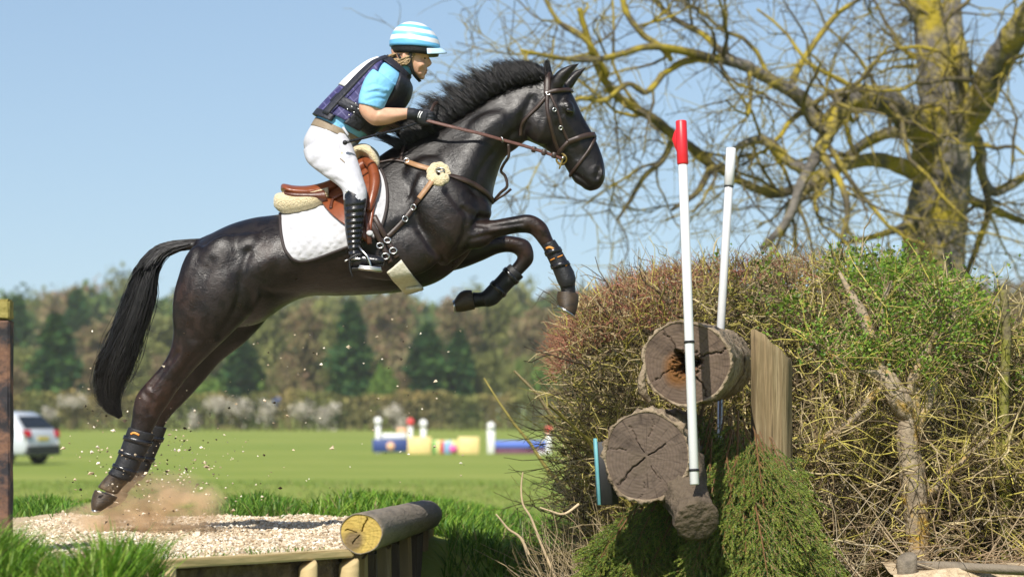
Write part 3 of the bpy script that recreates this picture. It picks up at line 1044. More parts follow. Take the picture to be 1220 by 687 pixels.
def build_bridle():
    r = empty('bridle', tuple(P(672, 150, 0)))
    tag(r, 'dark brown leather bridle with flash noseband and reins', 'bridle')
    for s in (-1, 1):
        def part(nm, pts, w, m=M_BROWNL, off=.003, th=.006):
            g = Geo()
            strap(g, pts, w, th, off, s)
            return g.obj(nm, m, r)
        part('headpiece', [(652, 88), (652, 98), (652, 113)], .034, M_BROWNL, .004, .008)
        part('browband', [(652, 111), (664, 108), (676, 108), (683, 110)], .022, M_BROWNL, .005, .008)
        part('cheekpiece', [(652, 113), (652, 130), (656, 150), (661, 168), (668, 184)], .018)
        part('cheekpiece', [(655, 112), (664, 132), (670, 152), (677, 168)], .013)
        part('throat_latch', [(650, 116), (640, 128), (630, 138), (622, 148), (620, 162)], .017)
        part('noseband', [(677, 169), (688, 165), (698, 162), (708, 161)], .028, M_BROWNL, .005, .009)
        part('noseband', [(677, 169), (669, 178), (664, 186)], .022, M_BROWNL, .005, .008)
        part('flash_strap', [(709, 164), (702, 178), (692, 192), (683, 204), (678, 212)], .016)
        c, n = on_horse(670, 188, .010, s)
        g = Geo()
        torus(g, c, .026, .004, (n[0] * .4, n[1], n[2] * .4))
        b = g.obj('bit_ring', M_BRASS, r)
        g = Geo()
        cc = np.array(c)
        tube(g, [cc + [.012, -s * -.004, .035], cc + [.006, 0, 0], cc + [-.010, 0, -.045]], [.004, .005, .004], 8)
        g.obj('bit_cheek', M_BRASS, r)
        for x, y in ((660, 131), (668, 152), (653, 112)):
            c, n = on_horse(x, y, .010, s)
            g = Geo()
            torus(g, c, .009, .0028, n)
            g.obj('buckle', M_STEEL, r)
    g = Geo()
    tube(g, [P(670, 188, -.07), P(674, 189, 0), P(670, 188, .07)], .007, 8)
    g.obj('mouthpiece', M_STEEL, r)
    # reins: from the bit to the hands
    for s in (-1, 1):
        g = Geo()
        ya = s * .085
        q = catmull([P(669, 189, ya), P(650, 182, s * .105), P(625, 174, s * .13), P(598, 166.5, s * .155), P(575, 160, s * .175), P(550, 154, s * .185), P(530, 149, s * .178), P(508, 143.5, s * .15)], 8)
        n = np.tile([0, s * 1.0, .35], (len(q), 1))
        ribbon(g, q, n, .017, .005)
        g.obj('rein', mat_rein(), r)
        for (x, y) in ((598, 166.5),):
            g = Geo()
            torus(g, P(x, y, s * .157), .014, .003, (1, .3, .3))
            g.obj('rein_ring', M_STEEL, r)
        for (x, y) in ((636, 178), (648, 181.5), (660, 185)):
            g = Geo()
            box(g, P(x, y, s * .116), .022, .010, .030, 0, None, .25, .003)
            g.obj('rein_stop', M_BROWNL, r)
    g = Geo()
    q = catmull([P(512, 141, -.14), P(514, 131, -.12), P(519, 123, -.08), P(526, 125, .0), P(531, 134, .05), P(520, 142, .12)], 8)
    ribbon(g, q, np.tile([.3, -1, .1], (len(q), 1)), .016, .004)
    g.obj('rein_loop', M_BROWNL, r)


_rein = []
def mat_rein():
    if not _rein:
        _rein.append(mat('reddish_rein_leather', [(0.075, 0.03, 0.022), (0.13, 0.055, 0.04)], scale=40, rough=0.5, bump=0.3, bscale=200))
    return _rein[0]


def build_leg_boot(secs, label, straps, logo=None, y=-.165, hind=False):
    """shell round the cannon with closing straps"""
    A = np.array(secs, dtype=float)
    c = P(*A[len(A) // 2, :4].reshape(2, 2).mean(0), y)
    r = empty('tendon_boot', tuple(c))
    tag(r, label, 'leg boot', 'black protective boots on the horse legs')
    g = Geo()
    loft_tb(g, [(a, b, c_, d, h, y) for a, b, c_, d, h in secs], n=24, sub=5)
    me, co, ed = voxel(g, .0042, 'shell', 3)
    link('shell', me, M_BLACK, r)
    full = catmull(np.array(secs), 10)
    for u in straps:
        i = u * (len(full) - 1)
        i0 = int(i)
        g = Geo()
        w = 2.2 / np.linalg.norm(full[-1, :4] - full[0, :4]) * (len(full) - 1) * 1.4
        rows = []
        for k in (-1, 1):
            ii = np.clip(i0 + k * w, 0, len(full) - 1.001)
            a = full[int(ii)] * (1 - ii % 1) + full[int(ii) + 1] * (ii % 1)
            cc = (a[:2] + a[2:4]) / 2; h = (a[:2] - a[2:4]) / 2 * 1.10
            rows.append((*(cc + h), *(cc - h), a[4] * 1.10 + .002, y))
        loft_tb(g, rows, n=24, sub=2)
        g.obj('strap', M_BLACKL, r)
    if logo:
        bv = BVHTree.FromPolygons([Vector(v) for v in co], [tuple(p.vertices) for p in me.polygons])
        for pts, w in logo:
            g = Geo()
            strap(g, pts, w, .002, .0025, -1, bvh=bv, sub=4)
            g.obj('emblem', M_LOGO, r)


def build_leg_boots():
    build_leg_boot([(645.5, 292.5, 661, 285, .043), (650, 303, 668, 296, .045), (656, 316, 676, 310, .046), (661, 328, 683, 322, .050), (665, 338, 686, 332, .053), (669, 343, 684, 341, .046)],
                   'black tendon boot on the raised foreleg over the hedge', (.2, .45), y=-.165,
                   logo=[([(651, 296), (655, 294), (660, 297)], .010), ([(653, 300), (662, 296)], .006), ([(656, 310), (661, 307.5)], .005), ([(664, 306.5), (670, 304)], .005), ([(673, 316), (675, 315)], .012)])
    build_leg_boot([(608, 314, 624, 330, .043), (601, 320, 616, 337, .045), (591, 331, 606, 347, .045), (581, 341, 597, 357, .046), (575, 347, 590, 363, .046), (570, 349, 580, 366, .043)],
                   'black tendon boot on the tucked back foreleg', (.2, .5), y=.165)
    build_leg_boot([(153, 508, 185, 517, .046), (147, 524, 178, 532, .046), (141, 541, 169, 550, .046), (134, 556, 161, 566, .050), (128, 563, 155, 574, .050)],
                   'muddy black tendon boot on the hind leg with navy straps', (.2, .45, .7), y=-.165,
                   logo=[([(156, 517), (160, 515), (166, 518)], .010), ([(151, 541), (155, 542)], .006)])
    build_leg_boot([(168, 504, 199, 509, .046), (163, 522, 192, 528, .046), (155, 541, 183, 548, .046), (147, 556, 176, 563, .050), (141, 564, 168, 573, .050)],
                   'black tendon boot on the hind leg behind the other', (.2, .5), y=.165)


build_saddle_pad()
build_half_pad()
build_saddle()
build_girth()
build_breastplate()
build_bridle()
build_leg_boots()
# ================================================================ the rider
M_SKIN = mat('skin', [(0.54, 0.29, 0.19), (0.66, 0.38, 0.26), (0.58, 0.31, 0.205)], scale=18, rough=0.48, bump=0.12, bscale=160, spec=0.4, subsurf=0.12, bdist=.004)
M_LIPS = mat('lips', [(0.36, 0.12, 0.10)], rough=0.4)
M_BLOND = mat('dark_blond_hair', [(0.16, 0.10, 0.045), (0.34, 0.23, 0.11), (0.22, 0.14, 0.06)], scale=60, rough=0.5)
M_SHIRT = mat('sky_blue_shirt', [(0.125, 0.38, 0.66), (0.20, 0.47, 0.72), (0.155, 0.42, 0.69)], scale=7, rough=0.7, bump=0.45, bscale=11, spec=0.25, bdist=.03)
M_BREECH = mat('white_breeches', [(0.44, 0.44, 0.475), (0.52, 0.52, 0.55)], scale=9, rough=0.75, bump=0.5, bscale=13, spec=0.2, bdist=.02)
M_VEST = None
M_VESTBLK = mat('black_vest_trim', [(0.010, 0.011, 0.018), (0.02, 0.02, 0.03)], scale=30, rough=0.55, bump=0.4, bscale=60)
M_WHITE = mat('white_panel', [(0.74, 0.74, 0.74), (0.8, 0.8, 0.8)], scale=14, rough=0.7, bump=0.2, bscale=40)
M_BELT = mat('taupe_belt', [(0.20, 0.15, 0.10), (0.27, 0.21, 0.14)], scale=30, rough=0.6, bump=.2)
M_GLOVE = mat('black_glove', [(0.008, 0.009, 0.013), (0.018, 0.019, 0.025)], scale=30, rough=0.5, bump=0.3, bscale=90)


def vest_material():
    m = mat('navy_check_vest', [(0.035, 0.032, 0.10), (0.055, 0.05, 0.145)], scale=14, rough=0.6, bump=0.25, bscale=50, spec=0.3)
    N, L, b = nodes(m)
    tc = N.new('ShaderNodeTexCoord')
    mp = N.new('ShaderNodeMapping'); mp.inputs['Rotation'].default_value = (0, math.radians(40), 0)
    L.new(tc.outputs['Object'], mp.inputs[0])
    sp = N.new('ShaderNodeSeparateXYZ'); L.new(mp.outputs[0], sp.inputs[0])
    outs = []
    for ax in (0, 2):
        ml = N.new('ShaderNodeMath'); ml.operation = 'MULTIPLY'; ml.inputs[1].default_value = 26.0
        fr = N.new('ShaderNodeMath'); fr.operation = 'FRACT'
        lt = N.new('ShaderNodeMath'); lt.operation = 'LESS_THAN'; lt.inputs[1].default_value = 0.16
        L.new(sp.outputs[ax], ml.inputs[0]); L.new(ml.outputs[0], fr.inputs[0]); L.new(fr.outputs[0], lt.inputs[0])
        outs.append(lt)
    mx = N.new('ShaderNodeMath'); mx.operation = 'MAXIMUM'
    L.new(outs[0].outputs[0], mx.inputs[0]); L.new(outs[1].outputs[0], mx.inputs[1])
    sc = N.new('ShaderNodeMath'); sc.operation = 'MULTIPLY'; sc.inputs[1].default_value = 0.5
    L.new(mx.outputs[0], sc.inputs[0])
    mi = N.new('ShaderNodeMix'); mi.data_type = 'RGBA'
    old = b.inputs['Base Color'].links[0].from_socket
    L.new(sc.outputs[0], mi.inputs[0]); L.new(old, mi.inputs[6]); mi.inputs[7].default_value = (0.16, 0.15, 0.30, 1)
    L.new(mi.outputs[2], b.inputs['Base Color'])
    return m


def silk_material():
    """wavy white and light blue hoops"""
    m = mat('striped_hat_silk', [(1, 1, 1)], scale=10, rough=0.42, bump=0.25, bscale=30, spec=0.4, bdist=.01)
    N, L, b = nodes(m)
    tc = N.new('ShaderNodeTexCoord')
    sp = N.new('ShaderNodeSeparateXYZ'); L.new(tc.outputs['Object'], sp.inputs[0])
    nz = N.new('ShaderNodeTexNoise'); nz.inputs['Scale'].default_value = 9.0; nz.inputs['Detail'].default_value = 2.0
    L.new(tc.outputs['Object'], nz.inputs[0])
    a = N.new('ShaderNodeMath'); a.operation = 'MULTIPLY_ADD'; a.inputs[1].default_value = 0.022
    L.new(nz.outputs[0], a.inputs[0]); L.new(sp.outputs[2], a.inputs[2])
    c = N.new('ShaderNodeMath'); c.operation = 'MULTIPLY_ADD'; c.inputs[1].default_value = 0.10
    L.new(sp.outputs[0], c.inputs[0]); L.new(a.outputs[0], c.inputs[2])
    z0, z1 = P(0, 62)[2], P(0, 26)[2]
    mr = N.new('ShaderNodeMapRange')
    mr.inputs[1].default_value = z0 + .011 - .048; mr.inputs[2].default_value = z1 + .011 - .048
    L.new(c.outputs[0], mr.inputs[0])
    rp = N.new('ShaderNodeValToRGB'); rp.color_ramp.interpolation = 'EASE'
    blue, deep, white = (0.13, 0.41, 0.68, 1), (0.06, 0.27, 0.60, 1), (0.62, 0.64, 0.66, 1)
    e = rp.color_ramp.elements
    stops = [(0.0, deep), (.17, blue), (.29, blue), (.32, white), (.45, white), (.48, blue), (.57, (.2, .48, .7, 1)), (.60, white), (.71, white), (.74, blue), (.82, blue), (.85, white), (.93, white), (.96, blue)]
    e[0].position, e[0].color = stops[0]
    e[1].position, e[1].color = stops[-1]
    for p, col in stops[1:-1]:
        q = e.new(p); q.color = col
    L.new(mr.outputs[0], rp.inputs[0]); L.new(rp.outputs[0], b.inputs['Base Color'])
    return m


def torso_secs(grow=0.0, lo=0, hi=9):
    S = [(366, 188, 405, 207, .13), (363, 167, 419, 180, .165), (376, 143, 428, 167, .145), (388, 128, 441, 157, .145), (407, 108, 463, 140, .158), (426, 90, 481, 121, .172), (444, 77, 487, 103, .165), (458, 72, 484, 92, .10), (466, 69, 487, 88, .060)]
    out = []
    for a, b, c, d, h in S[lo:hi]:
        v = np.array([a - c, b - d]); v = v / np.linalg.norm(v) * grow
        out.append((a + v[0], b + v[1], c - v[0], d - v[1], h + grow * .0042, 0))
    return out


ARM_N = [(458, 92, -.155, 15, .055), (450, 103, -.19, 15.5, .058), (444, 118, -.21, 14.5, .055), (441, 131, -.22, 13, .048), (447, 138, -.22, 11.5, .045), (460, 138.5, -.205, 10.5, .042), (474, 136.5, -.185, 8.0, .035), (487, 135.5, -.165, 6.4, .027), (494, 137, -.155, 6.5, .022)]
ARM_F = [(458, 92, .155, 15, .055), (452, 105, .19, 15.5, .058), (447, 122, .21, 14, .055), (444, 138, .22, 12.5, .046), (452, 146, .22, 11, .043), (464, 149, .205, 10, .040), (476, 147, .185, 8.0, .035), (487, 144, .165, 6.4, .027), (494, 143, .155, 6.5, .022)]
LEG = [(412, 160, 362, 178, .10, -.09), (420, 176, 367, 193, .095, -.17), (427, 196, 385, 208, .082, -.245), (432.5, 214, 401, 219, .070, -.295), (436.5, 228, 409, 228, .066, -.325), (436, 242, 410, 240, .058, -.345), (434, 258, 411, 258, .053, -.352), (432, 275, 412, 276, .044, -.358), (429, 292, 415, 294, .036, -.362), (428, 304, 416, 306, .036, -.366)]
FOOT = [(418, 298, 417, 320, .030, -.368), (428, 300, 427, 319, .038, -.37), (441, 303, 440, 317.5, .042, -.375), (452, 305, 452, 317, .040, -.38), (458, 308, 458, 315, .022, -.382)]


def grow(secs, k, lo=0, hi=99):
    out = []
    for s in secs[lo:hi]:
        a, b, c, d = s[:4]
        v = np.array([a - c, b - d]); v = v / np.linalg.norm(v) * k
        out.append((a + v[0], b + v[1], c - v[0], d - v[1], s[4] + k * .0042, *s[5:]))
    return out


def flip(secs):
    return [(*s[:5], -s[5]) for s in secs]


def growl(pts, k, lo=0, hi=99):
    return limb_secs([(x, y, d, r + k, rl + k * .0042) for x, y, d, r, rl in pts[lo:hi]])


def build_rider():
    global M_VEST
    M_VEST = vest_material()
    g = Geo()
    loft_tb(g, torso_secs(-1.5), n=30)
    # neck and head
    loft_tb(g, [(464, 76, 484, 96, .060, 0), (468, 68, 489, 86, .054, 0), (472, 60, 494, 78, .054, 0)], n=20)
    loft_tb(g, [(500, 30, 484, 31, .035, 0), (508, 40, 471, 43, .070, 0), (511.5, 53, 466, 57, .077, 0), (510.5, 64, 467, 66, .075, 0), (509.5, 71, 471, 72, .072, 0), (508.5, 79, 477, 77, .066, 0), (506.5, 86, 483, 81, .056, 0), (504, 92, 489, 85, .044, 0), (500, 95, 494, 88, .024, 0)], n=26)
    loft_tb(g, limb_secs([(508.5, 67, 0, 1.6, .008), (510.5, 71, 0, 2.2, .010), (512.3, 75.5, 0, 2.6, .014), (509, 78.5, 0, 2.4, .015)]), n=12)
    for s in (-1, 1):
        ball(g, 506, 66, s * .030, 5.5, 3.0, .022, -.3)      # brow
        ball(g, 501, 77, s * .045, 6, 5, .020)               # cheek
        ball(g, 483, 68, s * .078, 4.2, 6.2, .010, .2)        # ear
    ball(g, 506.6, 83.5, 0, 3.2, 2.0, .024); ball(g, 506, 87, 0, 3.0, 1.8, .022); ball(g, 502.5, 92, 0, 4.0, 3.4, .024)
    loft_tb(g, growl(ARM_N, 0), n=18); loft_tb(g, growl(ARM_F, 0), n=18)
    for f in (lambda q: q, flip):
        loft_tb(g, f(grow(LEG, -1.5)), n=20)
        loft_tb(g, f(grow(FOOT, -2)), n=16)
    me, co, ed = voxel(g, .0050, 'person', 6)
    co = sculpt(me, co, [([(503, 69.5), (507, 69.5)], 2.0, -.006, 0), ([(500, 85.5), (506, 85.3)], .9, -.004, 0), ([(504, 79), (500, 85)], 1.4, -.003, 0), ([(484, 66), (482, 72)], 1.6, -.005, 0),
                         ([(452, 137), (470, 138), (482, 136)], 3, .003, -1), ([(446, 128), (450, 134)], 2, -.004, -1)])
    me.materials.clear()
    r = link('person', me, M_SKIN)
    tag(r, 'rider crouched over the horse in striped helmet, navy vest and white breeches', 'person')
    # eyes, brows, mouth
    for s in (-1, 1):
        e = Geo(); ball(e, 505.6, 69.6, s * .031, 1.9, 1.3, .008); e.obj('eye', mat_eye(), r)
        e = Geo(); tube(e, [P(500.5, 66.3, s * .05), P(504, 65, s * .043), P(508, 65.6, s * .028)], [.0016, .0028, .0016], 6); e.obj('eyebrow', M_BLOND, r)
    e = Geo(); ball(e, 507.2, 84.2, 0, 2.3, 1.1, .022); ball(e, 506.6, 86.6, 0, 2.1, 1.2, .020); e.obj('lips', M_LIPS, r)

    # breeches
    g = Geo()
    loft_tb(g, torso_secs(1.1, 0, 3), n=30)
    for f in (lambda q: q, flip):
        loft_tb(g, f(grow(LEG, 1.0, 0, 6)), n=24)
    me, co, ed = voxel(g, .0055, 'breeches', 6)
    co = sculpt(me, co, [([(372, 196), (390, 186), (412, 180)], 3.5, -.006, 0), ([(384, 206), (400, 200), (420, 186)], 3, -.005, 0), ([(376, 186), (396, 176), (414, 168)], 3, .004, 0),
                         ([(410, 205), (422, 214), (430, 226)], 3, -.004, 0), ([(400, 214), (414, 220)], 2.5, -.004, 0), ([(392, 150), (404, 165), (408, 185)], 2.0, -.004, 0), ([(418, 216), (430, 220)], 2.2, .004, 0)])
    me.materials.clear()
    br = link('breeches', me, M_BREECH, r)
    g = Geo(); bb = BVHTree.FromPolygons([Vector(v) for v in co], [tuple(p.vertices) for p in me.polygons])
    strap(g, [(405, 189), (408.5, 192), (410.5, 194)], .006, .002, .002, -1, bvh=bb)
    g.obj('logo_mark', M_BELT, br)
    # belt
    g = Geo()
    A = catmull([(s[0], s[1], s[2], s[3], s[4], 0) for s in torso_secs(1.8, 1, 4)], 10)
    loft_tb(g, [tuple(A[i]) for i in (7, 9, 11)], n=36, sub=3)
    g.obj('belt', M_BELT, r)
    for s in (-1, 1):
        g = Geo()
        c, n = on_horse(410, 158, .012, s, bb)
        box(g, c, .012, .008, .05, 0, None, -.6, .003)
        g.obj('belt_loop', M_BREECH, br)

    # shirt: torso, collar and sleeves
    g = Geo()
    loft_tb(g, torso_secs(1.0, 2, 9), n=30)
    loft_tb(g, [(462, 77, 487, 97, .070, 0), (467, 69, 491, 88, .064, 0), (470, 66, 492, 84, .062, 0)], n=20)
    for A in (ARM_N, ARM_F):
        B = [list(q) for q in A[:4]]
        B[3][0] += .6; B[3][1] -= 3.5
        loft_tb(g, growl(B, 2.4), n=22)
    me, co, ed = voxel(g, .0048, 'shirt', 5)
    co = sculpt(me, co, [([(436, 104), (446, 100), (458, 104)], 2.2, -.006, -1), ([(435, 112), (446, 109), (458, 112)], 2.0, -.005, -1), ([(436, 120), (448, 117), (460, 118)], 1.8, -.005, -1), ([(440, 108), (452, 105), (462, 108)], 2.0, .005, -1),
                         ([(478, 80), (486, 90)], 2, -.005, 0), ([(452, 96), (462, 104), (464, 116)], 3, -.005, -1), ([(400, 146), (412, 158)], 2, -.004, 0)])
    me.materials.clear()
    link('shirt', me, M_SHIRT, r)

    # body protector: front and back shells with a gap at the arm
    def vest_piece(nm, u0, u1, a0, a1, m, off, th, par=r, nu=20, na=16):
        A = catmull([list(s) for s in torso_secs(off, 2, 9)], 10)
        i0, i1 = u0 * (len(A) - 1), u1 * (len(A) - 1)
        rows_o, rows_i = [], []
        for i in np.linspace(i0, i1, nu):
            k = min(int(i), len(A) - 2); f = i - k
            tx, ty, bx, by, hw, _ = A[k] * (1 - f) + A[k + 1] * f
            t, b = P(tx, ty), P(bx, by)
            c, ax = (t + b) / 2, (t - b) / 2
            w = (i - i0) / (i1 - i0)
            ang = np.radians(np.linspace(a0[0] + (a0[1] - a0[0]) * w, a1[0] + (a1[1] - a1[0]) * w, na))
            for rows, gr in ((rows_o, th), (rows_i, 0)):
                s = 1 + gr / np.linalg.norm(ax)
                rows.append(c + np.cos(ang)[:, None] * ax * s - (np.sin(ang) * (hw + gr))[:, None] * np.array([0, 1, 0]))
        O, I = np.array(rows_o), np.array(rows_i)
        n1, n2 = O.shape[:2]
        V = np.concatenate([O.reshape(-1, 3), I.reshape(-1, 3)])
        a = (np.arange(n1 - 1)[:, None] * n2 + np.arange(n2 - 1)[None]).ravel()
        q1 = np.stack([a, a + 1, a + 1 + n2, a + n2], -1)
        rim = np.array(list(range(n2)) + [i * n2 + n2 - 1 for i in range(1, n1)] + [(n1 - 1) * n2 + j for j in range(n2 - 2, -1, -1)] + [i * n2 for i in range(n1 - 2, 0, -1)])
        nx = np.roll(rim, -1)
        gg = Geo().add(V, np.concatenate([q1, q1[:, ::-1] + n1 * n2, np.stack([nx, rim, rim + n1 * n2, nx + n1 * n2], -1)]))
        return gg.obj(nm, m, par)
    # angle 0 is the spine, 90 the near flank, 180 the breast bone
    v = vest_piece('vest', .10, .60, (-62, -66), (62, 66), M_VEST, 1.6, .022, nu=24, na=30)
    vest_piece('vest_hem', .055, .125, (-74, -72), (74, 72), M_VESTBLK, 1.8, .024, v, 6, 30)
    vest_piece('number_panel', .36, .80, (-44, -40), (44, 40), M_WHITE, 7.2, .004, v, 14, 22)
    vest_piece('upper_back', .58, .88, (-70, -42), (70, 42), M_VEST, 1.6, .022, v, 16, 24)
    for s in (-1, 1):
        vest_piece('back_strap', .10, .92, (s * 48, s * 36), (s * 62, s * 50), M_VESTBLK, 2.0, .030, v, 26, 6)
        vest_piece('side_panel', .13, .50, (s * 66, s * 66), (s * 122, s * 100), M_VEST, 1.4, .020, v, 20, 14)
        vest_piece('side_lacing', .10, .56, (s * 96, s * 96), (s * 132, s * 116), M_VESTBLK, 1.8, .022, v, 20, 10)
        vest_piece('front', .12, .92, (s * 128, s * 112), (s * 180, s * 180), M_VESTBLK, 1.2, .020, v, 26, 14)
        vest_piece('shoulder_strap', .80, .99, (s * 44, s * 20), (s * 150, s * 160), M_VESTBLK, 2.0, .018, v, 10, 16)
        vest_piece('waist_strap', .22, .29, (s * 40, s * 40), (s * 128, s * 128), M_VESTBLK, 2.0, .026, v, 4, 16)
    for i, (x, y) in enumerate(((414, 130), (419, 127), (424, 123.5), (429, 120), (416, 137), (422, 134), (427, 130))):
        e = Geo(); c, n = on_horse(x, y, .012, -1, None if False else bb_cache(v))
        ball(e, x, y, c[1], 1.0, 1.0, .003); e.obj('eyelet', M_STEEL, v)

    # long boots
    for s, f in ((-1, lambda q: q), (1, flip)):
        g = Geo()
        loft_tb(g, f([(437.5, 235.5, 410, 224.5, .060, -.338)] + grow(LEG, .8, 5, 10)), n=24)
        loft_tb(g, f(grow(FOOT, .2)), n=20)
        me, co, ed = voxel(g, .0044, 'riding_boot', 4)
        st = []
        for y in (246, 254, 261, 268, 274, 280, 286, 292):
            st.append(([(408, y + 1), (420, y - .5), (436, y - 2)], 1.5, -.0045, 0))
            st.append(([(411, y + 4.5), (420, y + 3.2), (433, y + 2)], 1.8, .0030, 0))
        st += [([(414, 300), (428, 297)], 1.6, -.006, 0), ([(416, 306), (430, 303)], 1.6, -.005, 0)]
        co = sculpt(me, co, st)
        me.materials.clear()
        bt = link('riding_boot', me, M_BLACKL, r)
        e = Geo(); ball(e, 413, 228, s * .402, 1.5, 1.5, .004); e.obj('stud', M_STEEL, bt)
        e = Geo()
        loft_tb(e, f([(417, 318, 417, 322.5, .030, -.368), (430, 318, 430, 321.5, .036, -.37), (444, 316.5, 444, 319.3, .040, -.376), (457, 314.5, 457, 317, .028, -.382)]), n=16)
        e.obj('sole', M_BLACK, bt)
        e = Geo()
        yb = s * .368
        tube(e, [P(430, 308, yb + s * .045), P(418, 308.5, yb + s * .036), P(415, 309, yb), P(418, 308.5, yb - s * .036), P(430, 308, yb - s * .045)], .0045, 8)
        tube(e, [P(415, 309, yb), P(410.5, 311, yb)], .004, 8)
        e.obj('spur', M_STEEL, bt)
        e = Geo()
        q = catmull([P(416, 309, yb + s * .05), P(424, 304, yb + s * .052), P(431, 303, yb + s * .047)], 5)
        ribbon(e, q, np.tile([0, s * 1.0, 0], (len(q), 1)), .012, .004)
        tube(e, [P(416.5, 311, yb + s * .047), P(417, 320, yb + s * .047), P(420, 330, yb + s * .045)], [.004, .005, .003], 6)
        e.obj('spur_strap', M_BLACK, bt)

    # gloved hands closed on the reins
    for s, A in ((-1, ARM_N), (1, ARM_F)):
        g = Geo()
        wx, wy, wd = (486, 135.5, -.166) if s < 0 else (486, 144, .166)
        dy = 0 if s < 0 else 8
        cuff = [(wx - 1, wy, wd, 7.6, .033), (wx + 6, wy + .5, wd + s * -.004, 7.2, .031), (wx + 11, wy + 2, wd - s * .008, 7.6, .026)]
        loft_tb(g, limb_secs(cuff), n=18)
        loft_tb(g, limb_secs([(496, 137.5 + dy, s * .150, 8.0, .020), (502, 139.5 + dy, s * .147, 9.2, .019), (508, 141 + dy, s * .143, 9.0, .017)]), n=18)
        for i, (ky, L) in enumerate(((134.5, 1.0), (138.6, 1.08), (142.6, 1.02), (146.4, .86))):
            q = [P(506, ky + dy, s * .146), P(506 + 8 * L, ky + .8 + dy, s * .140), P(508 + 8 * L, ky + 1.6 + dy, s * .112), P(505 + 3 * L, ky + 2 + dy, s * .098), P(500, ky + 2 + dy, s * .108)]
            tube(g, q, [.0098, .0095, .009, .0085, .0078], 10, 5)
        tube(g, [P(497, 134.5 + dy, s * .136), P(503, 131.8 + dy, s * .126), P(509, 131.8 + dy, s * .122), P(513, 133.5 + dy, s * .124)], [.0115, .0105, .0098, .008], 10, 5)
        me, co, ed = voxel(g, .0028, 'glove', 3)
        me.materials.clear()
        gl = link('glove', me, M_GLOVE, r)
        if s < 0:
            bg = BVHTree.FromPolygons([Vector(v_) for v_ in co], [tuple(p.vertices) for p in me.polygons])
            for x0, y0 in ((498, 133), (500.5, 133.5)):
                e = Geo(); strap(e, [(x0 + 2.5, y0), (x0, y0 + 4), (x0 - .5, y0 + 7)], .005, .002, .002, -1, bvh=bg); e.obj('stripe', M_WHITE, gl)

    # helmet: black shell rim, striped silk, peak, harness
    def dome(px, py, rx, rz, hw, cut, tilt=.07, n=36, m=16, inner=0.0):
        R = []
        c = P(px, py)
        for i in range(m + 1):
            th = cut * (1 - i / m) + .02
            a = np.linspace(0, 2 * np.pi, n, endpoint=False)
            u, w = np.sin(th) * np.cos(a) * rx * .0042, np.sin(th) * np.sin(a) * hw
            # fuller at the back
            v = np.full(n, math.cos(th) * rz * .0042)
            R.append(np.stack([c[0] + u * math.cos(tilt) + v * math.sin(tilt), c[1] + w, c[2] - u * math.sin(tilt) * -1 + v * math.cos(tilt)], -1))
        return R
    g = Geo(); rings_to_geo(g, dome(494.5, 56, 29.0, 29.0, .108, math.radians(108), -.06))
    he = g.obj('helmet', M_BLACK, r)
    g = Geo(); rings_to_geo(g, dome(494.3, 56, 30.5, 30.2, .114, math.radians(91), -.06))
    si = g.obj('silk_cover', silk_material(), he)
    g = Geo()
    R = []
    for j in range(13):                        # curved peak
        a = math.radians(-60 + 120 * j / 12)
        rin, rout = 28.5, 28.8 + 9.4 * max(0.0, math.cos(a * 1.49)) ** .6
        row = []
        for k in range(5):
            rr = rin + (rout - rin) * k / 4
            x = 494.3 + rr * math.cos(a)
            yy = math.sin(a) * .112 * (1 + .10 * k / 4)
            row.append(P(x, 56.5 + 2.2 * k / 4 + 3.6 * (k / 4) ** 2 + 1.2 * abs(math.sin(a)), yy))
        R.append(row)
    R = np.array(R)
    top, bot = R, R - np.array([0, 0, .006])
    rings_to_geo(g, np.concatenate([top, bot[:, ::-1]], 1), True)
    g.obj('peak', mat('pale_blue_peak', [(0.42, 0.62, 0.82), (0.5, 0.68, 0.85)], rough=.35), si)
    g = Geo()
    for s in (-1, 1):
        q = catmull([P(489, 62, s * .088), P(489, 76, s * .080), P(493, 88, s * .060), P(499, 95.5, s * .025), P(500.5, 97.2, 0)], 6)
        ribbon(g, q, np.stack([np.linspace(0, .3, len(q)), np.full(len(q), s * 1.0), np.linspace(0, -1, len(q))], -1), .016, .004)
        q = catmull([P(474, 64, s * .080), P(480, 74, s * .078), P(489, 79, s * .078)], 5)
        ribbon(g, q, np.tile([0, s * 1.0, 0], (len(q), 1)), .012, .004)
    g.obj('chin_strap', M_BLACK, he)

    # hair gathered behind the ears
    paths = []
    for i in range(260):
        s = -1 if i % 2 else 1
        t = random.random()
        a = np.array(P(495 - 8 * random.random(), 63 + 3 * random.random(), s * (.072 + .010 * random.random())))
        b = np.array(P(486 - 6 * t, 68 + 9 * random.random(), s * (.076 + .010 * random.random())))
        c = np.array(P(472 - 8 * random.random(), 70 + 8 * random.random(), s * (.03 + .05 * random.random())))
        q = catmull([a, b, c], 3)
        paths.append(q)
    for i in range(180):
        y = random.uniform(-.07, .07)
        a = np.array(P(470 + random.uniform(-2, 3), 64, y)); b = np.array(P(464 + random.uniform(-3, 2), 70 + random.uniform(-2, 3), y)); c = np.array(P(470 + random.uniform(-3, 6), 78 + random.uniform(-2, 3), y * .8))
        paths.append(catmull([a, b, c], 3))
    V, Q, _ = tubes(np.array(paths), np.array([.002, .0026, .0028, .0028, .0026, .0022, .001])[None, :], 3)
    link('hair', mesh_np('hair', V, Q), M_BLOND, r)
    return r


_eye = []
def mat_eye():
    if not _eye: _eye.append(mat('human_eye', [(0.05, 0.04, 0.035)], rough=.15))
    return _eye[0]


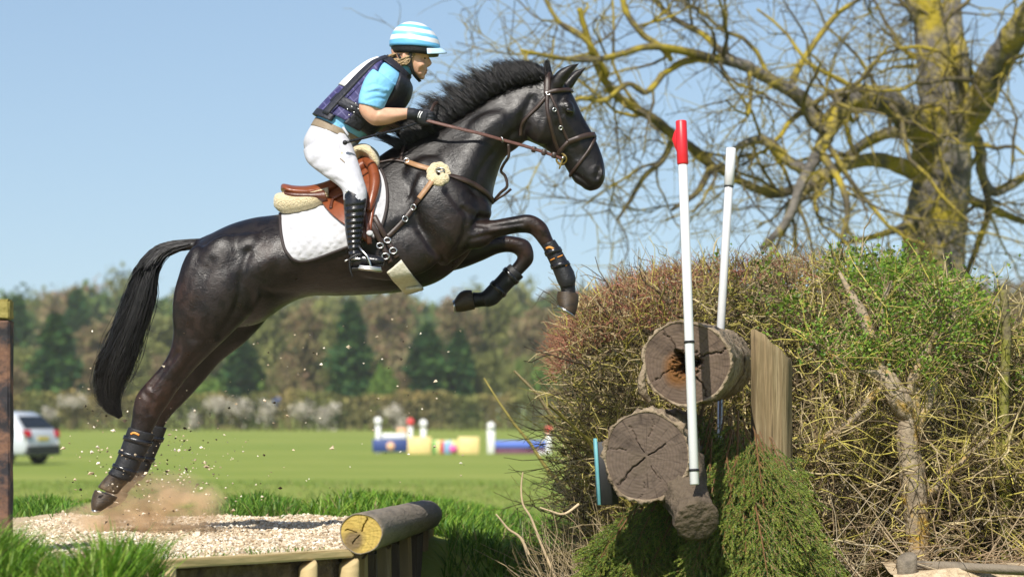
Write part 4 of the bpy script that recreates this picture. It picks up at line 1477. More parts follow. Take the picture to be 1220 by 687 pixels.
def bb_cache(v):
    # surface of all vest pieces, for the eyelets
    if 'x' not in _bbc:
        Vs, Fs, n = [], [], 0
        for o in [v] + list(v.children):
            Vs += [Vector(p.co) for p in o.data.vertices]
            Fs += [tuple(i + n for i in p.vertices) for p in o.data.polygons]
            n = len(Vs)
        _bbc['x'] = BVHTree.FromPolygons(Vs, Fs)
    return _bbc['x']


_bbc = {}
RIDER = build_rider()
# the whip in the rider's near hand
g = Geo()
tube(g, [P(508, 143.5, -.128), P(470, 155, -.20), P(411, 170, -.30)], [.005, .006, .0075], 10)
wh = g.obj('riding_whip', M_BLACKL)
tag(wh, 'black riding whip held along the rider thigh', 'whip')
g = Geo(); ball(g, 411, 170, -.30, 3, 3, .013); g.obj('whip_cap', M_BLACK, wh)
# ================================================================ ground
def sstep(a, b, x):
    t = np.clip((x - a) / (b - a), 0, 1)
    return t * t * (3 - 2 * t)


def hgt(x, y):
    x = np.asarray(x, dtype=float); y = np.asarray(y, dtype=float)
    near = 1 - sstep(7, 30, y)
    z = .62 * near
    left = 1 - sstep(-1.2, 1.4, x - .02 * (y - 2))
    z = z + left * .43 * (1 - sstep(3.2, 20, y)) * sstep(1.2, 2.0, y)
    front = (1 - sstep(-1.75, -1.35, x)) * (1 - sstep(-2.6, -2.1, y))
    z = z + .43 * front
    z = z - .35 * sstep(-5.5, -13, y) * front
    z = z + .03 * np.sin(x * 1.7 + y * .6) * np.cos(y * .9 - x * .4) * near * .6
    return z


def ground_material():
    m = mat('grass_ground', [(0.12, 0.17, 0.026), (0.16, 0.215, 0.038), (0.23, 0.245, 0.060)], scale=.35, rough=0.9, bump=0.6, bscale=9, spec=0.15, bdist=.08)
    N, L, b = nodes(m)
    tc = N.new('ShaderNodeTexCoord')
    mp = N.new('ShaderNodeMapping'); mp.inputs['Scale'].default_value = (.05, .16, 1)
    L.new(tc.outputs['Object'], mp.inputs[0])
    nz = N.new('ShaderNodeTexNoise'); nz.inputs['Scale'].default_value = 1.0; nz.inputs['Detail'].default_value = 7
    L.new(mp.outputs[0], nz.inputs[0])
    rp = N.new('ShaderNodeValToRGB')
    rp.color_ramp.elements[0].position = .36; rp.color_ramp.elements[0].color = (.165, .225, .034, 1)
    rp.color_ramp.elements[1].position = .64; rp.color_ramp.elements[1].color = (.27, .295, .066, 1)
    L.new(nz.outputs[0], rp.inputs[0])
    mi = N.new('ShaderNodeMix'); mi.data_type = 'RGBA'; mi.inputs[0].default_value = .6
    old = b.inputs['Base Color'].links[0].from_socket
    L.new(old, mi.inputs[6]); L.new(rp.outputs[0], mi.inputs[7]); L.new(mi.outputs[2], b.inputs['Base Color'])
    return m


M_GROUND = ground_material()
def build_ground():
    xs = np.unique(np.concatenate([-np.geomspace(6, 2500, 40), np.linspace(-6, 6, 121), np.geomspace(6, 2500, 40)]))
    ys = np.unique(np.concatenate([-np.geomspace(6, 60, 14), np.linspace(-6, 12, 181), np.geomspace(12, 40, 60), np.geomspace(40, 4000, 50)]))
    X, Y = np.meshgrid(xs, ys)
    V = np.stack([X, Y, hgt(X, Y)], -1).reshape(-1, 3)
    nx, ny = len(xs), len(ys)
    a = (np.arange(ny - 1)[:, None] * nx + np.arange(nx - 1)[None]).ravel()
    me = mesh_np('ground', V, np.stack([a, a + 1, a + 1 + nx, a + nx], -1))
    o = link('ground', me, M_GROUND)
    tag(o, 'green grass field stretching to the far hedge', None, None, 'structure')
build_ground()


def blades(xy, z, h, w, cols, lean=.45, bend=.5):
    """grass blades: 7 points each"""
    n = len(xy)
    a = rng.uniform(0, 2 * np.pi, n)
    d = np.stack([np.cos(a), np.sin(a), np.zeros(n)], -1)
    s = np.stack([-np.sin(a + rng.normal(0, .5, n)), np.cos(a), np.zeros(n)], -1)
    base = np.column_stack([xy, z])
    ln = np.abs(rng.normal(0, lean, n)) + .08
    bd = rng.uniform(.1, 1, n) * bend
    V = np.zeros((n, 7, 3))
    for k, u in enumerate((0, .4, .75)):
        p = base + d * (h * (ln * u + bd * u * u * .8))[:, None]
        p[:, 2] += h * u * (1 - .35 * bd * u)
        ww = w * (1 - .35 * u)
        V[:, 2 * k] = p - s * ww[:, None] / 2
        V[:, 2 * k + 1] = p + s * ww[:, None] / 2
    p = base + d * (h * (ln + bd * .8))[:, None]
    p[:, 2] += h * (1 - .45 * bd)
    V[:, 6] = p
    i = np.arange(n)[:, None] * 7
    q = np.concatenate([i + np.array([[0, 1, 3, 2]]), i + np.array([[2, 3, 5, 4]])])
    t = i + np.array([[4, 5, 6]])
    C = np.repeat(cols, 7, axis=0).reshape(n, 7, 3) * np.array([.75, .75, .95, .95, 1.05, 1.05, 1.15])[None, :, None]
    return V.reshape(-1, 3), q, t, C.reshape(-1, 3)


M_GRASS = mat('grass_blades', [(.85, .85, .85), (1.1, 1.1, 1.0)], scale=3, rough=.5, spec=.35, attr=True, trans=.35)
GREENS = np.array([[.070, .15, .014], [.10, .20, .018], [.14, .235, .028], [.18, .25, .04], [.05, .12, .014]])


def grass_obj(name, label, xy, h, w, dry=.06, lean=.45, tint=(1, 1, 1), zoff=0.0, zf=None):
    n = len(xy)
    z = (hgt(xy[:, 0], xy[:, 1]) if zf is None else zf(xy[:, 0], xy[:, 1])) - .01 + zoff
    c = GREENS[rng.integers(0, len(GREENS), n)] * rng.uniform(.8, 1.2, (n, 1)) * np.array(tint)
    d = rng.random(n) < dry
    c[d] = np.array([.30, .25, .11]) * rng.uniform(.7, 1.2, (d.sum(), 1))
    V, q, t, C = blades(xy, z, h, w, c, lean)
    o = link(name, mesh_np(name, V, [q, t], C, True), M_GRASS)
    tag(o, label, 'grass', None, 'stuff')
    return o


def clumpy(n, x0, x1, y0, y1, nc, spread):
    cx, cy = rng.uniform(x0, x1, nc), rng.uniform(y0, y1, nc)
    k = rng.integers(0, nc, n)
    return np.stack([cx[k] + rng.normal(0, spread, n), cy[k] + rng.normal(0, spread, n)], -1)


def build_grass():
    # tufts on the near left bank
    def bank_line(x):   # right where the bank falls away to the timber front
        return x
    xy = np.concatenate([clumpy(5200, -2.25, -1.42, -4.3, -2.95, 46, .05), np.stack([rng.uniform(-2.3, -1.40, 3200), rng.uniform(-4.6, -3.0, 3200)], -1)])
    xy = xy[(xy[:, 0] < -1.38)]
    front = xy[:, 1] < -2.86 - .55 * (xy[:, 0] + 1.4) * .0
    xy = xy[front]
    # lower towards the middle so that the gravel shows
    n = len(xy)
    h = rng.uniform(.06, .19, n) * (1 + .5 * np.sin(xy[:, 0] * 9 + 1.0)) * np.clip(1.25 - (xy[:, 1] + 4.2) * .45, .45, 1.25)
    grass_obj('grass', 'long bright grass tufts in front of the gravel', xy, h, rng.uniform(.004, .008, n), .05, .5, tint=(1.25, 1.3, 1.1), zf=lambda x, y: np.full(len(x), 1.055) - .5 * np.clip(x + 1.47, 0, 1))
    # behind the gravel
    xy = np.concatenate([clumpy(9000, -3.4, -.3, 2.25, 4.4, 70, .12), np.stack([rng.uniform(-3.6, -.2, 9000), rng.uniform(2.2, 5.5, 9000)], -1)])
    n = len(xy)
    h = rng.uniform(.04, .14, n)
    px = 610 + xy[:, 0] * FPX / (15 + xy[:, 1])
    h *= .10 + 1.0 * np.exp(-((px - 305) / 55) ** 2) + .95 * np.exp(-((px - 50) / 55) ** 2)
    grass_obj('grass', 'rough grass tufts along the back of the gravel', xy, h, rng.uniform(.005, .010, n), .05, .45, tint=(1.0, 1.12, 1.0))
    # slope between the timber bank and the hedge
    xy = np.stack([rng.uniform(-1.2, 2.6, 34000), rng.uniform(-2.2, 13, 34000)], -1)
    xy = np.concatenate([xy, np.stack([rng.uniform(-.5, 1.0, 16000), rng.uniform(-1.5, 5, 16000)], -1)])
    xy = xy[(xy[:, 0] > -.44 + .04 * xy[:, 1]) | (xy[:, 1] > 2.4)]
    n = len(xy)
    h = rng.uniform(.05, .17, n) * np.clip(1.25 - xy[:, 1] * .06, .4, 1)
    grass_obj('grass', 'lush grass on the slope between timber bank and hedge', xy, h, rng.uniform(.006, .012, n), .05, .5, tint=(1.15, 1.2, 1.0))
    # field grass further out, shorter
    xy = np.stack([rng.uniform(-1, 1, 42000), 9 + 45 * rng.random(42000) ** 1.6], -1)
    xy[:, 0] = xy[:, 0] * (15 + xy[:, 1]) * .18 - .4
    n = len(xy)
    grass_obj('grass', 'short mown grass of the open field', xy, rng.uniform(.03, .085, n), rng.uniform(.012, .03, n), .12, .6, tint=(1.35, 1.2, 1.2))
build_grass()


# ================================================================ gravel take-off and its timber bank
M_GRAVEL = mat('gravel_bed', [(.34, .25, .15), (.50, .39, .25), (.60, .49, .34)], scale=26, rough=.9, bump=1.0, bscale=50, spec=.2, bdist=.02)
M_STONE = mat('gravel_stone', [(.85, .85, .85), (1.1, 1.1, 1.1)], scale=20, rough=.85, attr=True, spec=.25)
M_TIMBER = mat('weathered_timber', [(.20, .13, .06), (.36, .25, .12), (.28, .20, .10), (.42, .32, .18)], scale=6, rough=.8, bump=.6, bscale=18, stretch=(1, 1, .18), spec=.2, bdist=.012)
M_TIMBERH = mat('pale_edge_timber', [(.34, .25, .12), (.48, .37, .19), (.42, .32, .16)], scale=9, rough=.8, bump=.6, bscale=24, stretch=(.25, .25, 1), spec=.2, bdist=.01)
M_DARKT = mat('dark_timber', [(.05, .034, .022), (.12, .082, .052), (.08, .055, .036)], scale=8, rough=.85, bump=.7, bscale=22, stretch=(1, 1, .25), bdist=.012)
M_MUD = mat('muddy_bank', [(.035, .022, .014), (.10, .066, .042), (.17, .125, .09)], scale=12, rough=.95, bump=1.0, bscale=20, bdist=.05)
PLAT = 1.083
FL, FR = np.array([-1.455, -3.02]), np.array([-.735, -2.06])     # front edge of the bank, left and right
RR = np.array([-.535, 2.1])                                       # right edge, far end


def stones(n, xyz, size, cols):
    """irregular eight-faced pebbles"""
    base = np.array([[1, 0, 0], [-1, 0, 0], [0, 1, 0], [0, -1, 0], [0, 0, 1], [0, 0, -1]], dtype=float)
    T = np.array([[0, 2, 4], [2, 1, 4], [1, 3, 4], [3, 0, 4], [2, 0, 5], [1, 2, 5], [3, 1, 5], [0, 3, 5]])
    Vs = base[None] * rng.uniform(.55, 1.2, (n, 6, 1)) + rng.normal(0, .18, (n, 6, 3))
    a = rng.uniform(0, 6.28, n); b = rng.uniform(-.6, .6, n)
    ca, sa, cb, sb = np.cos(a), np.sin(a), np.cos(b), np.sin(b)
    x, y, z = Vs[..., 0].copy(), Vs[..., 1].copy(), Vs[..., 2].copy() * .7
    x2 = x * cb[:, None] + z * sb[:, None]; z2 = -x * sb[:, None] + z * cb[:, None]
    Vs = np.stack([x2 * ca[:, None] - y * sa[:, None], x2 * sa[:, None] + y * ca[:, None], z2], -1) * size[:, None, None] + xyz[:, None, :]
    t = (np.arange(n)[:, None, None] * 6 + T[None]).reshape(-1, 3)
    return Vs.reshape(-1, 3), t, np.repeat(cols, 6, axis=0)


STONE_C = np.array([[.62, .52, .38], [.70, .62, .48], [.52, .42, .29], [.76, .70, .58], [.38, .29, .19], [.58, .46, .31]])


def gz(x, y):
    return PLAT + .014 * np.sin(x * 5 + y * 2.2) * np.cos(y * 3.1 - x) + .010 * np.sin(x * 13 + 1) * np.sin(y * 11) - .012


def build_gravel():
    # bed with a gently uneven top
    nx, ny = 150, 110
    V = []
    for j in range(ny):
        v = j / (ny - 1)
        for i in range(nx):
            u = i / (nx - 1)
            # left edge far out of frame, right edge along the log
            yl, yr = -3.75 + 6.0 * v, -2.02 + 4.12 * v
            xl, xr = -5.0, FR[0] + (RR[0] - FR[0]) * v + .02
            # front edge bends at FL
            x = xl + (xr - xl) * u ** .7
            if x < FL[0]:
                y0 = FL[1] - .12 * (FL[0] - x)
            else:
                y0 = FL[1] + (FR[1] - FL[1]) * (x - FL[0]) / (FR[0] - FL[0])
            y = y0 + (2.3 - y0) * v
            V.append((x, y, float(gz(x, y)) - .25 * (v > .995)))
    a = (np.arange(ny - 1)[:, None] * nx + np.arange(nx - 1)[None]).ravel()
    o = link('gravel_bed', mesh_np('gravel_bed', np.array(V), np.stack([a, a + 1, a + 1 + nx, a + nx], -1)), M_GRAVEL)
    tag(o, 'pale gravel take-off surface on the timber bank', None, None, 'structure')
    n = 38000
    x = rng.uniform(-2.6, -.62, n)
    yy0 = np.where(x < FL[0], FL[1] - .12 * (FL[0] - x), FL[1] + (FR[1] - FL[1]) * (x - FL[0]) / (FR[0] - FL[0])) + .03
    y = yy0 + (2.25 - yy0) * rng.random(n)
    k = x < FR[0] + (RR[0] - FR[0]) * (y + 2.06) / 4.16 - .06
    x, y = x[k], y[k]; n = len(x)
    size = rng.gamma(2.5, .0018, n) + .0022
    V, t, C = stones(n, np.stack([x, y, gz(x, y) + size * .3], -1), size, STONE_C[rng.integers(0, 6, n)] * rng.uniform(.75, 1.15, (n, 1)))
    o = link('gravel', mesh_np('gravel', V, t, C, False), M_STONE)
    tag(o, 'loose cream and tan gravel stones on the bank', 'gravel', None, 'stuff')
    # weeds growing through near the front edge
    xy = np.stack([rng.uniform(-1.5, -.8, 240), np.zeros(240)], -1)
    xy[:, 1] = FL[1] + (FR[1] - FL[1]) * (xy[:, 0] - FL[0]) / (FR[0] - FL[0]) + np.abs(rng.normal(.05, .22, 240))
    grass_obj('grass', 'thin weeds sprouting through the gravel edge', xy, rng.uniform(.02, .05, 240), rng.uniform(.004, .007, 240), .2, .7, zf=lambda x, y: gz(x, y))


def jitter_box(c, sx, sy, sz, rotz=0, roty=0, j=.004, bev=.008, cuts=3, rotx=0):
    """hewn timber: a bevelled box, subdivided and roughened"""
    bm = bmesh.new()
    bmesh.ops.create_cube(bm, size=1.0)
    for v in bm.verts:
        v.co = Vector((v.co.x * sx, v.co.y * sy, v.co.z * sz))
    bmesh.ops.bevel(bm, geom=list(bm.edges), offset=bev, segments=2, affect='EDGES', clamp_overlap=True)
    bmesh.ops.subdivide_edges(bm, edges=[e for e in bm.edges if e.calc_length() > max(sx, sy, sz) * .3], cuts=cuts, use_grid_fill=True)
    M = Matrix.Rotation(rotz, 3, 'Z') @ Matrix.Rotation(roty, 3, 'Y') @ Matrix.Rotation(rotx, 3, 'X')
    for v in bm.verts:
        v.co = Vector(v.co) + Vector((random.uniform(-j, j), random.uniform(-j, j), random.uniform(-j, j)))
        v.co = M @ v.co + Vector(c)
    me = bpy.data.meshes.new('timber')
    bm.to_mesh(me); bm.free()
    for p in me.polygons: p.use_smooth = False
    return me


def round_post(x, y, z0, z1, r, seg=14, cut=.02):
    R = []
    ph = rng.uniform(0, 6)
    for z in np.linspace(z0, z1, 7):
        a = np.linspace(0, 2 * np.pi, seg, endpoint=False)
        rr = r * (1 + .04 * np.sin(3 * a + ph) + .02 * np.sin(5 * a + z * 9))
        p = np.stack([x + rr * np.cos(a), y + rr * np.sin(a), np.full(seg, z)], -1)
        if z == z1: p[:, 2] += cut * np.cos(a - 1)
        R.append(p)
    p = R[-1].copy(); p[:, :2] = np.array([x, y]) + (p[:, :2] - np.array([x, y])) * .86; p[:, 2] += .008
    R.append(p)
    return R


def build_bank():
    d = FR - FL
    L = np.linalg.norm(d); ang = math.atan2(d[1], d[0])
    mid = (FL + FR) / 2
    r = empty('timber_bank', (mid[0], mid[1], .3))
    tag(r, 'low timber retaining bank holding the gravel with stakes and pale edge beam', 'bank')
    link('edge_beam', jitter_box((mid[0], mid[1], PLAT - .012), L + .04, .11, .036, ang, 0, .002, .006), M_TIMBERH, r)
    nrm = np.array([d[1], -d[0]]) / L
    # muddy boards under the beam
    for k in range(2):
        c = mid - nrm * .035
        link('plank', jitter_box((c[0], c[1], PLAT - .11 - .17 * k), L, .05, .155, ang, 0, .008, .008, 9), M_MUD, r)
    for k in range(2, 4):
        c = mid - nrm * .035
        link('plank', jitter_box((c[0], c[1], PLAT - .11 - .17 * k), L, .05, .155, ang, 0, .008, .008, 5), M_MUD, r)
    for u, w in ((.045, .042), (.77, .040), (.995, .044)):
        c = FL + d * u + nrm * .045
        g = Geo()
        rings_to_geo(g, round_post(c[0], c[1], .35, PLAT - .035 - (.02 if u > .5 else 0), w))
        g.obj('stake', M_TIMBERH, r)
    # right side: thick stakes below the log, one behind the other
    s = RR - FR
    for k in range(7):
        u = .03 + .148 * k
        c = FR + s * u + np.array([.035, .0])
        h = PLAT - .03 + random.uniform(-.02, .0) - .02 * u
        link('stake', jitter_box((c[0] - .01 * (k % 2), c[1] + .26, (h + .3) / 2), .10, .50 + .05 * (k % 2), h - .3, random.uniform(-.04, .04), random.uniform(-.03, .02), .004, .012), M_DARKT if k % 2 else M_TIMBER, r)
    # fill behind the boards
    g = Geo()
    poly = [FL + np.array([.03, .08]), FR + np.array([-.02, .06]), RR + np.array([-.03, 0]), np.array([-3.4, 2.1]), np.array([-3.4, -2.6])]
    V = [(p[0], p[1], PLAT - .055) for p in poly] + [(p[0], p[1], .35) for p in poly]
    n = len(poly)
    g.add(V, [[i, i + n, (i + 1) % n + n, (i + 1) % n] for i in range(n)], [[0, 1, 2], [0, 2, 3], [0, 3, 4]])
    g.obj('earth_fill', M_MUD, r, smooth=False)


build_gravel()
build_bank()
# ================================================================ logs
def bark_material(name, cols, lich=None):
    m = mat(name, cols, scale=7, rough=.9, bump=.9, bscale=34, spec=.15, bdist=.03)
    return m


M_BARK = bark_material('log_bark', [(.075, .052, .034), (.20, .15, .10), (.30, .235, .16), (.15, .11, .075)])
M_STUB = bark_material('dark_bark', [(.045, .034, .024), (.12, .092, .064), (.085, .064, .045)])  # same bark as the logs, in darker tones for the stub
M_SMOOTHLOG = mat('grey_debarked_wood', [(.10, .082, .06), (.20, .165, .12), (.15, .12, .085)], scale=5, rough=.8, bump=.6, bscale=26, stretch=(2.5, .35, 2.5), bdist=.012)


def cut_material(name, light, dark, core, ringscale, corer=.0, radius=.2):
    """end grain: growth rings and radial checks in the face's own coordinates"""
    m = mat(name, [dark, light, tuple(np.array(light) * .8)], scale=9, rough=.85, bump=0, spec=.2, detail=8)
    N, L, b = nodes(m)
    tc = N.new('ShaderNodeTexCoord')
    sp = N.new('ShaderNodeSeparateXYZ'); L.new(tc.outputs['Object'], sp.inputs[0])
    cb = N.new('ShaderNodeCombineXYZ'); L.new(sp.outputs[0], cb.inputs[0]); L.new(sp.outputs[2], cb.inputs[1])
    nz = N.new('ShaderNodeTexNoise'); nz.inputs['Scale'].default_value = 7; nz.inputs['Detail'].default_value = 3
    L.new(cb.outputs[0], nz.inputs[0])
    ad = N.new('ShaderNodeVectorMath'); ad.operation = 'MULTIPLY_ADD'; ad.inputs[1].default_value = (.06, .06, 0)
    L.new(nz.outputs['Color'], ad.inputs[0]); L.new(cb.outputs[0], ad.inputs[2])
    ln = N.new('ShaderNodeVectorMath'); ln.operation = 'LENGTH'; L.new(ad.outputs[0], ln.inputs[0])
    mu = N.new('ShaderNodeMath'); mu.operation = 'MULTIPLY'; mu.inputs[1].default_value = ringscale
    L.new(ln.outputs['Value'], mu.inputs[0])
    sn = N.new('ShaderNodeMath'); sn.operation = 'SINE'; L.new(mu.outputs[0], sn.inputs[0])
    # radial checks
    at = N.new('ShaderNodeMath'); at.operation = 'ARCTAN2'; L.new(sp.outputs[2], at.inputs[0]); L.new(sp.outputs[0], at.inputs[1])
    cv = N.new('ShaderNodeCombineXYZ')
    m9 = N.new('ShaderNodeMath'); m9.operation = 'MULTIPLY'; m9.inputs[1].default_value = 6.0
    L.new(at.outputs[0], m9.inputs[0]); L.new(m9.outputs[0], cv.inputs[0])
    m8 = N.new('ShaderNodeMath'); m8.operation = 'MULTIPLY'; m8.inputs[1].default_value = 3.0
    L.new(ln.outputs['Value'], m8.inputs[0]); L.new(m8.outputs[0], cv.inputs[1])
    n2 = N.new('ShaderNodeTexNoise'); n2.inputs['Scale'].default_value = 2.1; n2.inputs['Detail'].default_value = 5
    L.new(cv.outputs[0], n2.inputs[0])
    r2 = N.new('ShaderNodeValToRGB'); r2.color_ramp.elements[0].position = .30; r2.color_ramp.elements[0].color = (.16, .14, .13, 1)
    r2.color_ramp.elements[1].position = .44; r2.color_ramp.elements[1].color = (1, 1, 1, 1)
    L.new(n2.outputs[0], r2.inputs[0])
    mr = N.new('ShaderNodeMapRange'); mr.inputs[1].default_value = -1; mr.inputs[2].default_value = 1; mr.inputs[3].default_value = .90; mr.inputs[4].default_value = 1.05
    L.new(sn.outputs[0], mr.inputs[0])
    old = b.inputs['Base Color'].links[0].from_socket
    mx = N.new('ShaderNodeMix'); mx.data_type = 'RGBA'; mx.blend_type = 'MULTIPLY'; mx.inputs[0].default_value = 1
    L.new(old, mx.inputs[6]); L.new(mr.outputs[0], mx.inputs[7])
    m2 = N.new('ShaderNodeMix'); m2.data_type = 'RGBA'; m2.blend_type = 'MULTIPLY'; m2.inputs[0].default_value = .62
    L.new(mx.outputs[2], m2.inputs[6]); L.new(r2.outputs[0], m2.inputs[7])
    out = m2.outputs[2]
    if core is not None:
        # heartwood or rot of its own colour
        mc = N.new('ShaderNodeMapRange'); mc.inputs[1].default_value = corer * .75; mc.inputs[2].default_value = corer * 1.35; mc.inputs[3].default_value = 1; mc.inputs[4].default_value = 0
        L.new(ln.outputs['Value'], mc.inputs[0])
        m3 = N.new('ShaderNodeMix'); m3.data_type = 'RGBA'; L.new(mc.outputs[0], m3.inputs[0]); L.new(out, m3.inputs[6])
        m4 = N.new('ShaderNodeMix'); m4.data_type = 'RGBA'; m4.blend_type = 'MULTIPLY'; m4.inputs[0].default_value = 1; m4.inputs[6].default_value = (*core, 1)
        L.new(mr.outputs[0], m4.inputs[7]); L.new(m4.outputs[2], m3.inputs[7])
        out = m3.outputs[2]
    L.new(out, b.inputs['Base Color'])
    bp = N.new('ShaderNodeBump'); bp.inputs['Strength'].default_value = .22; bp.inputs['Distance'].default_value = .010
    ml = N.new('ShaderNodeMath'); ml.operation = 'MULTIPLY'; L.new(mr.outputs[0], ml.inputs[0]); L.new(r2.outputs[0], ml.inputs[1])
    L.new(ml.outputs[0], bp.inputs['Height']); L.new(bp.outputs[0], b.inputs['Normal'])
    return m


def vnoise(p, seed=0):
    """cheap smooth noise from sines"""
    r = np.random.default_rng(seed)
    out = 0
    for k in range(6):
        d = r.normal(0, 1, 3); d /= np.linalg.norm(d)
        e = r.normal(0, 1, 3)
        out = out + np.sin(p @ d * (6 + 7 * k) + 2 * np.sin(p @ e * (3 + 2 * k)) + r.uniform(0, 6)) / (1 + .6 * k)
    return out / 2.4


def log_thing(name, label, cat, A, B, ra, rb, face_mat, bark_mat, rough=.02, hollow=0.0, cracks=(), seg=72, nl=60, bark_th=.012, face_off=(0, 0)):
    A, B = np.asarray(A, dtype=float), np.asarray(B, dtype=float)
    ax = B - A; L = np.linalg.norm(ax); ax /= L
    U = np.cross(ax, [0, 0, 1.0]); U /= np.linalg.norm(U)
    W = np.cross(U, ax)
    root = empty(name, tuple((A + B) / 2))
    tag(root, label, cat)
    ang = np.linspace(0, 2 * np.pi, seg, endpoint=False)
    sd = len(label) * 7
    outline = 1 + .030 * np.sin(2 * ang + 1 + sd) + .022 * np.sin(3 * ang + sd * .7) + .012 * np.sin(7 * ang + sd)
    R = []
    for i, t in enumerate(np.linspace(0, 1, nl)):
        r = (ra + (rb - ra) * t) * outline
        p = A + ax * L * t + (np.cos(ang) * r)[:, None] * U + (np.sin(ang) * r)[:, None] * W
        nz = vnoise(np.stack([np.cos(ang) * 2.2, np.sin(ang) * 2.2, np.full(seg, t * L * 2.0)], -1) * 1.0, 3 + sd)
        ridge = np.abs(vnoise(np.stack([np.cos(ang) * 4, np.sin(ang) * 4, np.full(seg, t * L * .9)], -1), 9 + sd))
        rr = r * (1 + 0) + rough * (nz * .45 + ridge * .9 - .2)
        if i == 0: rr = rr * .995
        R.append(A + ax * L * t + (np.cos(ang) * rr)[:, None] * U + (np.sin(ang) * rr)[:, None] * W)
    # bark lip folds in to the cut face
    lip = []
    for q, dz in ((.955, -.002), (.93, .012), (.88, .40)):
        r = ra * outline * q
        lip.append(A + ax * dz + (np.cos(ang) * r)[:, None] * U + (np.sin(ang) * r)[:, None] * W)
    R = lip[::-1] + R
    g = Geo(); rings_to_geo(g, R, True)
    g.obj('bark', bark_mat, root)
    # cut face, own coordinates centred on the pith
    seg = 180
    ang = np.linspace(0, 2 * np.pi, seg, endpoint=False)
    outline = 1 + .030 * np.sin(2 * ang + 1 + sd) + .022 * np.sin(3 * ang + sd * .7) + .012 * np.sin(7 * ang + sd)
    fr = np.linspace(0, 1, 60)
    rr = ra * .95
    V = []
    for f in fr:
        r = rr * f * (1 + (outline - 1) * f)
        dep = np.zeros(seg)
        if hollow:
            hr = hollow * (1 + .28 * np.sin(3 * ang + 1) + .16 * np.sin(5 * ang + 2) + .1 * np.sin(9 * ang))
            dep += .22 * (1 - sstep(.35, .95, r / hr))
            dep += .030 * vnoise(np.stack([np.cos(ang) * r * 16, np.sin(ang) * r * 16, 0 * ang], -1), 5) * (1 - sstep(.8, 1.5, r / hollow)) + .012 * vnoise(np.stack([np.cos(ang) * r * 45, np.sin(ang) * r * 45, 0 * ang], -1), 6) * (1 - sstep(.8, 1.4, r / hollow))
        for ca, cw, c0, c1, cd in cracks:
            da = (ang - ca + np.pi) % (2 * np.pi) - np.pi
            da = da + .05 * np.sin(f * 9 + ca) + .02 * np.sin(f * 31 + 2 * ca)
            dep += cd * np.exp(-(da * r / (cw * .42)) ** 2) * (1 if c0 <= f <= c1 else 0)
        dep += .0015 * vnoise(np.stack([np.cos(ang) * r * 20, np.sin(ang) * r * 20, 0 * ang], -1), 8)
        V.append((np.cos(ang) * r)[:, None] * U + (np.sin(ang) * r)[:, None] * W + ax * (dep + .003)[:, None])
    g = Geo(); rings_to_geo(g, V, False)
    me = g.mesh('cut_face')
    o = bpy.data.objects.new('cut_face', me); COL.objects.link(o)
    me.materials.append(face_mat)
    o.parent = root
    o.location = Vector(A) - Vector(root.location)
    return root, (U, W, ax)


PX = lambda px, py, d: P(px, py, d - CAMD)
M_CUTDARK = cut_material('grey_end_grain', (.125, .092, .070), (.046, .034, .027), (.11, .082, .06), 430, .05)
M_CUTHOLLOW = cut_material('grey_end_grain_rotten_heart', (.125, .088, .064), (.050, .035, .027), (.15, .068, .022), 430, .072)
M_CUTYEL = cut_material('yellow_end_grain', (.46, .33, .09), (.36, .24, .06), (.17, .12, .06), 420, .045)


def build_logs():
    # the take-off log along the right edge of the gravel
    log_thing('takeoff_log', 'round grey log with yellow sawn end on the gravel edge', 'log', PX(430, 635, 12.9), PX(508, 612.5, 17.0), .090, .086, M_CUTYEL, M_SMOOTHLOG, rough=.003, seg=40, nl=24,
              cracks=((1.2, .006, .1, .9, .02), (4.0, .005, .1, .7, .02), (2.9, .005, .2, .8, .015)))
    up, fr = log_thing('fence_log', 'upper log of the jump with a hollow rotten brown heart', 'log', PX(818, 432, 14.1), PX(853, 433, 16.0), .205, .195, M_CUTHOLLOW, M_BARK, rough=.016, hollow=.062,
                       cracks=((.35, .006, .3, 1, .03), (3.6, .005, .35, .95, .02), (5.3, .006, .4, 1, .025), (2.2, .005, .4, .9, .02)))
    lo, fr2 = log_thing('fence_log', 'lower log of the jump with cracked grey end and thick bark', 'log', PX(770, 543, 13.9), PX(812, 537, 15.8), .207, .20, M_CUTDARK, M_BARK, rough=.030,
                        cracks=((.5, .006, .05, .55, .02), (2.1, .004, .1, .8, .02), (3.9, .007, .05, .95, .025), (5.2, .004, .25, .7, .015), (1.4, .004, .45, 1, .015), (2.9, .004, .5, 1, .015), (4.6, .004, .6, 1, .015)))
    # loose bark flap hanging on the upper log
    g = Geo()
    q = [PX(768, 438, 14.05), PX(764.5, 452, 14.05), PX(766, 466, 14.06), PX(774, 478, 14.08)]
    tube(g, q, [.010, .018, .020, .010], 8)
    g.obj('bark_flap', M_BARK, up)
    # stump of a branch under the lower log
    A, B = PX(803, 560, 14.15), PX(831, 620, 13.72)
    A, B = np.array(A), np.array(B)
    ax = B - A; L = np.linalg.norm(ax); ax /= L
    U = np.cross(ax, [0, 1.0, 0]); U /= np.linalg.norm(U); W = np.cross(ax, U)
    ang = np.linspace(0, 2 * np.pi, 40, endpoint=False)
    R = []
    for t in np.linspace(0, 1, 26):
        r = np.interp(t, [0, .35, .75, 1], [.155, .118, .092, .106])
        nz = vnoise(np.stack([np.cos(ang) * 3, np.sin(ang) * 3, np.full(40, t * 1.6)], -1), 21)
        rr = r + .012 * nz
        R.append(A + ax * L * t + (np.cos(ang) * rr)[:, None] * U + (np.sin(ang) * rr)[:, None] * W)
    R.append(B + ax * .006 + (np.cos(ang) * .088)[:, None] * U + (np.sin(ang) * .088)[:, None] * W)
    g = Geo(); rings_to_geo(g, R, True)
    g.obj('branch_stub', M_STUB, lo)


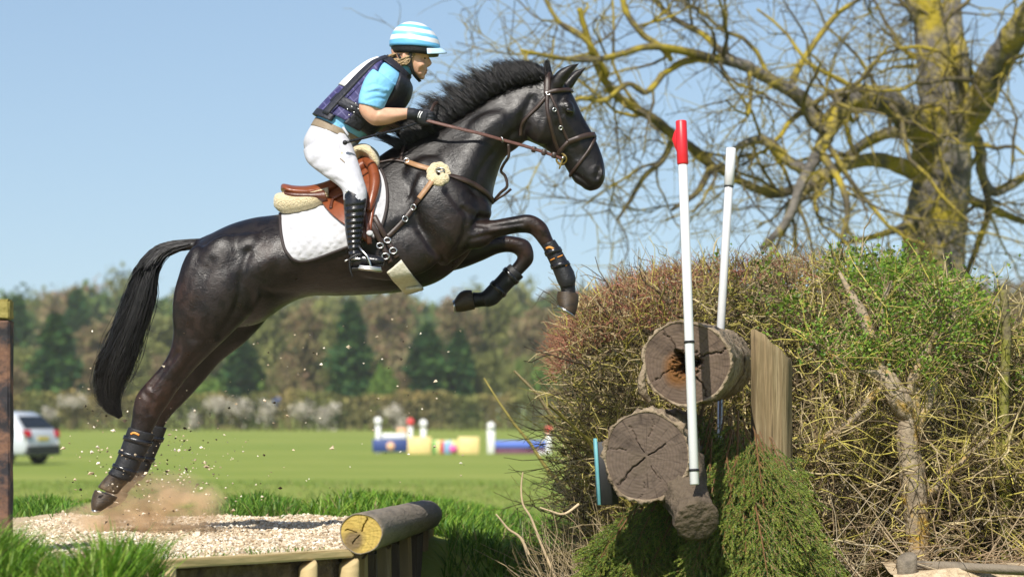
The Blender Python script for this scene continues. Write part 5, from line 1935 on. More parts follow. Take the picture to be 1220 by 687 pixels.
build_logs()
M_WPLAST = mat('white_plastic', [(.60, .60, .61), (.66, .66, .66)], scale=4, rough=.35, spec=.45)
M_RED = mat('red_plastic', [(.55, .012, .02), (.66, .02, .03)], scale=12, rough=.4)


def build_poles():
    def pole(a, b, d0, d1, r, label):
        A, B = np.array(PX(*a, d0)), np.array(PX(*b, d1))
        root = empty('marker_pole', tuple(B))
        tag(root, label, 'pole', 'marker poles of the jump')
        g = Geo()
        ax = (B - A) / np.linalg.norm(B - A); U = np.cross(ax, [0, 1.0, 0]); U /= np.linalg.norm(U); W = np.cross(ax, U)
        an = np.linspace(0, 2 * np.pi, 18, endpoint=False)
        ring = lambda c, rr: c + rr * (np.cos(an)[:, None] * U + np.sin(an)[:, None] * W)
        rings_to_geo(g, [ring(A + ax * .002, r * .86), ring(A + ax * .004, r), ring(A + (B - A) * .5, r), ring(B - ax * .003, r), ring(B, r * .9)])
        g.obj('tube', M_WPLAST, root)
        return root, A, B, ax, ring
    # front pole, tied to the log ends
    d = 13.86
    root, A, B, ax, ring = pole((813, 182), (827.5, 577), d - .02, d - .18, .0215, 'white marker pole with red flag sleeve fixed across the log ends')
    g = Geo()
    T = np.array(PX(811.5, 144, d - .02))
    rings_to_geo(g, [ring(T, .022), ring(T + ax * .004, .0255), ring(A + ax * .05, .0265), ring(A + ax * .055, .024)])
    sl = g.obj('flag_sleeve', M_RED, root)
    g = Geo()
    f = [PX(803, 158, d), PX(800.5, 166, d), PX(805, 178, d), PX(811, 190, d), PX(812, 150, d), PX(806, 152, d)]
    V = [np.array(p) + [0, o, 0] for o in (-.004, .004) for p in f]
    g.add(V, [[i, (i + 1) % 6, (i + 1) % 6 + 6, i + 6] for i in range(6)], [[0, 2, 1], [0, 3, 2], [0, 4, 3], [0, 5, 4], [6, 7, 8], [6, 8, 9], [6, 9, 10], [6, 10, 11]])
    g.obj('flag_fin', M_RED, sl)
    for py in (408.5, 560):
        u = (py - 182) / (577 - 182)
        c = A + (B - A) * u
        g = Geo()
        rings_to_geo(g, [ring(c - ax * .006, .023), ring(c - ax * .005, .025), ring(c + ax * .005, .025), ring(c + ax * .006, .023)])
        g.obj('cable_tie', M_BLACK, root)
    # rear pole behind the upper log
    root, A, B, ax, ring = pole((871, 177), (858, 402), 16.2, 16.12, .0225, 'plain white marker pole standing behind the upper log')
    g = Geo()
    c = A + ax * .20
    rings_to_geo(g, [ring(A - ax * .004, .020), ring(A - ax * .002, .0262), ring(c, .0266), ring(c + ax * .002, .023)])
    g.obj('white_sleeve', M_WPLAST, root)
    g = Geo()
    rings_to_geo(g, [ring(c + ax * .004, .023), ring(c + ax * .005, .0262), ring(c + ax * .010, .0262), ring(c + ax * .011, .023)])
    g.obj('cable_tie', M_BLACK, root)
    # hidden length of the rear pole down to the ground
    g = Geo()
    e = np.array([B[0], B[1], hgt(B[0], B[1]) - .05])
    rings_to_geo(g, [ring(B, .018), ring(e, .018)])
    g.obj('ground_spike', M_STEEL, root)


def build_fence_bits():
    M_POSTW = mat('sawn_post_wood', [(.08, .058, .03), (.25, .185, .10), (.16, .12, .062), (.28, .22, .125), (.10, .075, .04)], scale=26, rough=.85, bump=1.0, bscale=60, stretch=(1, 1, .05), spec=.2, bdist=.012)
    d = 15.0
    r = empty('fence_post', tuple(PX(920, 700, d)))
    tag(r, 'stout pale timber post with slanted top beside the upper log', 'post')
    c0 = np.array(PX(919, 700, d)); kx = d / FPX
    R = []
    th = np.linspace(-math.pi * .5, math.pi * 1.5, 44, endpoint=False)
    for f in np.linspace(0, 1, 30):
        hx = 24.0 * kx * np.cos(th) * (1 + .02 * np.sin(5 * th + f * 3))
        hy = -np.sin(th) * .085
        ztop = EYE - ((np.interp(919 + hx / kx, [893, 899, 946], [395, 392, 434])) - 485) * kx
        zb = c0[2]
        wob = .0035 * np.sin(9 * th + 2 * f) + .003 * np.sin(23 * th + 5 * f) + .0016 * np.sin(41 * th)
        R.append(np.stack([c0[0] + hx + wob, c0[1] + hy + wob, zb + (ztop - zb) * f + .004 * (f == 1) * np.sin(7 * th)], -1))
    top = R[-1].copy(); m_ = top.mean(0); R.append(m_ + (top - m_) * .94 + np.array([0, 0, .006]))
    g = Geo(); rings_to_geo(g, R)
    g.obj('post_body', M_POSTW, r)
    # second upright at the back of the jump that carries the logs
    for (px, py, dd, h) in ((795, 640, 14.6, .9), (880, 640, 15.6, .95)):
        c = PX(px, py, dd)
        g = Geo(); rings_to_geo(g, round_post(c[0], c[1] + .2, .4, 1.25, .06)); 
        o = g.obj('support_post', M_TIMBER); tag(o, 'round support post hidden among the fir boughs under the ' + ('lower' if px < 800 else 'upper') + ' log', 'post')
    # number board hung beside the lower log
    M_TEAL = mat('teal_paint', [(.10, .32, .36), (.16, .40, .44)], scale=20, rough=.6)
    M_BLK = mat('black_paint', [(.008, .008, .009), (.014, .014, .015)], scale=20, rough=.6)
    c = np.array(PX(724, 563, 14.15))
    r = empty('number_board', tuple(c))
    tag(r, 'black board with teal edge hanging beside the lower log', 'board')
    g = Geo(); box(g, c, .085, .03, .30, .15, None, math.radians(-3.5), .003); g.obj('panel', M_BLK, r)
    g = Geo(); box(g, c + np.array([-.050, -.004, .006]), .014, .04, .315, .15, None, math.radians(-3.5), .003); g.obj('edge_strip', M_TEAL, r)
    # charred post at the left
    M_CHAR = mat('charred_post', [(.008, .008, .012), (.010, .009, .013), (.018, .016, .02), (.17, .085, .05), (.012, .011, .014)], scale=6, rough=.8, bump=.6, bscale=30, stretch=(.6, .6, .8), bdist=.012)
    M_POSTTOP = mat('mossy_post_top', [(.20, .17, .04), (.32, .26, .08)], scale=20, rough=.9, bump=.5)
    dd = 12.6
    a, b = np.array(PX(11, 357, dd)), np.array(PX(11, 646, dd))
    r = empty('track_post', (a[0] - .06, a[1], b[2] - .1))
    tag(r, 'dark charred square post with mossy yellow top beside the gravel', 'post')
    link('post_body', jitter_box((a[0] - .06, a[1] + .06, (a[2] - .085 + b[2] - .15) / 2), .12, .12, a[2] - .085 - b[2] + .15, .02, 0, .003, .006, 8), M_CHAR, r)
    link('post_top', jitter_box((a[0] - .061, a[1] + .06, a[2] - .040), .122, .122, .084, .02, 0, .003, .008, 2), M_POSTTOP, r)
    # low rail and stone in the right foreground
    A, B = np.array(PX(1070, 672, 15.2)), np.array(PX(1262, 681, 14.6))
    g = Geo(); 
    R = []
    an = np.linspace(0, 2 * np.pi, 16, endpoint=False)
    ax = (B - A) / np.linalg.norm(B - A); U = np.cross(ax, [0, 1, 0]); U /= np.linalg.norm(U); W = np.cross(ax, U)
    for t in np.linspace(0, 1, 20):
        rr = .024 * (1 + .10 * np.sin(3 * an + t * 5) + .05 * np.sin(t * 23))
        R.append(A + (B - A) * t + (np.cos(an) * rr)[:, None] * U + (np.sin(an) * rr)[:, None] * W)
    rings_to_geo(g, R)
    o = g.obj('ground_rail', M_SMOOTHLOG); tag(o, 'thin grey timber rail lying at the foot of the hedge', 'rail')
    g = Geo(); rings_to_geo(g, round_post(PX(1080, 690, 15.0)[0], .0, .5, PX(1080, 664, 15.0)[2], .05)); o = g.obj('short_post', M_SMOOTHLOG); tag(o, 'short weathered post stump at the end of the rail', 'post')
    n = 2600
    x = rng.uniform(2.0, 2.75, n); y = rng.uniform(-.2, .7, n)
    # sandy landing behind the rail
    gg = []
    V = []
    for j in range(12):
        for i in range(24):
            px, py = 1.9 + i * .05, -.15 + j * .09
            V.append((px, py, .885 + .02 * math.sin(px * 9) * math.cos(py * 7) - .5 * max(0, abs(j - 5.5) / 5.5 - .85)))
    a = (np.arange(11)[:, None] * 24 + np.arange(23)[None]).ravel()
    o = link('sand_patch', mesh_np('sand_patch', np.array(V), np.stack([a, a + 1, a + 25, a + 24], -1)), M_GRAVEL)
    tag(o, 'pale sandy ground behind the low rail', None, None, 'structure')


build_poles()
build_fence_bits()
# ================================================================ fir boughs on the jump
M_FIR = mat('fir_needles', [(.8, .8, .8), (1.15, 1.15, 1.1)], scale=6, rough=.5, attr=True, spec=.3, trans=.25)
M_TWIG = mat('twig_bark', [(.75, .75, .75), (1.2, 1.2, 1.2)], scale=14, rough=.85, attr=True, spec=.2)
M_LEAF = mat('hawthorn_leaf', [(.85, .85, .85), (1.15, 1.15, 1.1)], scale=8, rough=.45, attr=True, spec=.35, trans=.4)


def fir_bough_mesh(seed, L=.75):
    """a flat drooping spray: stem, side twigs, and needles all round the twigs"""
    r = np.random.default_rng(seed)
    g = Geo()
    # the bough runs along +x in its own space and lies in the xy plane, drooping in z
    def curve(p, d, l, droop, k):
        t = np.linspace(0, 1, k)[:, None]
        q = p + d * l * t
        q[:, 2] -= droop * l * t[:, 0] ** 2
        return q
    twigs = []
    stem = curve(np.zeros(3), np.array([1, 0, 0.]), L, .12, 9)
    V, Q, C = tubes(stem[None], np.linspace(.005, .0016, 9)[None], 4, [[.20, .11, .05]])
    g.add(V, Q, None, C)
    ns = int(20 * L / .75)
    for i in range(ns):
        u = .06 + .90 * i / ns
        s = 1 if i % 2 else -1
        b = np.array([np.interp(u, np.linspace(0, 1, 9), stem[:, k]) for k in range(3)])
        ang = r.uniform(.22, .60)
        l = L * r.uniform(.24, .42) * (1.1 - .6 * u)
        d = np.array([math.cos(ang), s * math.sin(ang), r.normal(0, .16)])
        q = curve(b, d, l, r.uniform(.0, .25), 6)
        twigs.append((q, l))
        for k in range(int(l / .06)):
            uu = .2 + .7 * k / max(1, int(l / .06))
            bb = np.array([np.interp(uu, np.linspace(0, 1, 6), q[:, j]) for j in range(3)])
            a2 = math.atan2(d[1], d[0]) + (1 if k % 2 else -1) * r.uniform(.25, .6)
            d2 = np.array([math.cos(a2), math.sin(a2), r.normal(0, .2)])
            l2 = l * r.uniform(.3, .5)
            twigs.append((curve(bb, d2, l2, .2, 6), l2))
    twigs.append((curve(stem[5], np.array([1, 0, -.1]), L * .45, .2, 6), L * .45))
    P6 = np.array([q for q, l in twigs])
    V, Q, C = tubes(P6, np.linspace(.0022, .0010, 6)[None], 3, np.tile([[.26, .15, .06]], (len(P6), 1)))
    g.add(V, Q, None, C)
    # needles
    pos, dirs, tips = [], [], []
    for q, l in twigs:
        n = int(l / .0016)
        u = r.uniform(.05, 1.0, n)
        p = np.stack([np.interp(u, np.linspace(0, 1, 6), q[:, k]) for k in range(3)], -1)
        t = q[-1] - q[0]; t /= np.linalg.norm(t) + 1e-9
        rd = r.normal(0, 1, (n, 3)); rd -= (rd @ t)[:, None] * t; rd /= np.linalg.norm(rd, axis=1)[:, None] + 1e-9
        rd[:, 2] = np.where(rd[:, 2] < -.2, rd[:, 2] * .4, rd[:, 2])
        dd = t * r.uniform(.6, 1.0, (n, 1)) + rd * .6
        tips.append(u); pos.append(p); dirs.append(dd / np.linalg.norm(dd, axis=1)[:, None])
    p = np.concatenate(pos); d = np.concatenate(dirs); n = len(p)
    ln = r.uniform(.009, .016, n)[:, None]
    s = np.cross(d, r.normal(0, 1, (n, 3))); s /= np.linalg.norm(s, axis=1)[:, None] + 1e-9
    w = .0019
    V = np.stack([p - s * w, p + s * w, p + d * ln * .75 + s * w * .7, p + d * ln], 1)
    q = np.arange(n)[:, None] * 4 + np.array([[0, 1, 2, 3]])
    base = np.array([[.060, .14, .022], [.10, .20, .030], [.19, .28, .040], [.04, .095, .020]])[r.integers(0, 4, n)]
    tipc = np.clip((np.concatenate(tips) - .35) * 1.5, 0, 1)[:, None]
    c = base * (1 - tipc * .6) + tipc * .6 * np.array([.36, .40, .06])
    g.add(V.reshape(-1, 3), q, None, np.repeat(c, 4, axis=0))
    return g.mesh('bough', False, True)


def frame(o, p, d, up):
    """place a bough: its +x along d, its flat side facing up"""
    x = Vector(d).normalized()
    z = (Vector(up) - x * Vector(up).dot(x)).normalized()
    y = z.cross(x)
    M = Matrix((x, y, z)).transposed().to_4x4()
    M.translation = Vector(p)
    return M


def build_fir():
    root = empty('fir_brush', tuple(PX(850, 700, 14.6)))
    tag(root, 'drooping green fir boughs stuffed under the logs of the jump', 'fir brush')
    vs = [fir_bough_mesh(40 + k, L) for k, L in enumerate((.62, .72, .80, .68, .55, .88))]
    for v in vs: v.materials.append(M_FIR)
    inv = Matrix.Translation(-Vector(root.location))
    def put(p, d, up, k, sc):
        o = bpy.data.objects.new('bough', vs[k % len(vs)])
        COL.objects.link(o)
        o.parent = root
        o.matrix_local = inv @ (frame(o, p, d, up) @ Matrix.Scale(sc, 4))
    k = 0
    # right cascade from under the upper log, fanning out and down
    for i in range(110):
        u = random.random()
        tx, ty = 836 + 80 * u + random.uniform(-14, 12), 482 + 36 * u + random.uniform(-10, 24)
        # end of the bough in the picture plane
        ex = 745 + 265 * u + random.uniform(-22, 24)
        ey = 690 + random.uniform(-55, 60)
        row = i % 4
        d0 = 14.80 - .12 * row
        d1 = 14.58 - .24 * row * (.45 + .55 * u) - .2 * random.random() * u + .35 * abs(u - .45)
        sh = random.uniform(0, .62) if i % 3 else random.uniform(-.05, .12)
        a = np.array(PX(tx, ty, d0)); b = np.array(PX(ex, ey, d1))
        p = a + (b - a) * sh
        put(p, b - a + np.array([0, 0, .02]), (random.uniform(-.35, .35) + (u - .4) * .8, -1, .35), k, random.uniform(.75, 1.05)); k += 1
    # left skirt under the lower log
    for i in range(80):
        u = random.random()
        tx, ty = 762 + 70 * u + random.uniform(-8, 8), 590 + 22 * u + random.uniform(-12, 12)
        ex = 700 + 140 * u + random.uniform(-16, 16); ey = 700 + random.uniform(-20, 40)
        a = np.array(PX(tx, ty, 14.75)); b = np.array(PX(ex, ey, 14.45 - .1 * (i % 3)))
        p = a + (b - a) * random.uniform(0, .4)
        put(p, b - a, (random.uniform(-.5, .2) + (u - .6) * .8, -1, .35), k, random.uniform(.6, .9)); k += 1
    # darker backing boughs between the two
    for i in range(46):
        tx, ty = random.uniform(790, 935), random.uniform(505, 570)
        a = np.array(PX(tx, ty, 15.1)); b = np.array(PX(tx + random.uniform(-30, 50), ty + 150, 15.0))
        put(a, b - a, (random.uniform(-.4, .4), -1, .3), k, random.uniform(.8, 1.05)); k += 1


build_fir()


# ================================================================ the cut hedge
def twig_paths(starts, dirs, lens, k=6, wob=.16, grav=0.0, r=None):
    r = r or rng
    n = len(starts)
    step = lens[:, None] / (k - 1)
    p = np.zeros((n, k, 3)); p[:, 0] = starts
    d = dirs / (np.linalg.norm(dirs, axis=1)[:, None] + 1e-9)
    for i in range(1, k):
        d = d + r.normal(0, wob, (n, 3)); d[:, 2] += grav
        d /= np.linalg.norm(d, axis=1)[:, None] + 1e-9
        p[:, i] = p[:, i - 1] + d * step
    return p


def leaves(p, size, cols, r=None):
    """folded leaf: two quads on a midrib"""
    r = r or rng
    n = len(p)
    d = r.normal(0, 1, (n, 3)); d[:, 2] = np.abs(d[:, 2]) * .6; d /= np.linalg.norm(d, axis=1)[:, None]
    s = np.cross(d, r.normal(0, 1, (n, 3))); s /= np.linalg.norm(s, axis=1)[:, None] + 1e-9
    u = np.cross(s, d)
    z = size[:, None]
    V = np.stack([p, p + d * z * .45 + s * z * .36 + u * z * .12, p + d * z, p + d * z * .45 - s * z * .36 + u * z * .12], 1)
    b = np.arange(n)[:, None] * 4
    t = np.concatenate([b + np.array([[0, 1, 2]]), b + np.array([[0, 2, 3]])])
    return V.reshape(-1, 3), t, np.repeat(cols, 4, axis=0)


HTOP = np.array([(628, 640), (640, 560), (646, 480), (655, 420), (672, 385), (700, 360), (745, 336), (800, 320), (860, 316), (930, 312), (990, 306), (1040, 308), (1090, 322), (1140, 342), (1190, 380), (1240, 402), (1320, 410)], dtype=float)


def htop_z(x, y):
    d = CAMD + y
    px = 610 + x * FPX / d
    py = np.interp(px, HTOP[:, 0], HTOP[:, 1])
    return EYE - (py - 485) * d / FPX


C_LICH = np.array([[.40, .35, .075], [.50, .42, .12], [.32, .27, .08], [.54, .44, .24], [.22, .16, .08], [.38, .30, .17], [.14, .10, .055], [.09, .065, .04]])
C_RED = np.array([[.27, .105, .07], [.34, .16, .10], [.25, .12, .07], [.33, .24, .12]])


def build_hedge():
    root = empty('hedge', tuple(PX(900, 690, 17.5)))
    tag(root, 'tall bare twiggy hedge with red tips and yellow lichen behind the logs', 'hedge')
    g = Geo()
    # stout stems rising from the ground
    n = 210
    st = np.stack([rng.uniform(.45, 3.4, n), rng.uniform(1.5, 3.6, n), np.zeros(n)], -1)
    st[:, 2] = hgt(st[:, 0], st[:, 1])
    H = htop_z(st[:, 0], st[:, 1]) - st[:, 2]
    ok = H > .4
    st, H = st[ok], H[ok]; n = len(st)
    dr = np.stack([np.where(st[:, 0] < 1.2, np.abs(rng.normal(0, .25, n)), rng.normal(0, .30, n)), rng.normal(-.1, .25, n), np.ones(n)], -1)
    sp = twig_paths(st, dr, H * rng.uniform(.7, 1.0, n), 9, .16)
    V, Q, C = tubes(sp, np.linspace(1, .28, 9)[None] * rng.uniform(.008, .024, n)[:, None], 6, C_LICH[rng.integers(0, 8, n)] * .9)
    g.add(V, Q, None, C)
    sm = g.obj('stems', M_TWIG, root, True, True); sm['kind'] = 'stuff'
    # twigs filling the volume, ending at the clipped top and front
    def fill(n, x0, x1, y0, y1, lo, hi, L, rad, pal, up, bright=1.0, k=6, wob=.2, edge=False):
        x = rng.uniform(x0, x1, n); y = rng.uniform(y0, y1, n)
        top = htop_z(x, y); z0 = hgt(x, y)
        z = z0 + (top - z0) * rng.uniform(lo, hi, n)
        keep = top - z0 > .35
        p = np.stack([x, y, z], -1)[keep]; m = len(p)
        d = rng.normal(0, 1, (m, 3)); d[:, 2] = np.abs(d[:, 2]) * .5 + up
        d[:, 1] -= .35
        d[:, 0] -= .40 * np.clip((.95 - p[:, 0]) / .7, 0, 1.2)
        l = rng.uniform(L[0], L[1], m)
        pa = twig_paths(p, d, l, k, wob)
        cl = pal[rng.integers(0, len(pal), m)] * rng.uniform(.7, 1.25, (m, 1)) * bright
        r0 = rng.uniform(rad[0], rad[1], m)
        V, Q, C = tubes(pa, np.linspace(1, .35, k)[None] * r0[:, None], 3, cl)
        # forks
        i = rng.integers(0, m, int(m * 1.5)); j = rng.integers(1, k - 1, len(i))
        d2 = pa[i, j + 1] - pa[i, j]; d2 /= np.linalg.norm(d2, axis=1)[:, None] + 1e-9
        pb = twig_paths(pa[i, j], d2 + rng.normal(0, .55, (len(i), 3)), l[i] * rng.uniform(.2, .5, len(i)), 5, .3)
        V2, Q2, C2 = tubes(pb, np.linspace(.75, .3, 5)[None] * r0[i][:, None], 3, cl[i])
        return np.concatenate([V, V2]), np.concatenate([Q, Q2 + len(V)]), np.concatenate([C, C2]), pa
    g = Geo()
    for args in ((4200, .40, 3.6, 1.35, 2.2, .02, .93, (.18, .5), (.0028, .0072), C_LICH, .15, 1.0, 7, .32), (2800, .45, 3.6, 2.2, 3.6, .1, .93, (.2, .5), (.003, .006), C_LICH, .15, .7),
                 (1000, 1.35, 3.6, .75, 1.5, .0, .62, (.25, .7), (.003, .007), C_LICH, .05, 1.0, 6, .25), (1300, .36, 1.1, 1.25, 1.8, .0, .6, (.25, .6), (.002, .0045), C_LICH, .1, 1.1, 6, .22)):
        V, Q, C, _ = fill(*args)
        g.add(V, Q, None, C)
    o = g.obj('twigs', M_TWIG, root, True, True); o['kind'] = 'stuff'
    # fine outer tips: reddish on the left shoulder, olive elsewhere
    g = Geo()
    for (n, x0, x1, pal, a) in ((2200, .24, .95, C_RED, .82), (600, .8, 1.7, C_RED, .93), (4200, .3, 3.6, C_LICH, .84)):
        x = rng.uniform(x0, x1, n); y = rng.uniform(1.35, 3.0, n)
        top = htop_z(x, y); z0 = hgt(x, y)
        z = z0 + (top - z0) * rng.uniform(a, 1.0, n)
        k = top - z0 > .3
        p = np.stack([x, y, z], -1)[k]; m = len(p)
        d = rng.normal(0, .8, (m, 3)); d[:, 2] = np.abs(d[:, 2]) + .35; d[:, 1] -= .25
        d[:, 0] -= .8 * np.clip((.9 - p[:, 0]) / .6, 0, 1.3)
        pa = twig_paths(p, d, rng.uniform(.05, .17, m), 5, .34)
        V, Q, C = tubes(pa, np.linspace(1, .4, 5)[None] * rng.uniform(.0018, .0036, m)[:, None], 3, pal[rng.integers(0, len(pal), m)] * rng.uniform(.75, 1.3, (m, 1)))
        g.add(V, Q, None, C)
    # straggling long shoots on the left end and above the top
    m = 120
    x = np.concatenate([rng.uniform(.34, .6, 30), rng.uniform(.4, 3.2, 90)]); y = rng.uniform(1.35, 2.4, m)
    top = htop_z(x, y); z0 = hgt(x, y)
    z = np.concatenate([z0[:30] + (top - z0)[:30] * rng.uniform(.1, .8, 30), top[30:] - .1])
    d = np.stack([np.concatenate([rng.normal(-1, .4, 30), rng.normal(0, .5, 90)]), rng.normal(-.3, .4, m), np.concatenate([rng.normal(.25, .4, 30), np.full(90, 1.0)])], -1)
    pa = twig_paths(np.stack([x, y, z], -1), d, rng.uniform(.12, .30, m), 7, .2)
    V, Q, C = tubes(pa, np.linspace(1, .3, 7)[None] * rng.uniform(.0025, .0045, m)[:, None], 4, C_LICH[rng.integers(0, 8, m)])
    g.add(V, Q, None, C)
    o = g.obj('twig_tips', M_TWIG, root, True, True); o['kind'] = 'stuff'
    # buds and small old leaves through the hedge
    n = 15000
    x = rng.uniform(.2, 3.6, n); y = rng.uniform(1.35, 2.8, n); top = htop_z(x, y); z0 = hgt(x, y)
    z = z0 + (top - z0) * rng.uniform(.05, .95, n)
    cols = np.array([[.26, .24, .04], [.18, .19, .03], [.30, .24, .07], [.17, .11, .05], [.11, .13, .025]])[rng.integers(0, 5, n)]
    V, t, C = leaves(np.stack([x, y, z], -1), rng.uniform(.009, .021, n), cols)
    g = Geo().add(V, None, t, C)
    o = g.obj('buds', M_LEAF, root, True, True); o['kind'] = 'stuff'
    # fresh green leaves on the right half
    n = 7000
    cl = 90
    cx = rng.normal(2.35, .48, cl); cy = rng.uniform(1.15, 2.4, cl); ct = htop_z(cx, cy)
    cz = ct - np.abs(rng.normal(0, .26, cl)) + .03
    k = rng.integers(0, cl, n)
    p = np.stack([cx[k], cy[k], cz[k]], -1) + rng.normal(0, .050, (n, 3))
    gr = np.array([[.16, .26, .026], [.22, .33, .040], [.11, .19, .024], [.28, .37, .06]])[rng.integers(0, 4, n)] * rng.uniform(.8, 1.15, (n, 1))
    V, t, C = leaves(p, rng.uniform(.016, .036, n), gr)
    g = Geo().add(V, None, t, C)
    o = g.obj('leaves', M_LEAF, root, True, True); o['kind'] = 'stuff'
    # added dark leaves make the hedge's back solid; inner shade put into their colour
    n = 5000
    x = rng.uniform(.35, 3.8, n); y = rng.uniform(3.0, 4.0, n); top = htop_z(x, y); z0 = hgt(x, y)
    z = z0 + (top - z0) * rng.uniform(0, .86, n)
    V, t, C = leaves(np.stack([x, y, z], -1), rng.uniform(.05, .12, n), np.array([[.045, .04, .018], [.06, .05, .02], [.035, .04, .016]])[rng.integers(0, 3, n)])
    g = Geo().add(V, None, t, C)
    o = g.obj('shade_leaves', M_LEAF, root, True, True); o['kind'] = 'stuff'


build_hedge()


def bark_lichen(name, base, lich, amount=.5, scale=3.0, bscale=14, bdist=.04):
    m = mat(name, base, scale=scale * 2, rough=.9, bump=.9, bscale=bscale, spec=.15, bdist=bdist)
    N, L, b = nodes(m)
    tc = N.new('ShaderNodeTexCoord')
    nz = N.new('ShaderNodeTexNoise'); nz.inputs['Scale'].default_value = scale; nz.inputs['Detail'].default_value = 7; nz.inputs['Roughness'].default_value = .68
    L.new(tc.outputs['Object'], nz.inputs[0])
    rp = N.new('ShaderNodeValToRGB')
    rp.color_ramp.elements[0].position = 1 - amount - .06; rp.color_ramp.elements[0].color = (0, 0, 0, 1)
    rp.color_ramp.elements[1].position = 1 - amount + .06; rp.color_ramp.elements[1].color = (1, 1, 1, 1)
    L.new(nz.outputs[0], rp.inputs[0])
    mi = N.new('ShaderNodeMix'); mi.data_type = 'RGBA'; mi.inputs[7].default_value = (*lich, 1)
    old = b.inputs['Base Color'].links[0].from_socket
    L.new(rp.outputs[0], mi.inputs[0]); L.new(old, mi.inputs[6]); L.new(mi.outputs[2], b.inputs['Base Color'])
    return m


def gnarled(g, pts, radii, seed, seg=14, sub=7, rough=.16):
    q = catmull(pts, sub)
    rr = catmull(np.array(radii, dtype=float)[:, None], sub)[:, 0]
    T = np.gradient(q, axis=0); T /= np.linalg.norm(T, axis=1)[:, None] + 1e-9
    ref = np.array([.1, 1.0, .05])
    U = np.cross(T, ref); U /= np.linalg.norm(U, axis=1)[:, None] + 1e-9
    W = np.cross(T, U)
    a = np.linspace(0, 2 * np.pi, seg, endpoint=False)
    s = np.concatenate([[0], np.cumsum(np.linalg.norm(np.diff(q, axis=0), axis=1))])
    sc = 1 / max(np.mean(rr), 1e-3) * .25
    R = []
    for i in range(len(q)):
        nz = vnoise(np.stack([np.cos(a) * .9, np.sin(a) * .9, np.full(seg, s[i] * sc)], -1) * 1.0, seed)
        r = rr[i] * (1 + rough * nz)
        r = r + rr[i] * rough * .35 * np.sin(5 * a + seed + s[i] * 9)
        R.append(q[i] + (np.cos(a) * r)[:, None] * U[i] + (np.sin(a) * r)[:, None] * W[i])
    rings_to_geo(g, R)


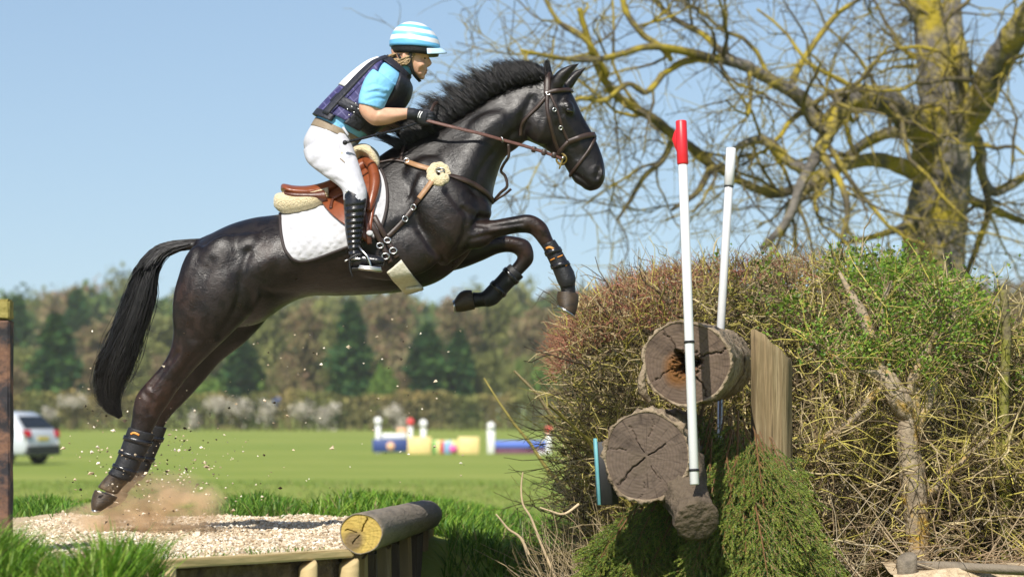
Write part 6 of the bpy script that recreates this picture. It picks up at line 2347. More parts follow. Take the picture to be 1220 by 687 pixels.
def build_hawthorn():
    M = bark_lichen('hawthorn_bark', [(.16, .12, .08), (.30, .24, .165), (.40, .33, .23)], (.36, .22, .03), .43, 7, 34, .02)
    M2 = bark_lichen('mossy_stem_bark', [(.12, .10, .06), (.20, .17, .09)], (.17, .17, .03), .55, 8, 34, .02)
    def stem(nm, pts, ra, d, m, par, seed):
        g = Geo()
        gnarled(g, [PX(x, y, d + e) for x, y, e in pts], np.array(ra) * d / FPX, seed)
        return g.obj(nm, m, par)
    r = empty('hawthorn_tree', tuple(PX(1093, 700, 15.7)))
    tag(r, 'gnarled pale hawthorn trunk with orange lichen at the hedge front', 'hawthorn')
    stem('trunk', [(1094, 720, 0), (1093, 660, 0), (1092, 610, .0), (1086, 560, -.02), (1080, 520, -.03), (1084, 485, 0), (1090, 455, .02)], [15, 13, 14, 15, 12, 12, 9], 15.7, M, r, 3)
    stem('limb', [(1084, 500, 0), (1072, 478, -.05), (1058, 455, -.05), (1046, 440, -.05), (1044, 420, -.04), (1036, 400, -.02), (1028, 375, 0), (1014, 350, .05), (1000, 325, .1)], [13, 14, 13, 10, 8, 7, 6, 4, 2], 15.7, M, r, 5)
    stem('limb', [(1050, 448, -.05), (1030, 440, -.08), (1010, 436, -.1), (985, 420, -.1), (962, 404, -.08)], [9, 6, 5, 4, 2], 15.7, M, r, 6)
    stem('limb', [(1086, 515, 0), (1104, 480, .05), (1112, 450, .1), (1122, 420, .12), (1132, 390, .15), (1140, 350, .2)], [9, 8, 8, 7, 7, 4], 15.7, M, r, 7)
    stem('limb', [(1080, 470, -.03), (1092, 440, .0), (1108, 410, 0), (1120, 380, .05), (1118, 345, .1)], [7, 5.5, 5, 4, 2.5], 15.7, M, r, 8)
    stem('limb', [(1052, 462, -.06), (1034, 478, -.1), (1010, 505, -.15), (985, 520, -.2), (972, 542, -.2)], [5, 4, 4.5, 4, 2], 15.7, M, r, 9)
    stem('limb', [(1046, 425, -.05), (1056, 400, 0), (1050, 370, .05), (1062, 335, .1)], [5, 4, 3.5, 2], 15.7, M, r, 10)
    stem('limb', [(1093, 600, 0), (1120, 575, .05), (1150, 545, .1), (1180, 520, .15)], [6, 5, 4, 2], 15.7, M, r, 11)
    # thin shoots and leaf tufts on the old wood
    src = [c for c in r.children]
    pts = np.concatenate([np.array([list(v.co) for v in c.data.vertices]) for c in src[1:]])
    pts = pts[rng.integers(0, len(pts), 900)]
    d = rng.normal(0, 1, (900, 3)); d[:, 2] += .6; d[:, 1] -= .2
    pa = twig_paths(pts, d, rng.uniform(.06, .38, 900), 6, .22)
    V, Q, C = tubes(pa, np.linspace(1, .4, 6)[None] * rng.uniform(.002, .0046, 900)[:, None], 4, C_LICH[rng.integers(0, 8, 900)] * 1.1)
    g = Geo().add(V, Q, None, C)
    o = g.obj('twigs', M_TWIG, r, True, True); o['kind'] = 'stuff'
    up = pa[pa[:, -1, 2] > PX(0, 440, 15.7)[2]]
    k_ = rng.integers(0, len(up), 5200); j_ = rng.integers(2, 6, 5200)
    lp = up[k_, j_] + rng.normal(0, .022, (5200, 3))
    gr = np.array([[.14, .26, .024], [.20, .33, .038], [.09, .19, .022], [.25, .36, .055]])[rng.integers(0, 4, 5200)]
    V, t, C = leaves(lp, rng.uniform(.012, .026, 5200), gr)
    g = Geo().add(V, None, t, C)
    o = g.obj('leaves', M_LEAF, r, True, True); o['kind'] = 'stuff'
    for k, (xs, d, lab) in enumerate((([(1198, 710, 0), (1196, 640, 0), (1198, 560, 0), (1196, 480, .05), (1199, 400, .1), (1195, 345, .1)], 16.2, 'slender straight mossy stem right of the gnarled hawthorn trunk'),
                                      ([(1176, 720, 0), (1174, 640, 0), (1178, 560, 0), (1170, 470, .05), (1176, 400, .1)], 16.9, 'darker mossy stem set back in the hedge shade'),
                                      ([(1140, 720, 0), (1134, 660, 0), (1146, 590, 0), (1150, 500, .05), (1142, 410, .1)], 16.6, 'bent olive stem close behind the gnarled hawthorn trunk'))):
        g = Geo()
        gnarled(g, [PX(x, y, d + e) for x, y, e in xs], np.linspace(8, 5, len(xs)) * d / FPX, 20 + k, 10)
        o = g.obj('hawthorn_sapling', M2); tag(o, lab, 'sapling')
    # long cut brash lying at the foot
    n = 420
    x = rng.uniform(1.55, 3.0, n); y = rng.uniform(.2, 1.0, n)
    p = np.stack([x, y, hgt(x, y) + rng.uniform(.05, .75, n) * rng.random(n)], -1)
    d = rng.normal(0, 1, (n, 3)); d[:, 2] = rng.normal(.35, .6, n)
    pa = twig_paths(p, d, rng.uniform(.25, .8, n), 7, .14)
    V, Q, C = tubes(pa, np.linspace(1, .4, 7)[None] * rng.uniform(.002, .005, n)[:, None], 4, np.array([[.34, .26, .16], [.28, .20, .12], [.40, .33, .22], [.22, .16, .09]])[rng.integers(0, 4, n)])
    o = link('brash', mesh_np('brash', V, Q, C), M_TWIG); tag(o, 'tangle of dead pale twigs below the hawthorn', 'twigs', None, 'stuff')
    # bank under the brash
    xy = np.stack([rng.uniform(1.5, 3.2, 2600), rng.uniform(.2, 1.6, 2600)], -1)
    grass_obj('grass', 'rough dry grass under the hawthorn', xy, rng.uniform(.04, .14, 2600), rng.uniform(.004, .009, 2600), .5, .6)
    # dry stalks at the hedge's left foot
    n = 700
    x = rng.uniform(.18, 1.0, n); y = rng.uniform(.3, 1.8, n)
    p = np.stack([x, y, hgt(x, y)], -1)
    d = np.stack([rng.normal(-.25, .6, n), rng.normal(-.1, .4, n), np.ones(n) * .8], -1)
    pa = twig_paths(p, d, rng.uniform(.15, .65, n), 7, .2)
    V, Q, C = tubes(pa, np.linspace(1, .4, 7)[None] * rng.uniform(.0015, .0035, n)[:, None], 3, np.array([[.40, .31, .18], [.33, .25, .13], [.46, .37, .24]])[rng.integers(0, 3, n)])
    g = Geo().add(V, Q, None, C)
    for pts in ([(663, 690), (650, 660), (640, 635), (632, 615), (623, 600), (621, 580), (623, 562)], [(630, 660), (620, 640), (606, 630), (596, 618), (591, 612)], [(690, 600), (672, 612), (655, 608), (643, 604)]):
        q = catmull([PX(x, y, 15.6) for x, y in pts], 4)
        V, Q, C = tubes(q[None], np.linspace(.009, .004, len(q))[None], 6, [[.52, .40, .25]])
        g.add(V, Q, None, C)
    o = g.obj('dry_stalks', M_TWIG, None, True, True); tag(o, 'dry tan stalks and weeds at the left foot of the hedge', 'weeds', None, 'stuff')


build_hawthorn()
# ================================================================ the big bare tree
def build_oak():
    D = 32.0
    M = bark_lichen('oak_bark', [(.065, .057, .048), (.15, .135, .115), (.23, .21, .18)], (.30, .235, .028), .47, 2.2, 9, .09)
    M_T = bark_lichen('oak_twig_bark', [(.075, .062, .04), (.14, .118, .07)], (.30, .235, .032), .49, 1.8, 9, .02)
    r = empty('oak_tree', tuple(PX(1120, 560, D)))
    tag(r, 'huge bare spreading tree with yellow lichen on its trunk and limbs', 'tree')
    k = D / FPX
    B3 = lambda pts: np.array([PX(x, y, D + e) for x, y, e in pts])
    g = Geo()
    gnarled(g, B3([(1112, 560, 0), (1113, 400, 0), (1114, 320, 0), (1115, 270, 0), (1122, 215, 0), (1124, 170, 0), (1122, 130, 0)]), np.array([46, 40, 36, 37, 33, 33, 30]) * k, 2, 22, 8, .14)
    g.obj('trunk', M, r)
    limbs = [
        ([(1124, 160, 0), (1118, 110, .1), (1112, 70, .1), (1110, 35, .2), (1098, 0, .2), (1085, -60, .4)], [27, 24, 21, 20, 19, 15]),
        ([(1130, 150, .2), (1138, 105, .4), (1142, 65, .6), (1134, 20, .8), (1140, -50, 1.0)], [22, 16, 13, 12, 9]),
        ([(1134, 170, 0), (1150, 140, -.2), (1168, 118, -.4), (1190, 72, -.8), (1218, 30, -1.2), (1260, -30, -1.6)], [24, 20, 18, 17, 16, 12]),
        ([(1116, 165, 0), (1095, 148, -.4), (1075, 135, -.7), (1050, 118, -1.0), (1014, 118, -1.4), (996, 140, -1.6), (976, 180, -1.8), (955, 218, -2.0), (938, 262, -2.2), (908, 296, -2.4)], [26, 20, 16, 15, 13, 10, 7.5, 6, 5, 3.5]),
        ([(1000, 128, -1.5), (982, 150, -1.2), (960, 122, -1.2), (938, 106, -1.4), (912, 92, -1.5), (884, 77, -1.6), (850, 70, -1.7), (820, 72, -1.8), (790, 88, -2.0)], [11, 10, 9, 8, 7, 6.5, 5.5, 4.5, 3]),
        ([(1104, 212, 0), (1075, 198, -.3), (1036, 190, -.6), (998, 200, -.8), (962, 222, -1), (930, 280, -1.2)], [14, 10, 8, 7, 6, 4]),
        ([(1098, 160, -.1), (1060, 158, .4), (1020, 178, .8), (990, 210, 1.0), (960, 230, 1.2)], [10, 7, 6, 5, 3]),
        ([(966, 205, -1.8), (940, 192, -1.6), (912, 168, -1.5), (884, 172, -1.4), (862, 190, -1.3)], [7, 6, 6, 4, 2.5]),
        ([(884, 77, -1.6), (858, 60, -1.6), (836, 40, -1.4), (800, 20, -1.2), (770, -10, -1)], [5, 4, 3.5, 3, 2]),
        ([(940, 108, -1.4), (952, 80, -1.0), (975, 45, -.8), (1000, 15, -.6), (1040, -10, -.4)], [5, 4, 3.5, 3, 2]),
        ([(850, 70, -1.7), (810, 60, -2.0), (772, 56, -2.2), (735, 66, -2.4), (700, 72, -2.6), (660, 68, -2.8), (620, 60, -3)], [5, 4.5, 4, 3.5, 3, 2.5, 1.6]),
        ([(850, 200, -1.0), (826, 178, -1.2), (803, 162, -1.4), (776, 140, -1.6), (745, 122, -1.8), (727, 106, -2), (712, 80, -2.2), (700, 45, -2.3), (690, 10, -2.4)], [6, 6, 6, 5.5, 5, 4.5, 4, 3.5, 3]),
        ([(962, 222, -1), (920, 230, -1), (880, 215, -1.1), (850, 200, -1.1), (830, 230, -1.2), (800, 250, -1.3)], [6, 5.5, 5, 5, 3.5, 2]),
        ([(1160, 160, .2), (1168, 180, .4), (1170, 208, .5), (1184, 228, .6), (1215, 214, .8), (1250, 180, 1)], [8, 7, 6, 6, 5, 3]),
        ([(1170, 208, .5), (1178, 250, .6), (1165, 290, .8), (1150, 330, 1)], [5, 4.5, 4, 3]),
        ([(1150, 235, .2), (1185, 250, .8), (1215, 262, 1.2), (1260, 280, 1.6)], [6, 5, 4, 2]),
        ([(1110, 250, 0), (1075, 270, -.4), (1040, 282, -.8), (1000, 290, -1.2)], [7, 4.5, 3.5, 2]),
        ([(790, 88, -2.0), (770, 110, -2.1), (748, 100, -2.2), (720, 120, -2.3), (690, 118, -2.3), (650, 140, -2.4)], [4, 3.5, 3, 3, 2.5, 1.4]),
        ([(803, 162, -1.4), (790, 190, -1.4), (768, 210, -1.5), (750, 240, -1.5), (735, 262, -1.6)], [4, 3.5, 3, 2.5, 1.5]),
        ([(976, 180, -1.8), (1000, 215, -2.2), (1010, 250, -2.4), (1002, 285, -2.5)], [5, 4, 3.5, 2]),
        ([(740, -20, -2), (745, 12, -2), (765, 40, -2), (787, 56, -2), (800, 72, -1.9)], [3, 3.5, 3.5, 3.5, 3]),
        ([(640, -20, -2.4), (665, 25, -2.4), (700, 50, -2.4), (724, 90, -2.2)], [2, 2.5, 3, 3]),
    ]
    paths = []
    for i, (pts, ra) in enumerate(limbs):
        g = Geo()
        q = B3(pts)
        gnarled(g, q, np.array(ra) * k, 30 + i, 12 if ra[0] > 6 else 8, 6, .15)
        g.obj('limb', M if ra[0] > 6.5 else M_T, r)
        paths.append((catmull(q, 6), catmull(np.array(ra, dtype=float)[:, None] * k, 6)[:, 0]))
    # branches and twigs of three orders along the limbs
    rr = np.random.default_rng(99)
    allg = Geo()
    prev = paths
    for order, (every, L, rad, kk) in enumerate(((.34, (.7, 2.0), .45, 9), (.22, (.4, 1.2), .5, 7), (.20, (.2, .7), .55, 6))):
        S, Dr, Ln, R0 = [], [], [], []
        for q, ra in prev:
            seg = np.linalg.norm(np.diff(q, axis=0), axis=1)
            tot = seg.sum()
            for _ in range(max(1, int(tot / every))):
                u = rr.uniform(.12, 1.0)
                i = min(int(u * (len(q) - 1)), len(q) - 2)
                if order == 0 and ra[i] > 20 * k and rr.random() < .6: continue
                t = q[i + 1] - q[i]; t /= np.linalg.norm(t) + 1e-9
                d = rr.normal(0, 1, 3); d -= d @ t * t; d /= np.linalg.norm(d) + 1e-9
                S.append(q[i]); Dr.append(t * rr.uniform(.2, .9) + d * .9 + np.array([0, 0, -.05])); Ln.append(rr.uniform(*L)); R0.append(min(ra[i] * rad, (.035, .016, .008)[order]))
        S, Dr, Ln, R0 = np.array(S), np.array(Dr), np.array(Ln), np.array(R0)
        pa = twig_paths(S, Dr, Ln, kk, .26, -.02 if order else 0.0, rr)
        rads = np.linspace(1, .35, kk)[None] * np.maximum(R0, (.010, .007, .0048)[order])[:, None]
        V, Q, _ = tubes(pa, rads, 5 if order == 0 else 3)
        allg.add(V, Q)
        prev = [(p, r_) for p, r_ in zip(pa, rads)]
    o = allg.obj('crown', M_T, r); o['kind'] = 'stuff'


build_oak()


# ================================================================ far treeline, hedge, car and jumps
M_FOL = mat('far_foliage', [(.75, .75, .75), (1.2, 1.2, 1.15)], scale=.6, rough=.7, attr=True, spec=.2, trans=.2)
M_FTRUNK = mat('far_bark', [(.10, .08, .055), (.22, .18, .13)], scale=2, rough=.9)


def cards(p, size, cols, r, flat=.0, stretch=1.0):
    n = len(p)
    d = r.normal(0, 1, (n, 3)); d[:, 2] *= 1 - flat; d /= np.linalg.norm(d, axis=1)[:, None] + 1e-9
    s = np.cross(d, r.normal(0, 1, (n, 3))); s /= np.linalg.norm(s, axis=1)[:, None] + 1e-9
    z = size[:, None]
    V = np.stack([p - d * z * stretch - s * z * .4, p + s * z * .5 - d * z * .2, p + d * z * stretch, p - s * z * .5 + d * z * .1], 1)
    return V.reshape(-1, 3), np.arange(n)[:, None] * 4 + np.array([[0, 1, 2, 3]]), np.repeat(cols, 4, axis=0)


def tree_meshes(kind, seed, H, W):
    """crown and trunk of a far tree in its own coordinates, base at the origin"""
    r = np.random.default_rng(seed)
    g = Geo()
    tg = Geo()
    path = np.stack([r.normal(0, .12, 6).cumsum() * .5, r.normal(0, .12, 6).cumsum() * .5, np.linspace(-.2, H * (.9 if kind != 'broad' else .7), 6)], -1)
    V, Q, _ = tubes(path[None], np.linspace(H * .022, H * .004, 6)[None], 7)
    tg.add(V, Q)
    if kind == 'conifer':
        n = 2600
        u = r.random(n) ** .8
        z = H * (.06 + .94 * u)
        rad = W * (1 - u) ** .5 * (1 - .35 * np.exp(-u * 9)) * (.72 + .28 * np.sin(u * 17 + seed) * np.sin(u * 7 + seed * 2)) * np.sqrt(r.random(n)) * 1.08 + .1
        a = r.uniform(0, 6.28, n)
        bump = 1 + .25 * np.sin(3 * a + seed) + .15 * np.sin(7 * a + z)
        p = np.stack([rad * bump * np.cos(a), rad * bump * np.sin(a), z - rad * .18], -1)
        base = np.array([[.018, .060, .016], [.030, .085, .020], [.060, .125, .028], [.012, .040, .014]])[r.integers(0, 4, n)]
        V, Q, C = cards(p, r.uniform(.25, .62, n), base, r, .5, 1.0)
        g.add(V, Q, None, C)
    elif kind in ('broad', 'bushy'):
        m = 34
        cc = r.normal(0, 1, (m, 3)); cc /= np.linalg.norm(cc, axis=1)[:, None]; cc *= r.uniform(.25, .85, (m, 1))
        cc = cc * np.array([W, W, H * .36]) + np.array([0, 0, H * .60])
        n = 3000
        k = r.integers(0, m, n)
        p = cc[k] + r.normal(0, 1, (n, 3)) * W * .17
        pal = np.array([[.07, .125, .030], [.10, .155, .036], [.13, .175, .045], [.05, .09, .030]]) if kind == 'broad' else np.array([[.09, .17, .028], [.13, .22, .035], [.16, .24, .05]])
        V, Q, C = cards(p, r.uniform(.25, .62, n), pal[r.integers(0, len(pal), n)], r)
        g.add(V, Q, None, C)
    else:   # bare winter tree: branches, twigs and catkins
        q0 = path
        n1 = 46
        u = r.uniform(.18, .98, n1)
        s = np.stack([np.interp(u, np.linspace(0, 1, 6), path[:, j]) for j in range(3)], -1)
        a = r.uniform(0, 6.28, n1)
        d = np.stack([np.cos(a), np.sin(a), r.uniform(.5, 1.3, n1)], -1)
        p1 = twig_paths(s, d, W * r.uniform(.6, 1.15, n1) * (1.25 - u * .7), 7, .15, .03, r)
        V, Q, _ = tubes(p1, np.linspace(1, .3, 7)[None] * (H * .007 * (1.2 - u))[:, None], 4); tg.add(V, Q)
        n2 = 420
        k = r.integers(0, n1, n2); j = r.integers(2, 7, n2)
        d = r.normal(0, 1, (n2, 3)); d[:, 2] += .5
        p2 = twig_paths(p1[k, j], d, r.uniform(.4, 1.5, n2) * W * .3, 5, .2, 0, r)
        V, Q, _ = tubes(p2, np.linspace(1, .4, 5)[None] * H * .0020, 3); tg.add(V, Q)
        n = 3000
        k = r.integers(0, n2, n); j = r.integers(1, 5, n)
        p = p2[k, j] + r.normal(0, .40, (n, 3))
        pal = np.array([[.21, .165, .085], [.26, .205, .105], [.18, .16, .065], [.23, .145, .085]]) if kind == 'bare' else np.array([[.17, .185, .052], [.21, .215, .068], [.14, .155, .05]])
        V, Q, C = cards(p, r.uniform(.16, .40, n), pal[r.integers(0, len(pal), n)], r, 0, 1.5)
        g.add(V, Q, None, C)
    cm = g.mesh('crown', False, True); cm.materials.append(M_FOL)
    tm = tg.mesh('trunk', True); tm.materials.append(M_FTRUNK)
    return cm, tm


PROTO = {}
def far_tree(kind, px, top, D, wpx, label, group, lean=0):
    """stands on the field at distance D, its top at the photograph's height"""
    H0, W0 = {'conifer': (12, 2.9), 'broad': (11, 4.0), 'bushy': (8, 2.9), 'bare': (12, 4.2), 'olive': (11, 4.0)}[kind]
    v = random.randrange(3)
    if (kind, v) not in PROTO:
        PROTO[(kind, v)] = tree_meshes(kind, sum(map(ord, kind)) + v * 17, H0, W0)
    cm, tm = PROTO[(kind, v)]
    H = EYE - (top - 485) * D / FPX
    x = (px - 610) * D / FPX
    o = bpy.data.objects.new({'conifer': 'conifer_tree', 'broad': 'broadleaf_tree', 'bushy': 'leafy_tree', 'bare': 'bare_tree', 'olive': 'budding_tree'}[kind], None)
    COL.objects.link(o)
    o.location = (x, D - CAMD, 0)
    sw = wpx * .5 * D / FPX / W0
    o.scale = (sw, sw, H / H0)
    o.rotation_euler = (0, 0, random.uniform(0, 6.28))
    tag(o, label, 'tree', group)
    for nm, me in (('trunk', tm), ('crown', cm)):
        c = bpy.data.objects.new(nm, me); COL.objects.link(c); c.parent = o


def build_treeline():
    G1, G2 = 'trees lining the far hedge', 'far wood behind the first trees'
    # front row
    for a in (
        ('conifer', 66, 374, 236, 84, 'bright green bushy conifer behind the white car'), ('conifer', 20, 356, 300, 66, 'tall blue green conifer by the charred post'),
        ('conifer', 92, 346, 330, 64, 'dark conifer rising behind the bright green bushy conifer'),
        ('conifer', 418, 360, 236, 78, 'darkest tall conifer standing in the middle of the treeline'), ('conifer', 510, 386, 236, 72, 'broad dark conifer above the yellow jump panels'),
        ('conifer', 548, 394, 238, 58, 'smaller dark conifer beside the broad dark conifer'), ('bushy', 455, 438, 234, 34, 'low lime green leafy tree between the dark conifers'),
        ('conifer', 286, 400, 238, 76, 'rounded mid green conifer under the horse belly'), ('bushy', 622, 425, 268, 30, 'small green tree at the left tip of the near hedge'),
        ('bare', 360, 372, 238, 76, 'reddish brown bare tree with a pale straight trunk'),):
        far_tree(*a, G1)
    for kind, px, top, w, lab in (('bare', 122, 388, 92, 'brown bare tree between the dark conifer and the horse tail'), ('olive', 196, 380, 92, 'olive budding tree seen just behind the horse tail'), ('bare', 240, 372, 96, 'tall bare tree showing through the gap behind the hind legs'),
                             ('olive', 322, 362, 96, 'pale olive tree left of the reddish bare tree'), ('olive', 388, 368, 84, 'olive tree right of the reddish bare tree'), ('bare', 468, 356, 92, 'bare brown tree right of the darkest conifer'), ('olive', 590, 358, 104, 'wide olive tree below the tucked foreleg'),
                             ('bare', 640, 372, 92, 'bare tree at the left edge of the near hedge'), ('olive', 28, 420, 76, 'low olive tree close beside the charred post'), ('olive', 160, 408, 84, 'low olive tree beside the tail tip'), ('bare', 700, 380, 92, 'bare tree half hidden behind the red twigs of the hedge'), ('olive', 760, 388, 92, 'olive tree hidden behind the logs of the jump'), ('bare', 545, 366, 92, 'bare tree rising behind the two right conifers')):
        far_tree(kind, px + random.uniform(-3, 3), top, random.uniform(276, 292), w, lab, G1)
    for px in range(-20, 760, 26):
        far_tree(random.choice(['olive', 'bare', 'bushy', 'olive', 'bare']), px + random.uniform(-8, 8), random.uniform(424, 448), random.uniform(240, 256), random.uniform(44, 64), 'low young tree in the thicket along the back of the far hedge', 'thicket behind the far hedge')
    # wood behind, paler with distance
    for i, px in enumerate(range(-30, 800, 22)):
        top = np.interp(px, [-30, 60, 140, 200, 300, 450, 600, 680, 800], [352, 350, 336, 345, 352, 352, 346, 352, 360]) + random.uniform(-4, 16)
        far_tree(random.choice(['broad', 'olive', 'broad', 'bare', 'olive']), px + random.uniform(-8, 8), top, random.uniform(395, 440), random.uniform(84, 110), 'hazy tree of the far wood behind the first row', G2)
    # more wood to the right, seen through the hedge and big tree
    for i, px in enumerate(range(830, 1330, 42)):
        far_tree(random.choice(['olive', 'bare', 'bare']), px, random.uniform(330, 365), random.uniform(200, 240), 90, 'bare tree of the wood behind the big lichen tree', 'wood behind the big tree')


def build_far_hedge():
    r = np.random.default_rng(4)
    D0 = 222.0
    root = empty('far_hedge', (0, D0 - CAMD, 0))
    tag(root, 'long clipped brown hedge across the far side of the field', 'hedge')
    n = 26000
    x = r.uniform(-62, 62, n)
    y = D0 - CAMD + r.uniform(-.9, .9, n) + .012 * x
    z = 2.75 * r.random(n) ** .75 * (1 + .07 * np.sin(x * .7) + .05 * np.sin(x * 2.3 + 1))
    face = r.random(n) < .6
    y = np.where(face, D0 - CAMD - .9 + r.normal(0, .12, n) + .012 * x, y)
    tone = .5 + .5 * np.sin(x * .9 + 2 * np.sin(x * .33))
    c = np.array([.20, .165, .070])[None] * (1 - tone[:, None]) + np.array([.135, .15, .050])[None] * tone[:, None]
    c = c * r.uniform(.6, 1.5, (n, 1))
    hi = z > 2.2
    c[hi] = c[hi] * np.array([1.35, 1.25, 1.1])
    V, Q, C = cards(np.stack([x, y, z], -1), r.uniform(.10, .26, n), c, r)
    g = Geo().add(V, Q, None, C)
    # dark woody inside
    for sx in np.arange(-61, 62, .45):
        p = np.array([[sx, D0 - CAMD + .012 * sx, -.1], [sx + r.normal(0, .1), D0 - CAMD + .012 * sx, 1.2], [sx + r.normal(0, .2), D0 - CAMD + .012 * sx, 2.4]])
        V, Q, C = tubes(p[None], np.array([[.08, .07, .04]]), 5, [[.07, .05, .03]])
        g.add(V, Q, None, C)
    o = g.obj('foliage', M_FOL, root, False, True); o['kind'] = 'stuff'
    # blackthorn in blossom
    wl = ((258, 481, 11, 9), (286, 486, 13, 11), (318, 490, 11, 11), (361, 488, 10, 8), (385, 496, 7, 11), (397, 487, 8, 5), (231, 503, 5, 9), (396, 518, 5, 6), (470, 490, 14, 7), (478, 505, 6, 9), (88, 478, 12, 7), (60, 494, 10, 7))
    for i, (px, py, rx, ry) in enumerate(wl):
        k = (D0 - 1.4) / FPX
        c0 = np.array([(px - 610) * k, D0 - CAMD - 1.4 + .012 * (px - 610) * k, EYE - (py - 485) * k])
        n = 420
        p = c0 + r.normal(0, .55, (n, 3)) * np.array([rx * k, .5, ry * k]) * np.array([1 + .3 * math.sin(i * 2.1), 1, 1])
        cc = np.array([[.52, .48, .42], [.60, .56, .50], [.36, .32, .24]])[r.integers(0, 3, n)]
        V, Q, C = cards(p, r.uniform(.06, .16, n), cc, r)
        g = Geo().add(V, Q, None, C)
        st = np.array([[c0[0], c0[1] + .3, 0], [c0[0], c0[1] + .2, c0[2] * .6], [c0[0], c0[1], c0[2]]])
        V, Q, C = tubes(st[None], np.array([[.05, .04, .02]]), 5, [[.10, .07, .05]])
        b = empty('blossom_bush', (c0[0], c0[1], 0))
        tag(b, 'white blossoming blackthorn bush in the far hedge', 'bush', 'blossom bushes in the far hedge')
        g.obj('blossom', M_FOL, b, False, True)
        g = Geo().add(V, Q, None, C)
        g.obj('stem', M_FOL, b, True, True)
    # blue sign on the hedge
    M_BLUE = mat('blue_sign_paint', [(.06, .13, .45), (.08, .16, .5)], rough=.5)
    c = np.array(PX(329, 477, D0 - 1))
    b = empty('blue_sign', (c[0], c[1], 0)); tag(b, 'small blue sign showing above the far hedge', 'sign')
    g = Geo(); box(g, c, .55, .05, .62, 0, None, 0, .01); g.obj('panel', M_BLUE, b)
    g = Geo(); box(g, (c[0], c[1] + .06, c[2] / 2), .07, .05, c[2], 0, None, 0, .01); g.obj('post', M_FTRUNK, b)


build_treeline()
build_far_hedge()


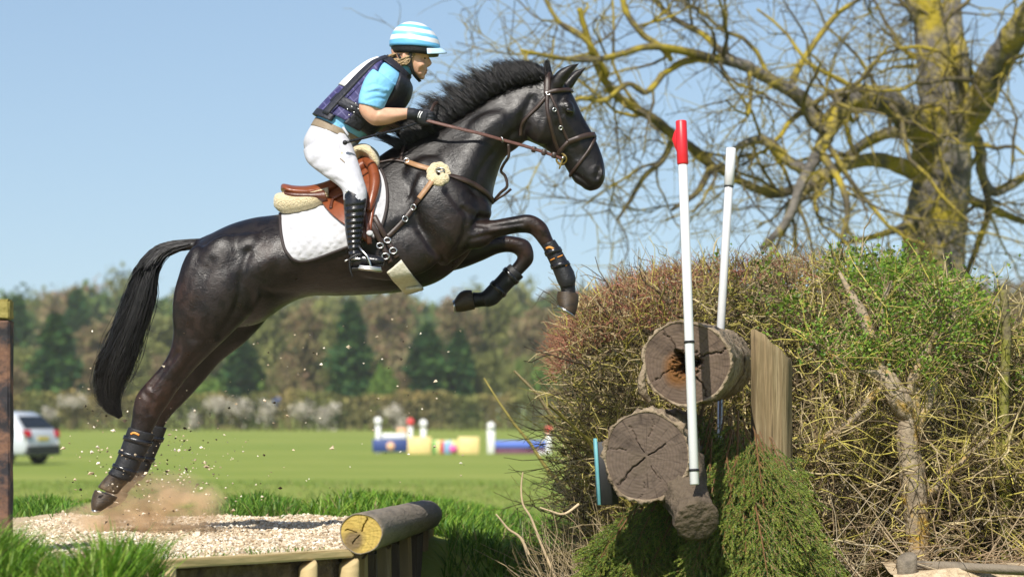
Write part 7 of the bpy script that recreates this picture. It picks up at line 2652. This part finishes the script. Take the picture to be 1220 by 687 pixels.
def build_car():
    M_PAINT = mat('silver_white_car_paint', [(.46, .49, .53), (.50, .53, .56)], scale=3, rough=.28, spec=.5, coat=.6)
    M_GLASS = mat('dark_car_glass', [(.012, .015, .02)], rough=.08, spec=.6)
    M_TYRE = mat('tyre_rubber', [(.012, .012, .012), (.02, .02, .02)], rough=.85)
    M_RIM = mat('alloy_rim', [(.45, .45, .46)], rough=.35, metal=.8)
    M_TAIL = mat('red_tail_light', [(.45, .012, .02)], rough=.2)
    M_BUMP = mat('black_bumper', [(.02, .02, .022)], rough=.6)
    M_PLATE = mat('yellow_plate', [(.65, .50, .08)], rough=.5)
    D = 89.0
    L, Wd = 4.35, 1.82
    root = empty('parked_car', (0, 0, 0))
    tag(root, 'silver white hatchback parked on the field beyond the gravel', 'car')
    # local space: x back to front (rear at 0), y across, z up
    prof = [(.00, .42), (.02, .62), (.03, .92), (.10, 1.02), (.20, 1.06), (.52, 1.46), (.80, 1.56), (1.6, 1.60), (2.2, 1.56), (2.95, 1.12), (3.6, 1.04), (4.15, .92), (4.33, .70), (4.35, .45), (4.2, .30), (3.9, .26)]
    low = [(.10, .30), (.45, .27)]
    top = np.array(prof[:14])
    xs = np.concatenate([np.linspace(0, .9, 22), np.linspace(.95, 3.3, 26), np.linspace(3.35, 4.35, 14)])
    R = []
    for x in xs:
        zt = np.interp(x, [0, .03, .10, .20, .52, .80, 1.6, 2.2, 2.95, 3.6, 4.15, 4.33, 4.35], [.66, .95, 1.03, 1.08, 1.46, 1.56, 1.60, 1.56, 1.12, 1.04, .90, .68, .5])
        zb = np.interp(x, [0, .15, 4.2, 4.35], [.40, .27, .27, .40])
        belt = min(1.02, zt - .02)
        hw = Wd / 2 * np.interp(x, [0, .12, .5, 3.6, 4.2, 4.35], [.86, .95, 1, 1, .93, .78])
        roofw = hw * np.interp(zt, [1.02, 1.2, 1.6], [1, .86, .74])
        pts = [(-hw * .93, zb), (-hw, zb + .12), (-hw * 1.0, .62), (-hw * .985, belt), (-roofw, zt - .06), (-roofw * .82, zt - .004), (0, zt), (roofw * .82, zt - .004), (roofw, zt - .06), (hw * .985, belt), (hw, .62), (hw, zb + .12), (hw * .93, zb)]
        R.append([(x, y, z) for y, z in pts])
    a = math.radians(27)
    # heading: to the left and away; the rear corner towards the camera on the right
    hd = np.array([-math.cos(a), math.sin(a), 0]); sd = np.array([-hd[1], hd[0], 0])
    corner = np.array(PX(52, 553, D)); corner[2] = 0
    org = corner - sd * 0.0
    def T(p):
        p = np.asarray(p, dtype=float)
        return org + p[..., 0:1] * hd + p[..., 1:2] * sd + p[..., 2:3] * np.array([0, 0, 1.0])
    root.location = tuple(T(np.array([2.1, 0, 0])))
    g = Geo(); rings_to_geo(g, T(np.array(R)), True); g.obj('body', M_PAINT, root)
    def quad(nm, pts, m, th=.012):
        pts = np.asarray(pts, dtype=float)
        c = pts.mean(0)
        n = np.cross(pts[1] - pts[0], pts[2] - pts[1]); n /= np.linalg.norm(n)
        if nm == 'x': n = -n
        V = np.concatenate([pts + n * th, pts - n * th]); k = len(pts)
        gg = Geo().add(T(V), [[i, (i + 1) % k, (i + 1) % k + k, i + k] for i in range(k)] + ([[0, 3, 2, 1], [4, 5, 6, 7]] if k == 4 else []))
        return gg.obj(nm, m, root, False)
    for s in (-1, 1):
        y0, y1 = s * Wd / 2 * .995, s * Wd / 2 * .80
        quad('side_window', [(.62, y0, 1.06), (1.55, y0, 1.05), (1.50, y1, 1.50), (.78, y1, 1.47)], M_GLASS)
        quad('side_window', [(1.62, y0, 1.05), (2.85, y0, 1.05), (2.25, y1, 1.48), (1.60, y1, 1.51)], M_GLASS)
        quad('tail_light', [(.00, s * .62, .84), (.00, s * .80, .84), (.11, s * .88, 1.02), (.07, s * .60, 1.02)], M_TAIL, .03)
        for x in (.78, 3.45):
            w = empty('x'); COL.objects.unlink(w); bpy.data.objects.remove(w)
            gg = Geo()
            prof_t = [(.20, -.10), (.31, -.11), (.335, -.07), (.335, .07), (.31, .11), (.20, .10)]
            an = np.linspace(0, 2 * np.pi, 28, endpoint=False)
            RR_ = [[(x + r_ * math.cos(t), s * (Wd / 2 - .10) + h_, .335 + r_ * math.sin(t)) for t in an] for r_, h_ in prof_t]
            rings_to_geo(gg, T(np.array(RR_)), False)
            ty = gg.obj('wheel', M_TYRE, root)
            gg = Geo()
            RR_ = [[(x + r_ * math.cos(t), s * (Wd / 2 - .10) + s * h_, .335 + r_ * math.sin(t)) for t in an] for r_, h_ in ((.21, .07), (.20, .09), (.12, .05), (.05, .08), (.01, .085))]
            rings_to_geo(gg, T(np.array(RR_)), True)
            gg.obj('rim', M_RIM, ty)
    quad('rear_window', [(.17, -.70, 1.10), (.17, .70, 1.10), (.50, .60, 1.43), (.50, -.60, 1.43)], M_GLASS, .02)
    quad('windscreen', [(2.92, -.72, 1.16), (2.92, .72, 1.16), (2.25, .62, 1.52), (2.25, -.62, 1.52)], M_GLASS, .02)
    gg = Geo()
    RR_ = [[(x_, y_, z_) for y_, z_ in ((-.8, .30), (-.8, .56), (.8, .56), (.8, .30))] for x_ in (-.03, .14)]
    rings_to_geo(gg, T(np.array(RR_)), True); gg.obj('rear_bumper', M_BUMP, root, False)
    quad('number_plate', [(.01, -.26, .72), (.01, .26, .72), (.02, .26, .84), (.02, -.26, .84)], M_PLATE, .02)


build_car()


def build_far_jumps():
    D = 110.0
    k = D / FPX
    M_WH = mat('white_jump_paint', [(.72, .72, .71), (.8, .8, .79)], rough=.5)
    M_YE = mat('buff_jump_paint', [(.66, .50, .19), (.74, .58, .26)], rough=.6)
    M_NAVY = mat('navy_jump_paint', [(.02, .045, .17), (.03, .06, .22)], rough=.6)
    M_MAR = mat('maroon_jump_paint', [(.10, .025, .06), (.13, .035, .08)], rough=.6)
    M_BLU = mat('bright_blue_paint', [(.09, .16, .55)], rough=.6)
    M_R = mat('far_red', [(.6, .06, .06)], rough=.6)
    M_PINK = mat('pink_jump_paint', [(.7, .10, .36)], rough=.6); M_GRN = mat('green_jump_paint', [(.18, .45, .12)], rough=.6); M_ORG = mat('peach_jump_paint', [(.72, .42, .25)], rough=.6)
    M_LBL = mat('light_blue_jump_paint', [(.25, .45, .7)], rough=.6); M_LEM = mat('lemon_jump_paint', [(.75, .7, .3)], rough=.6)
    X = lambda px: (px - 610) * k
    Z = lambda py: EYE - (py - 485) * k
    Y = D - CAMD
    def bx(name, x0, x1, y0, y1, m, par, dy=0, th=.10, lean=0):
        g = Geo(); box(g, ((X(x0) + X(x1)) / 2, Y + dy, (Z(y0) + Z(y1)) / 2), abs(X(x1) - X(x0)), th, abs(Z(y1) - Z(y0)), 0, None, lean, .012)
        return g.obj(name, m, par)
    def disc(name, px, py, rpx, m, par, dy=-.08):
        g = Geo(); lathe(g, [(.01, -.03), (rpx * k * .9, -.03), (rpx * k, 0), (rpx * k * .9, .03), (.01, .03)], (X(px), Y + dy, Z(py)), 'y', 20)
        return g.obj(name, m, par)
    def marker(px, base, top, w, cap, label, dy=0):
        r = empty('jump_marker', (X(px), Y + dy, 0)); tag(r, label, 'jump marker', 'far jump markers')
        g = Geo(); box(g, (X(px), Y + dy, (Z(top) + 0) / 2), w * k, .12, Z(top), 0, None, 0, .02); g.obj('upright', M_WH, r)
        disc('flag', px, top + 1, 4.6, cap, r, dy - .1)
    marker(450.5, 530, 500, 6.0, M_WH, 'white round topped marker at the blue box jump end')
    marker(504.5, 530, 503, 6.5, M_WH, 'white round topped marker behind the buff panels')
    marker(489, 525, 501, 5.5, M_R, 'white marker with a red top by the first buff panel')
    marker(585, 535, 506, 9.0, M_WH, 'widest white marker beside the maroon jump')
    marker(654, 540, 511, 6.5, M_R, 'white marker with a red top at the near hedge tip')
    r = empty('box_jump', (X(465), Y + .3, 0)); tag(r, 'navy blue box jump with white top rail', 'jump')
    bx('box', 444, 488, 523, 538, M_NAVY, r, .25, .7); bx('rail', 448, 484, 516, 522.5, M_WH, r, .25, .3)
    disc('badge', 465.5, 531, 5, M_ORG, r, -.12); bx('flower_tray', 473, 484, 509, 516, M_ORG, r, .25, .25)
    for i, (x0, x1, lab) in enumerate(((486, 514, 'buff wing panel left of the coloured panel'), (546, 571, 'buff wing panel right of the coloured panel'))):
        r = empty('wing_panel', (X((x0 + x1) / 2), Y, 0)); tag(r, lab, 'panel', 'buff wing panels of the far jump')
        bx('panel', x0, x1, 520, 544, M_YE, r, -.3, .08); bx('foot', x0 + 2, x1 - 2, 541, 545, M_YE, r, 0, .5)
    r = empty('coloured_panel', (X(528), Y, 0)); tag(r, 'rainbow coloured filler panel between two buff wings', 'panel')
    cols = [M_LBL, M_LEM, M_GRN, M_PINK, M_LBL]
    bx('board', 515, 545, 524, 541, M_LEM, r, -.05, .06)
    for i, m in enumerate([M_GRN, M_LEM, M_R, M_LBL, M_LBL]):
        bx('stripe', 515.5 + i * 4.6, 519.5 + i * 4.6, 524.5 + (i % 2), 540, m, r, -.12, .05)
    disc('dot', 540, 534, 4.6, M_PINK, r, -.2)
    r = empty('table_jump', (X(618), Y + .5, 0)); tag(r, 'maroon table jump with bright blue top beside the widest marker', 'jump')
    bx('base', 584, 652, 533, 544, M_MAR, r, .5, .9); bx('table_top', 588, 654, 525, 533, M_BLU, r, .5, 1.0)
    disc('badge', 643, 541, 4.2, M_WH, r, -.02); bx('leg', 649.5, 653, 533, 546, M_WH, r, -.05, .1)


build_far_jumps()


# ================================================================ kicked up gravel and dust
def build_kick():
    n = 560
    t = rng.random(n)
    px = np.where(t < .72, rng.normal(185, 52, n), rng.uniform(95, 560, n)); py = np.where(t < .72, rng.normal(565, 36, n), rng.uniform(380, 600, n))
    keep = (py < 634) & (py > 330) & (px > 60)
    px, py = px[keep], py[keep]; n = len(px)
    y = rng.normal(0, .30, n)
    xyz = np.array([P(a, b, c) for a, b, c in zip(px, py, y)])
    size = rng.gamma(2.0, .0022, n) + .0026
    cols = STONE_C[rng.integers(0, 6, n)] * rng.uniform(.9, 1.2, (n, 1))
    dk = rng.random(n) < .22
    cols[dk] = np.array([.05, .035, .022])
    V, t3, C = stones(n, xyz, size, cols)
    o = link('flying_gravel', mesh_np('flying_gravel', V, t3, C, False), M_STONE)
    tag(o, 'gravel chips and dirt flying up behind the hind hooves', 'gravel', None, 'stuff')
    # dust: a thin cloud low over the gravel
    m = bpy.data.materials.new('dust'); m.use_nodes = True
    N, L = m.node_tree.nodes, m.node_tree.links
    N.remove(N['Principled BSDF'])
    v = N.new('ShaderNodeVolumePrincipled')
    v.inputs['Color'].default_value = (.94, .74, .50, 1)
    v.inputs['Anisotropy'].default_value = .1
    tc = N.new('ShaderNodeTexCoord')
    nz = N.new('ShaderNodeTexNoise'); nz.inputs['Scale'].default_value = 2.6; nz.inputs['Detail'].default_value = 5; nz.inputs['Distortion'].default_value = .9
    L.new(tc.outputs['Object'], nz.inputs[0])
    ln = N.new('ShaderNodeVectorMath'); ln.operation = 'LENGTH'; L.new(tc.outputs['Object'], ln.inputs[0])
    mr = N.new('ShaderNodeMapRange'); mr.inputs[1].default_value = .15; mr.inputs[2].default_value = 1.0; mr.inputs[3].default_value = 1; mr.inputs[4].default_value = 0
    L.new(ln.outputs['Value'], mr.inputs[0])
    m2 = N.new('ShaderNodeMapRange'); m2.inputs[1].default_value = .42; m2.inputs[2].default_value = .66; m2.inputs[3].default_value = 0; m2.inputs[4].default_value = 1
    L.new(nz.outputs[0], m2.inputs[0])
    mu = N.new('ShaderNodeMath'); mu.operation = 'MULTIPLY'; L.new(mr.outputs[0], mu.inputs[0]); L.new(m2.outputs[0], mu.inputs[1])
    m3 = N.new('ShaderNodeMath'); m3.operation = 'MULTIPLY'; m3.inputs[1].default_value = 20.0; L.new(mu.outputs[0], m3.inputs[0])
    L.new(m3.outputs[0], v.inputs['Density'])
    L.new(v.outputs[0], N['Material Output'].inputs['Volume'])
    for i, (x, y, rx, rz, ry) in enumerate(((195, 602, 82, 46, .34), (130, 620, 66, 26, .30))):
        bm = bmesh.new(); bmesh.ops.create_icosphere(bm, subdivisions=3, radius=1.0)
        me = bpy.data.meshes.new('dust'); bm.to_mesh(me); bm.free(); me.materials.append(m)
        o = bpy.data.objects.new('dust', me); COL.objects.link(o)
        o.location = tuple(P(x, y, .05)); o.scale = (rx * .0042, ry, rz * .0042)
        tag(o, 'brown dust cloud kicked up ' + ('behind' if i == 0 else 'below') + ' the hind hoof', 'dust', None, 'stuff')


build_kick()


# ================================================================ air
def build_haze():
    g = Geo(); box(g, (0, 2000, 9.5), 5400, 4400, 21.0 + 0)
    me = g.mesh('haze', False)
    m = bpy.data.materials.new('haze'); m.use_nodes = True
    N, L = m.node_tree.nodes, m.node_tree.links
    N.remove(N['Principled BSDF'])
    v = N.new('ShaderNodeVolumePrincipled')
    v.inputs['Color'].default_value = (.86, .90, .96, 1)
    v.inputs['Density'].default_value = .00022
    L.new(v.outputs[0], N['Material Output'].inputs['Volume'])
    o = link('haze', me, m)
    tag(o, 'thin pale haze in the air over the whole field', 'haze', None, 'stuff')


build_haze()
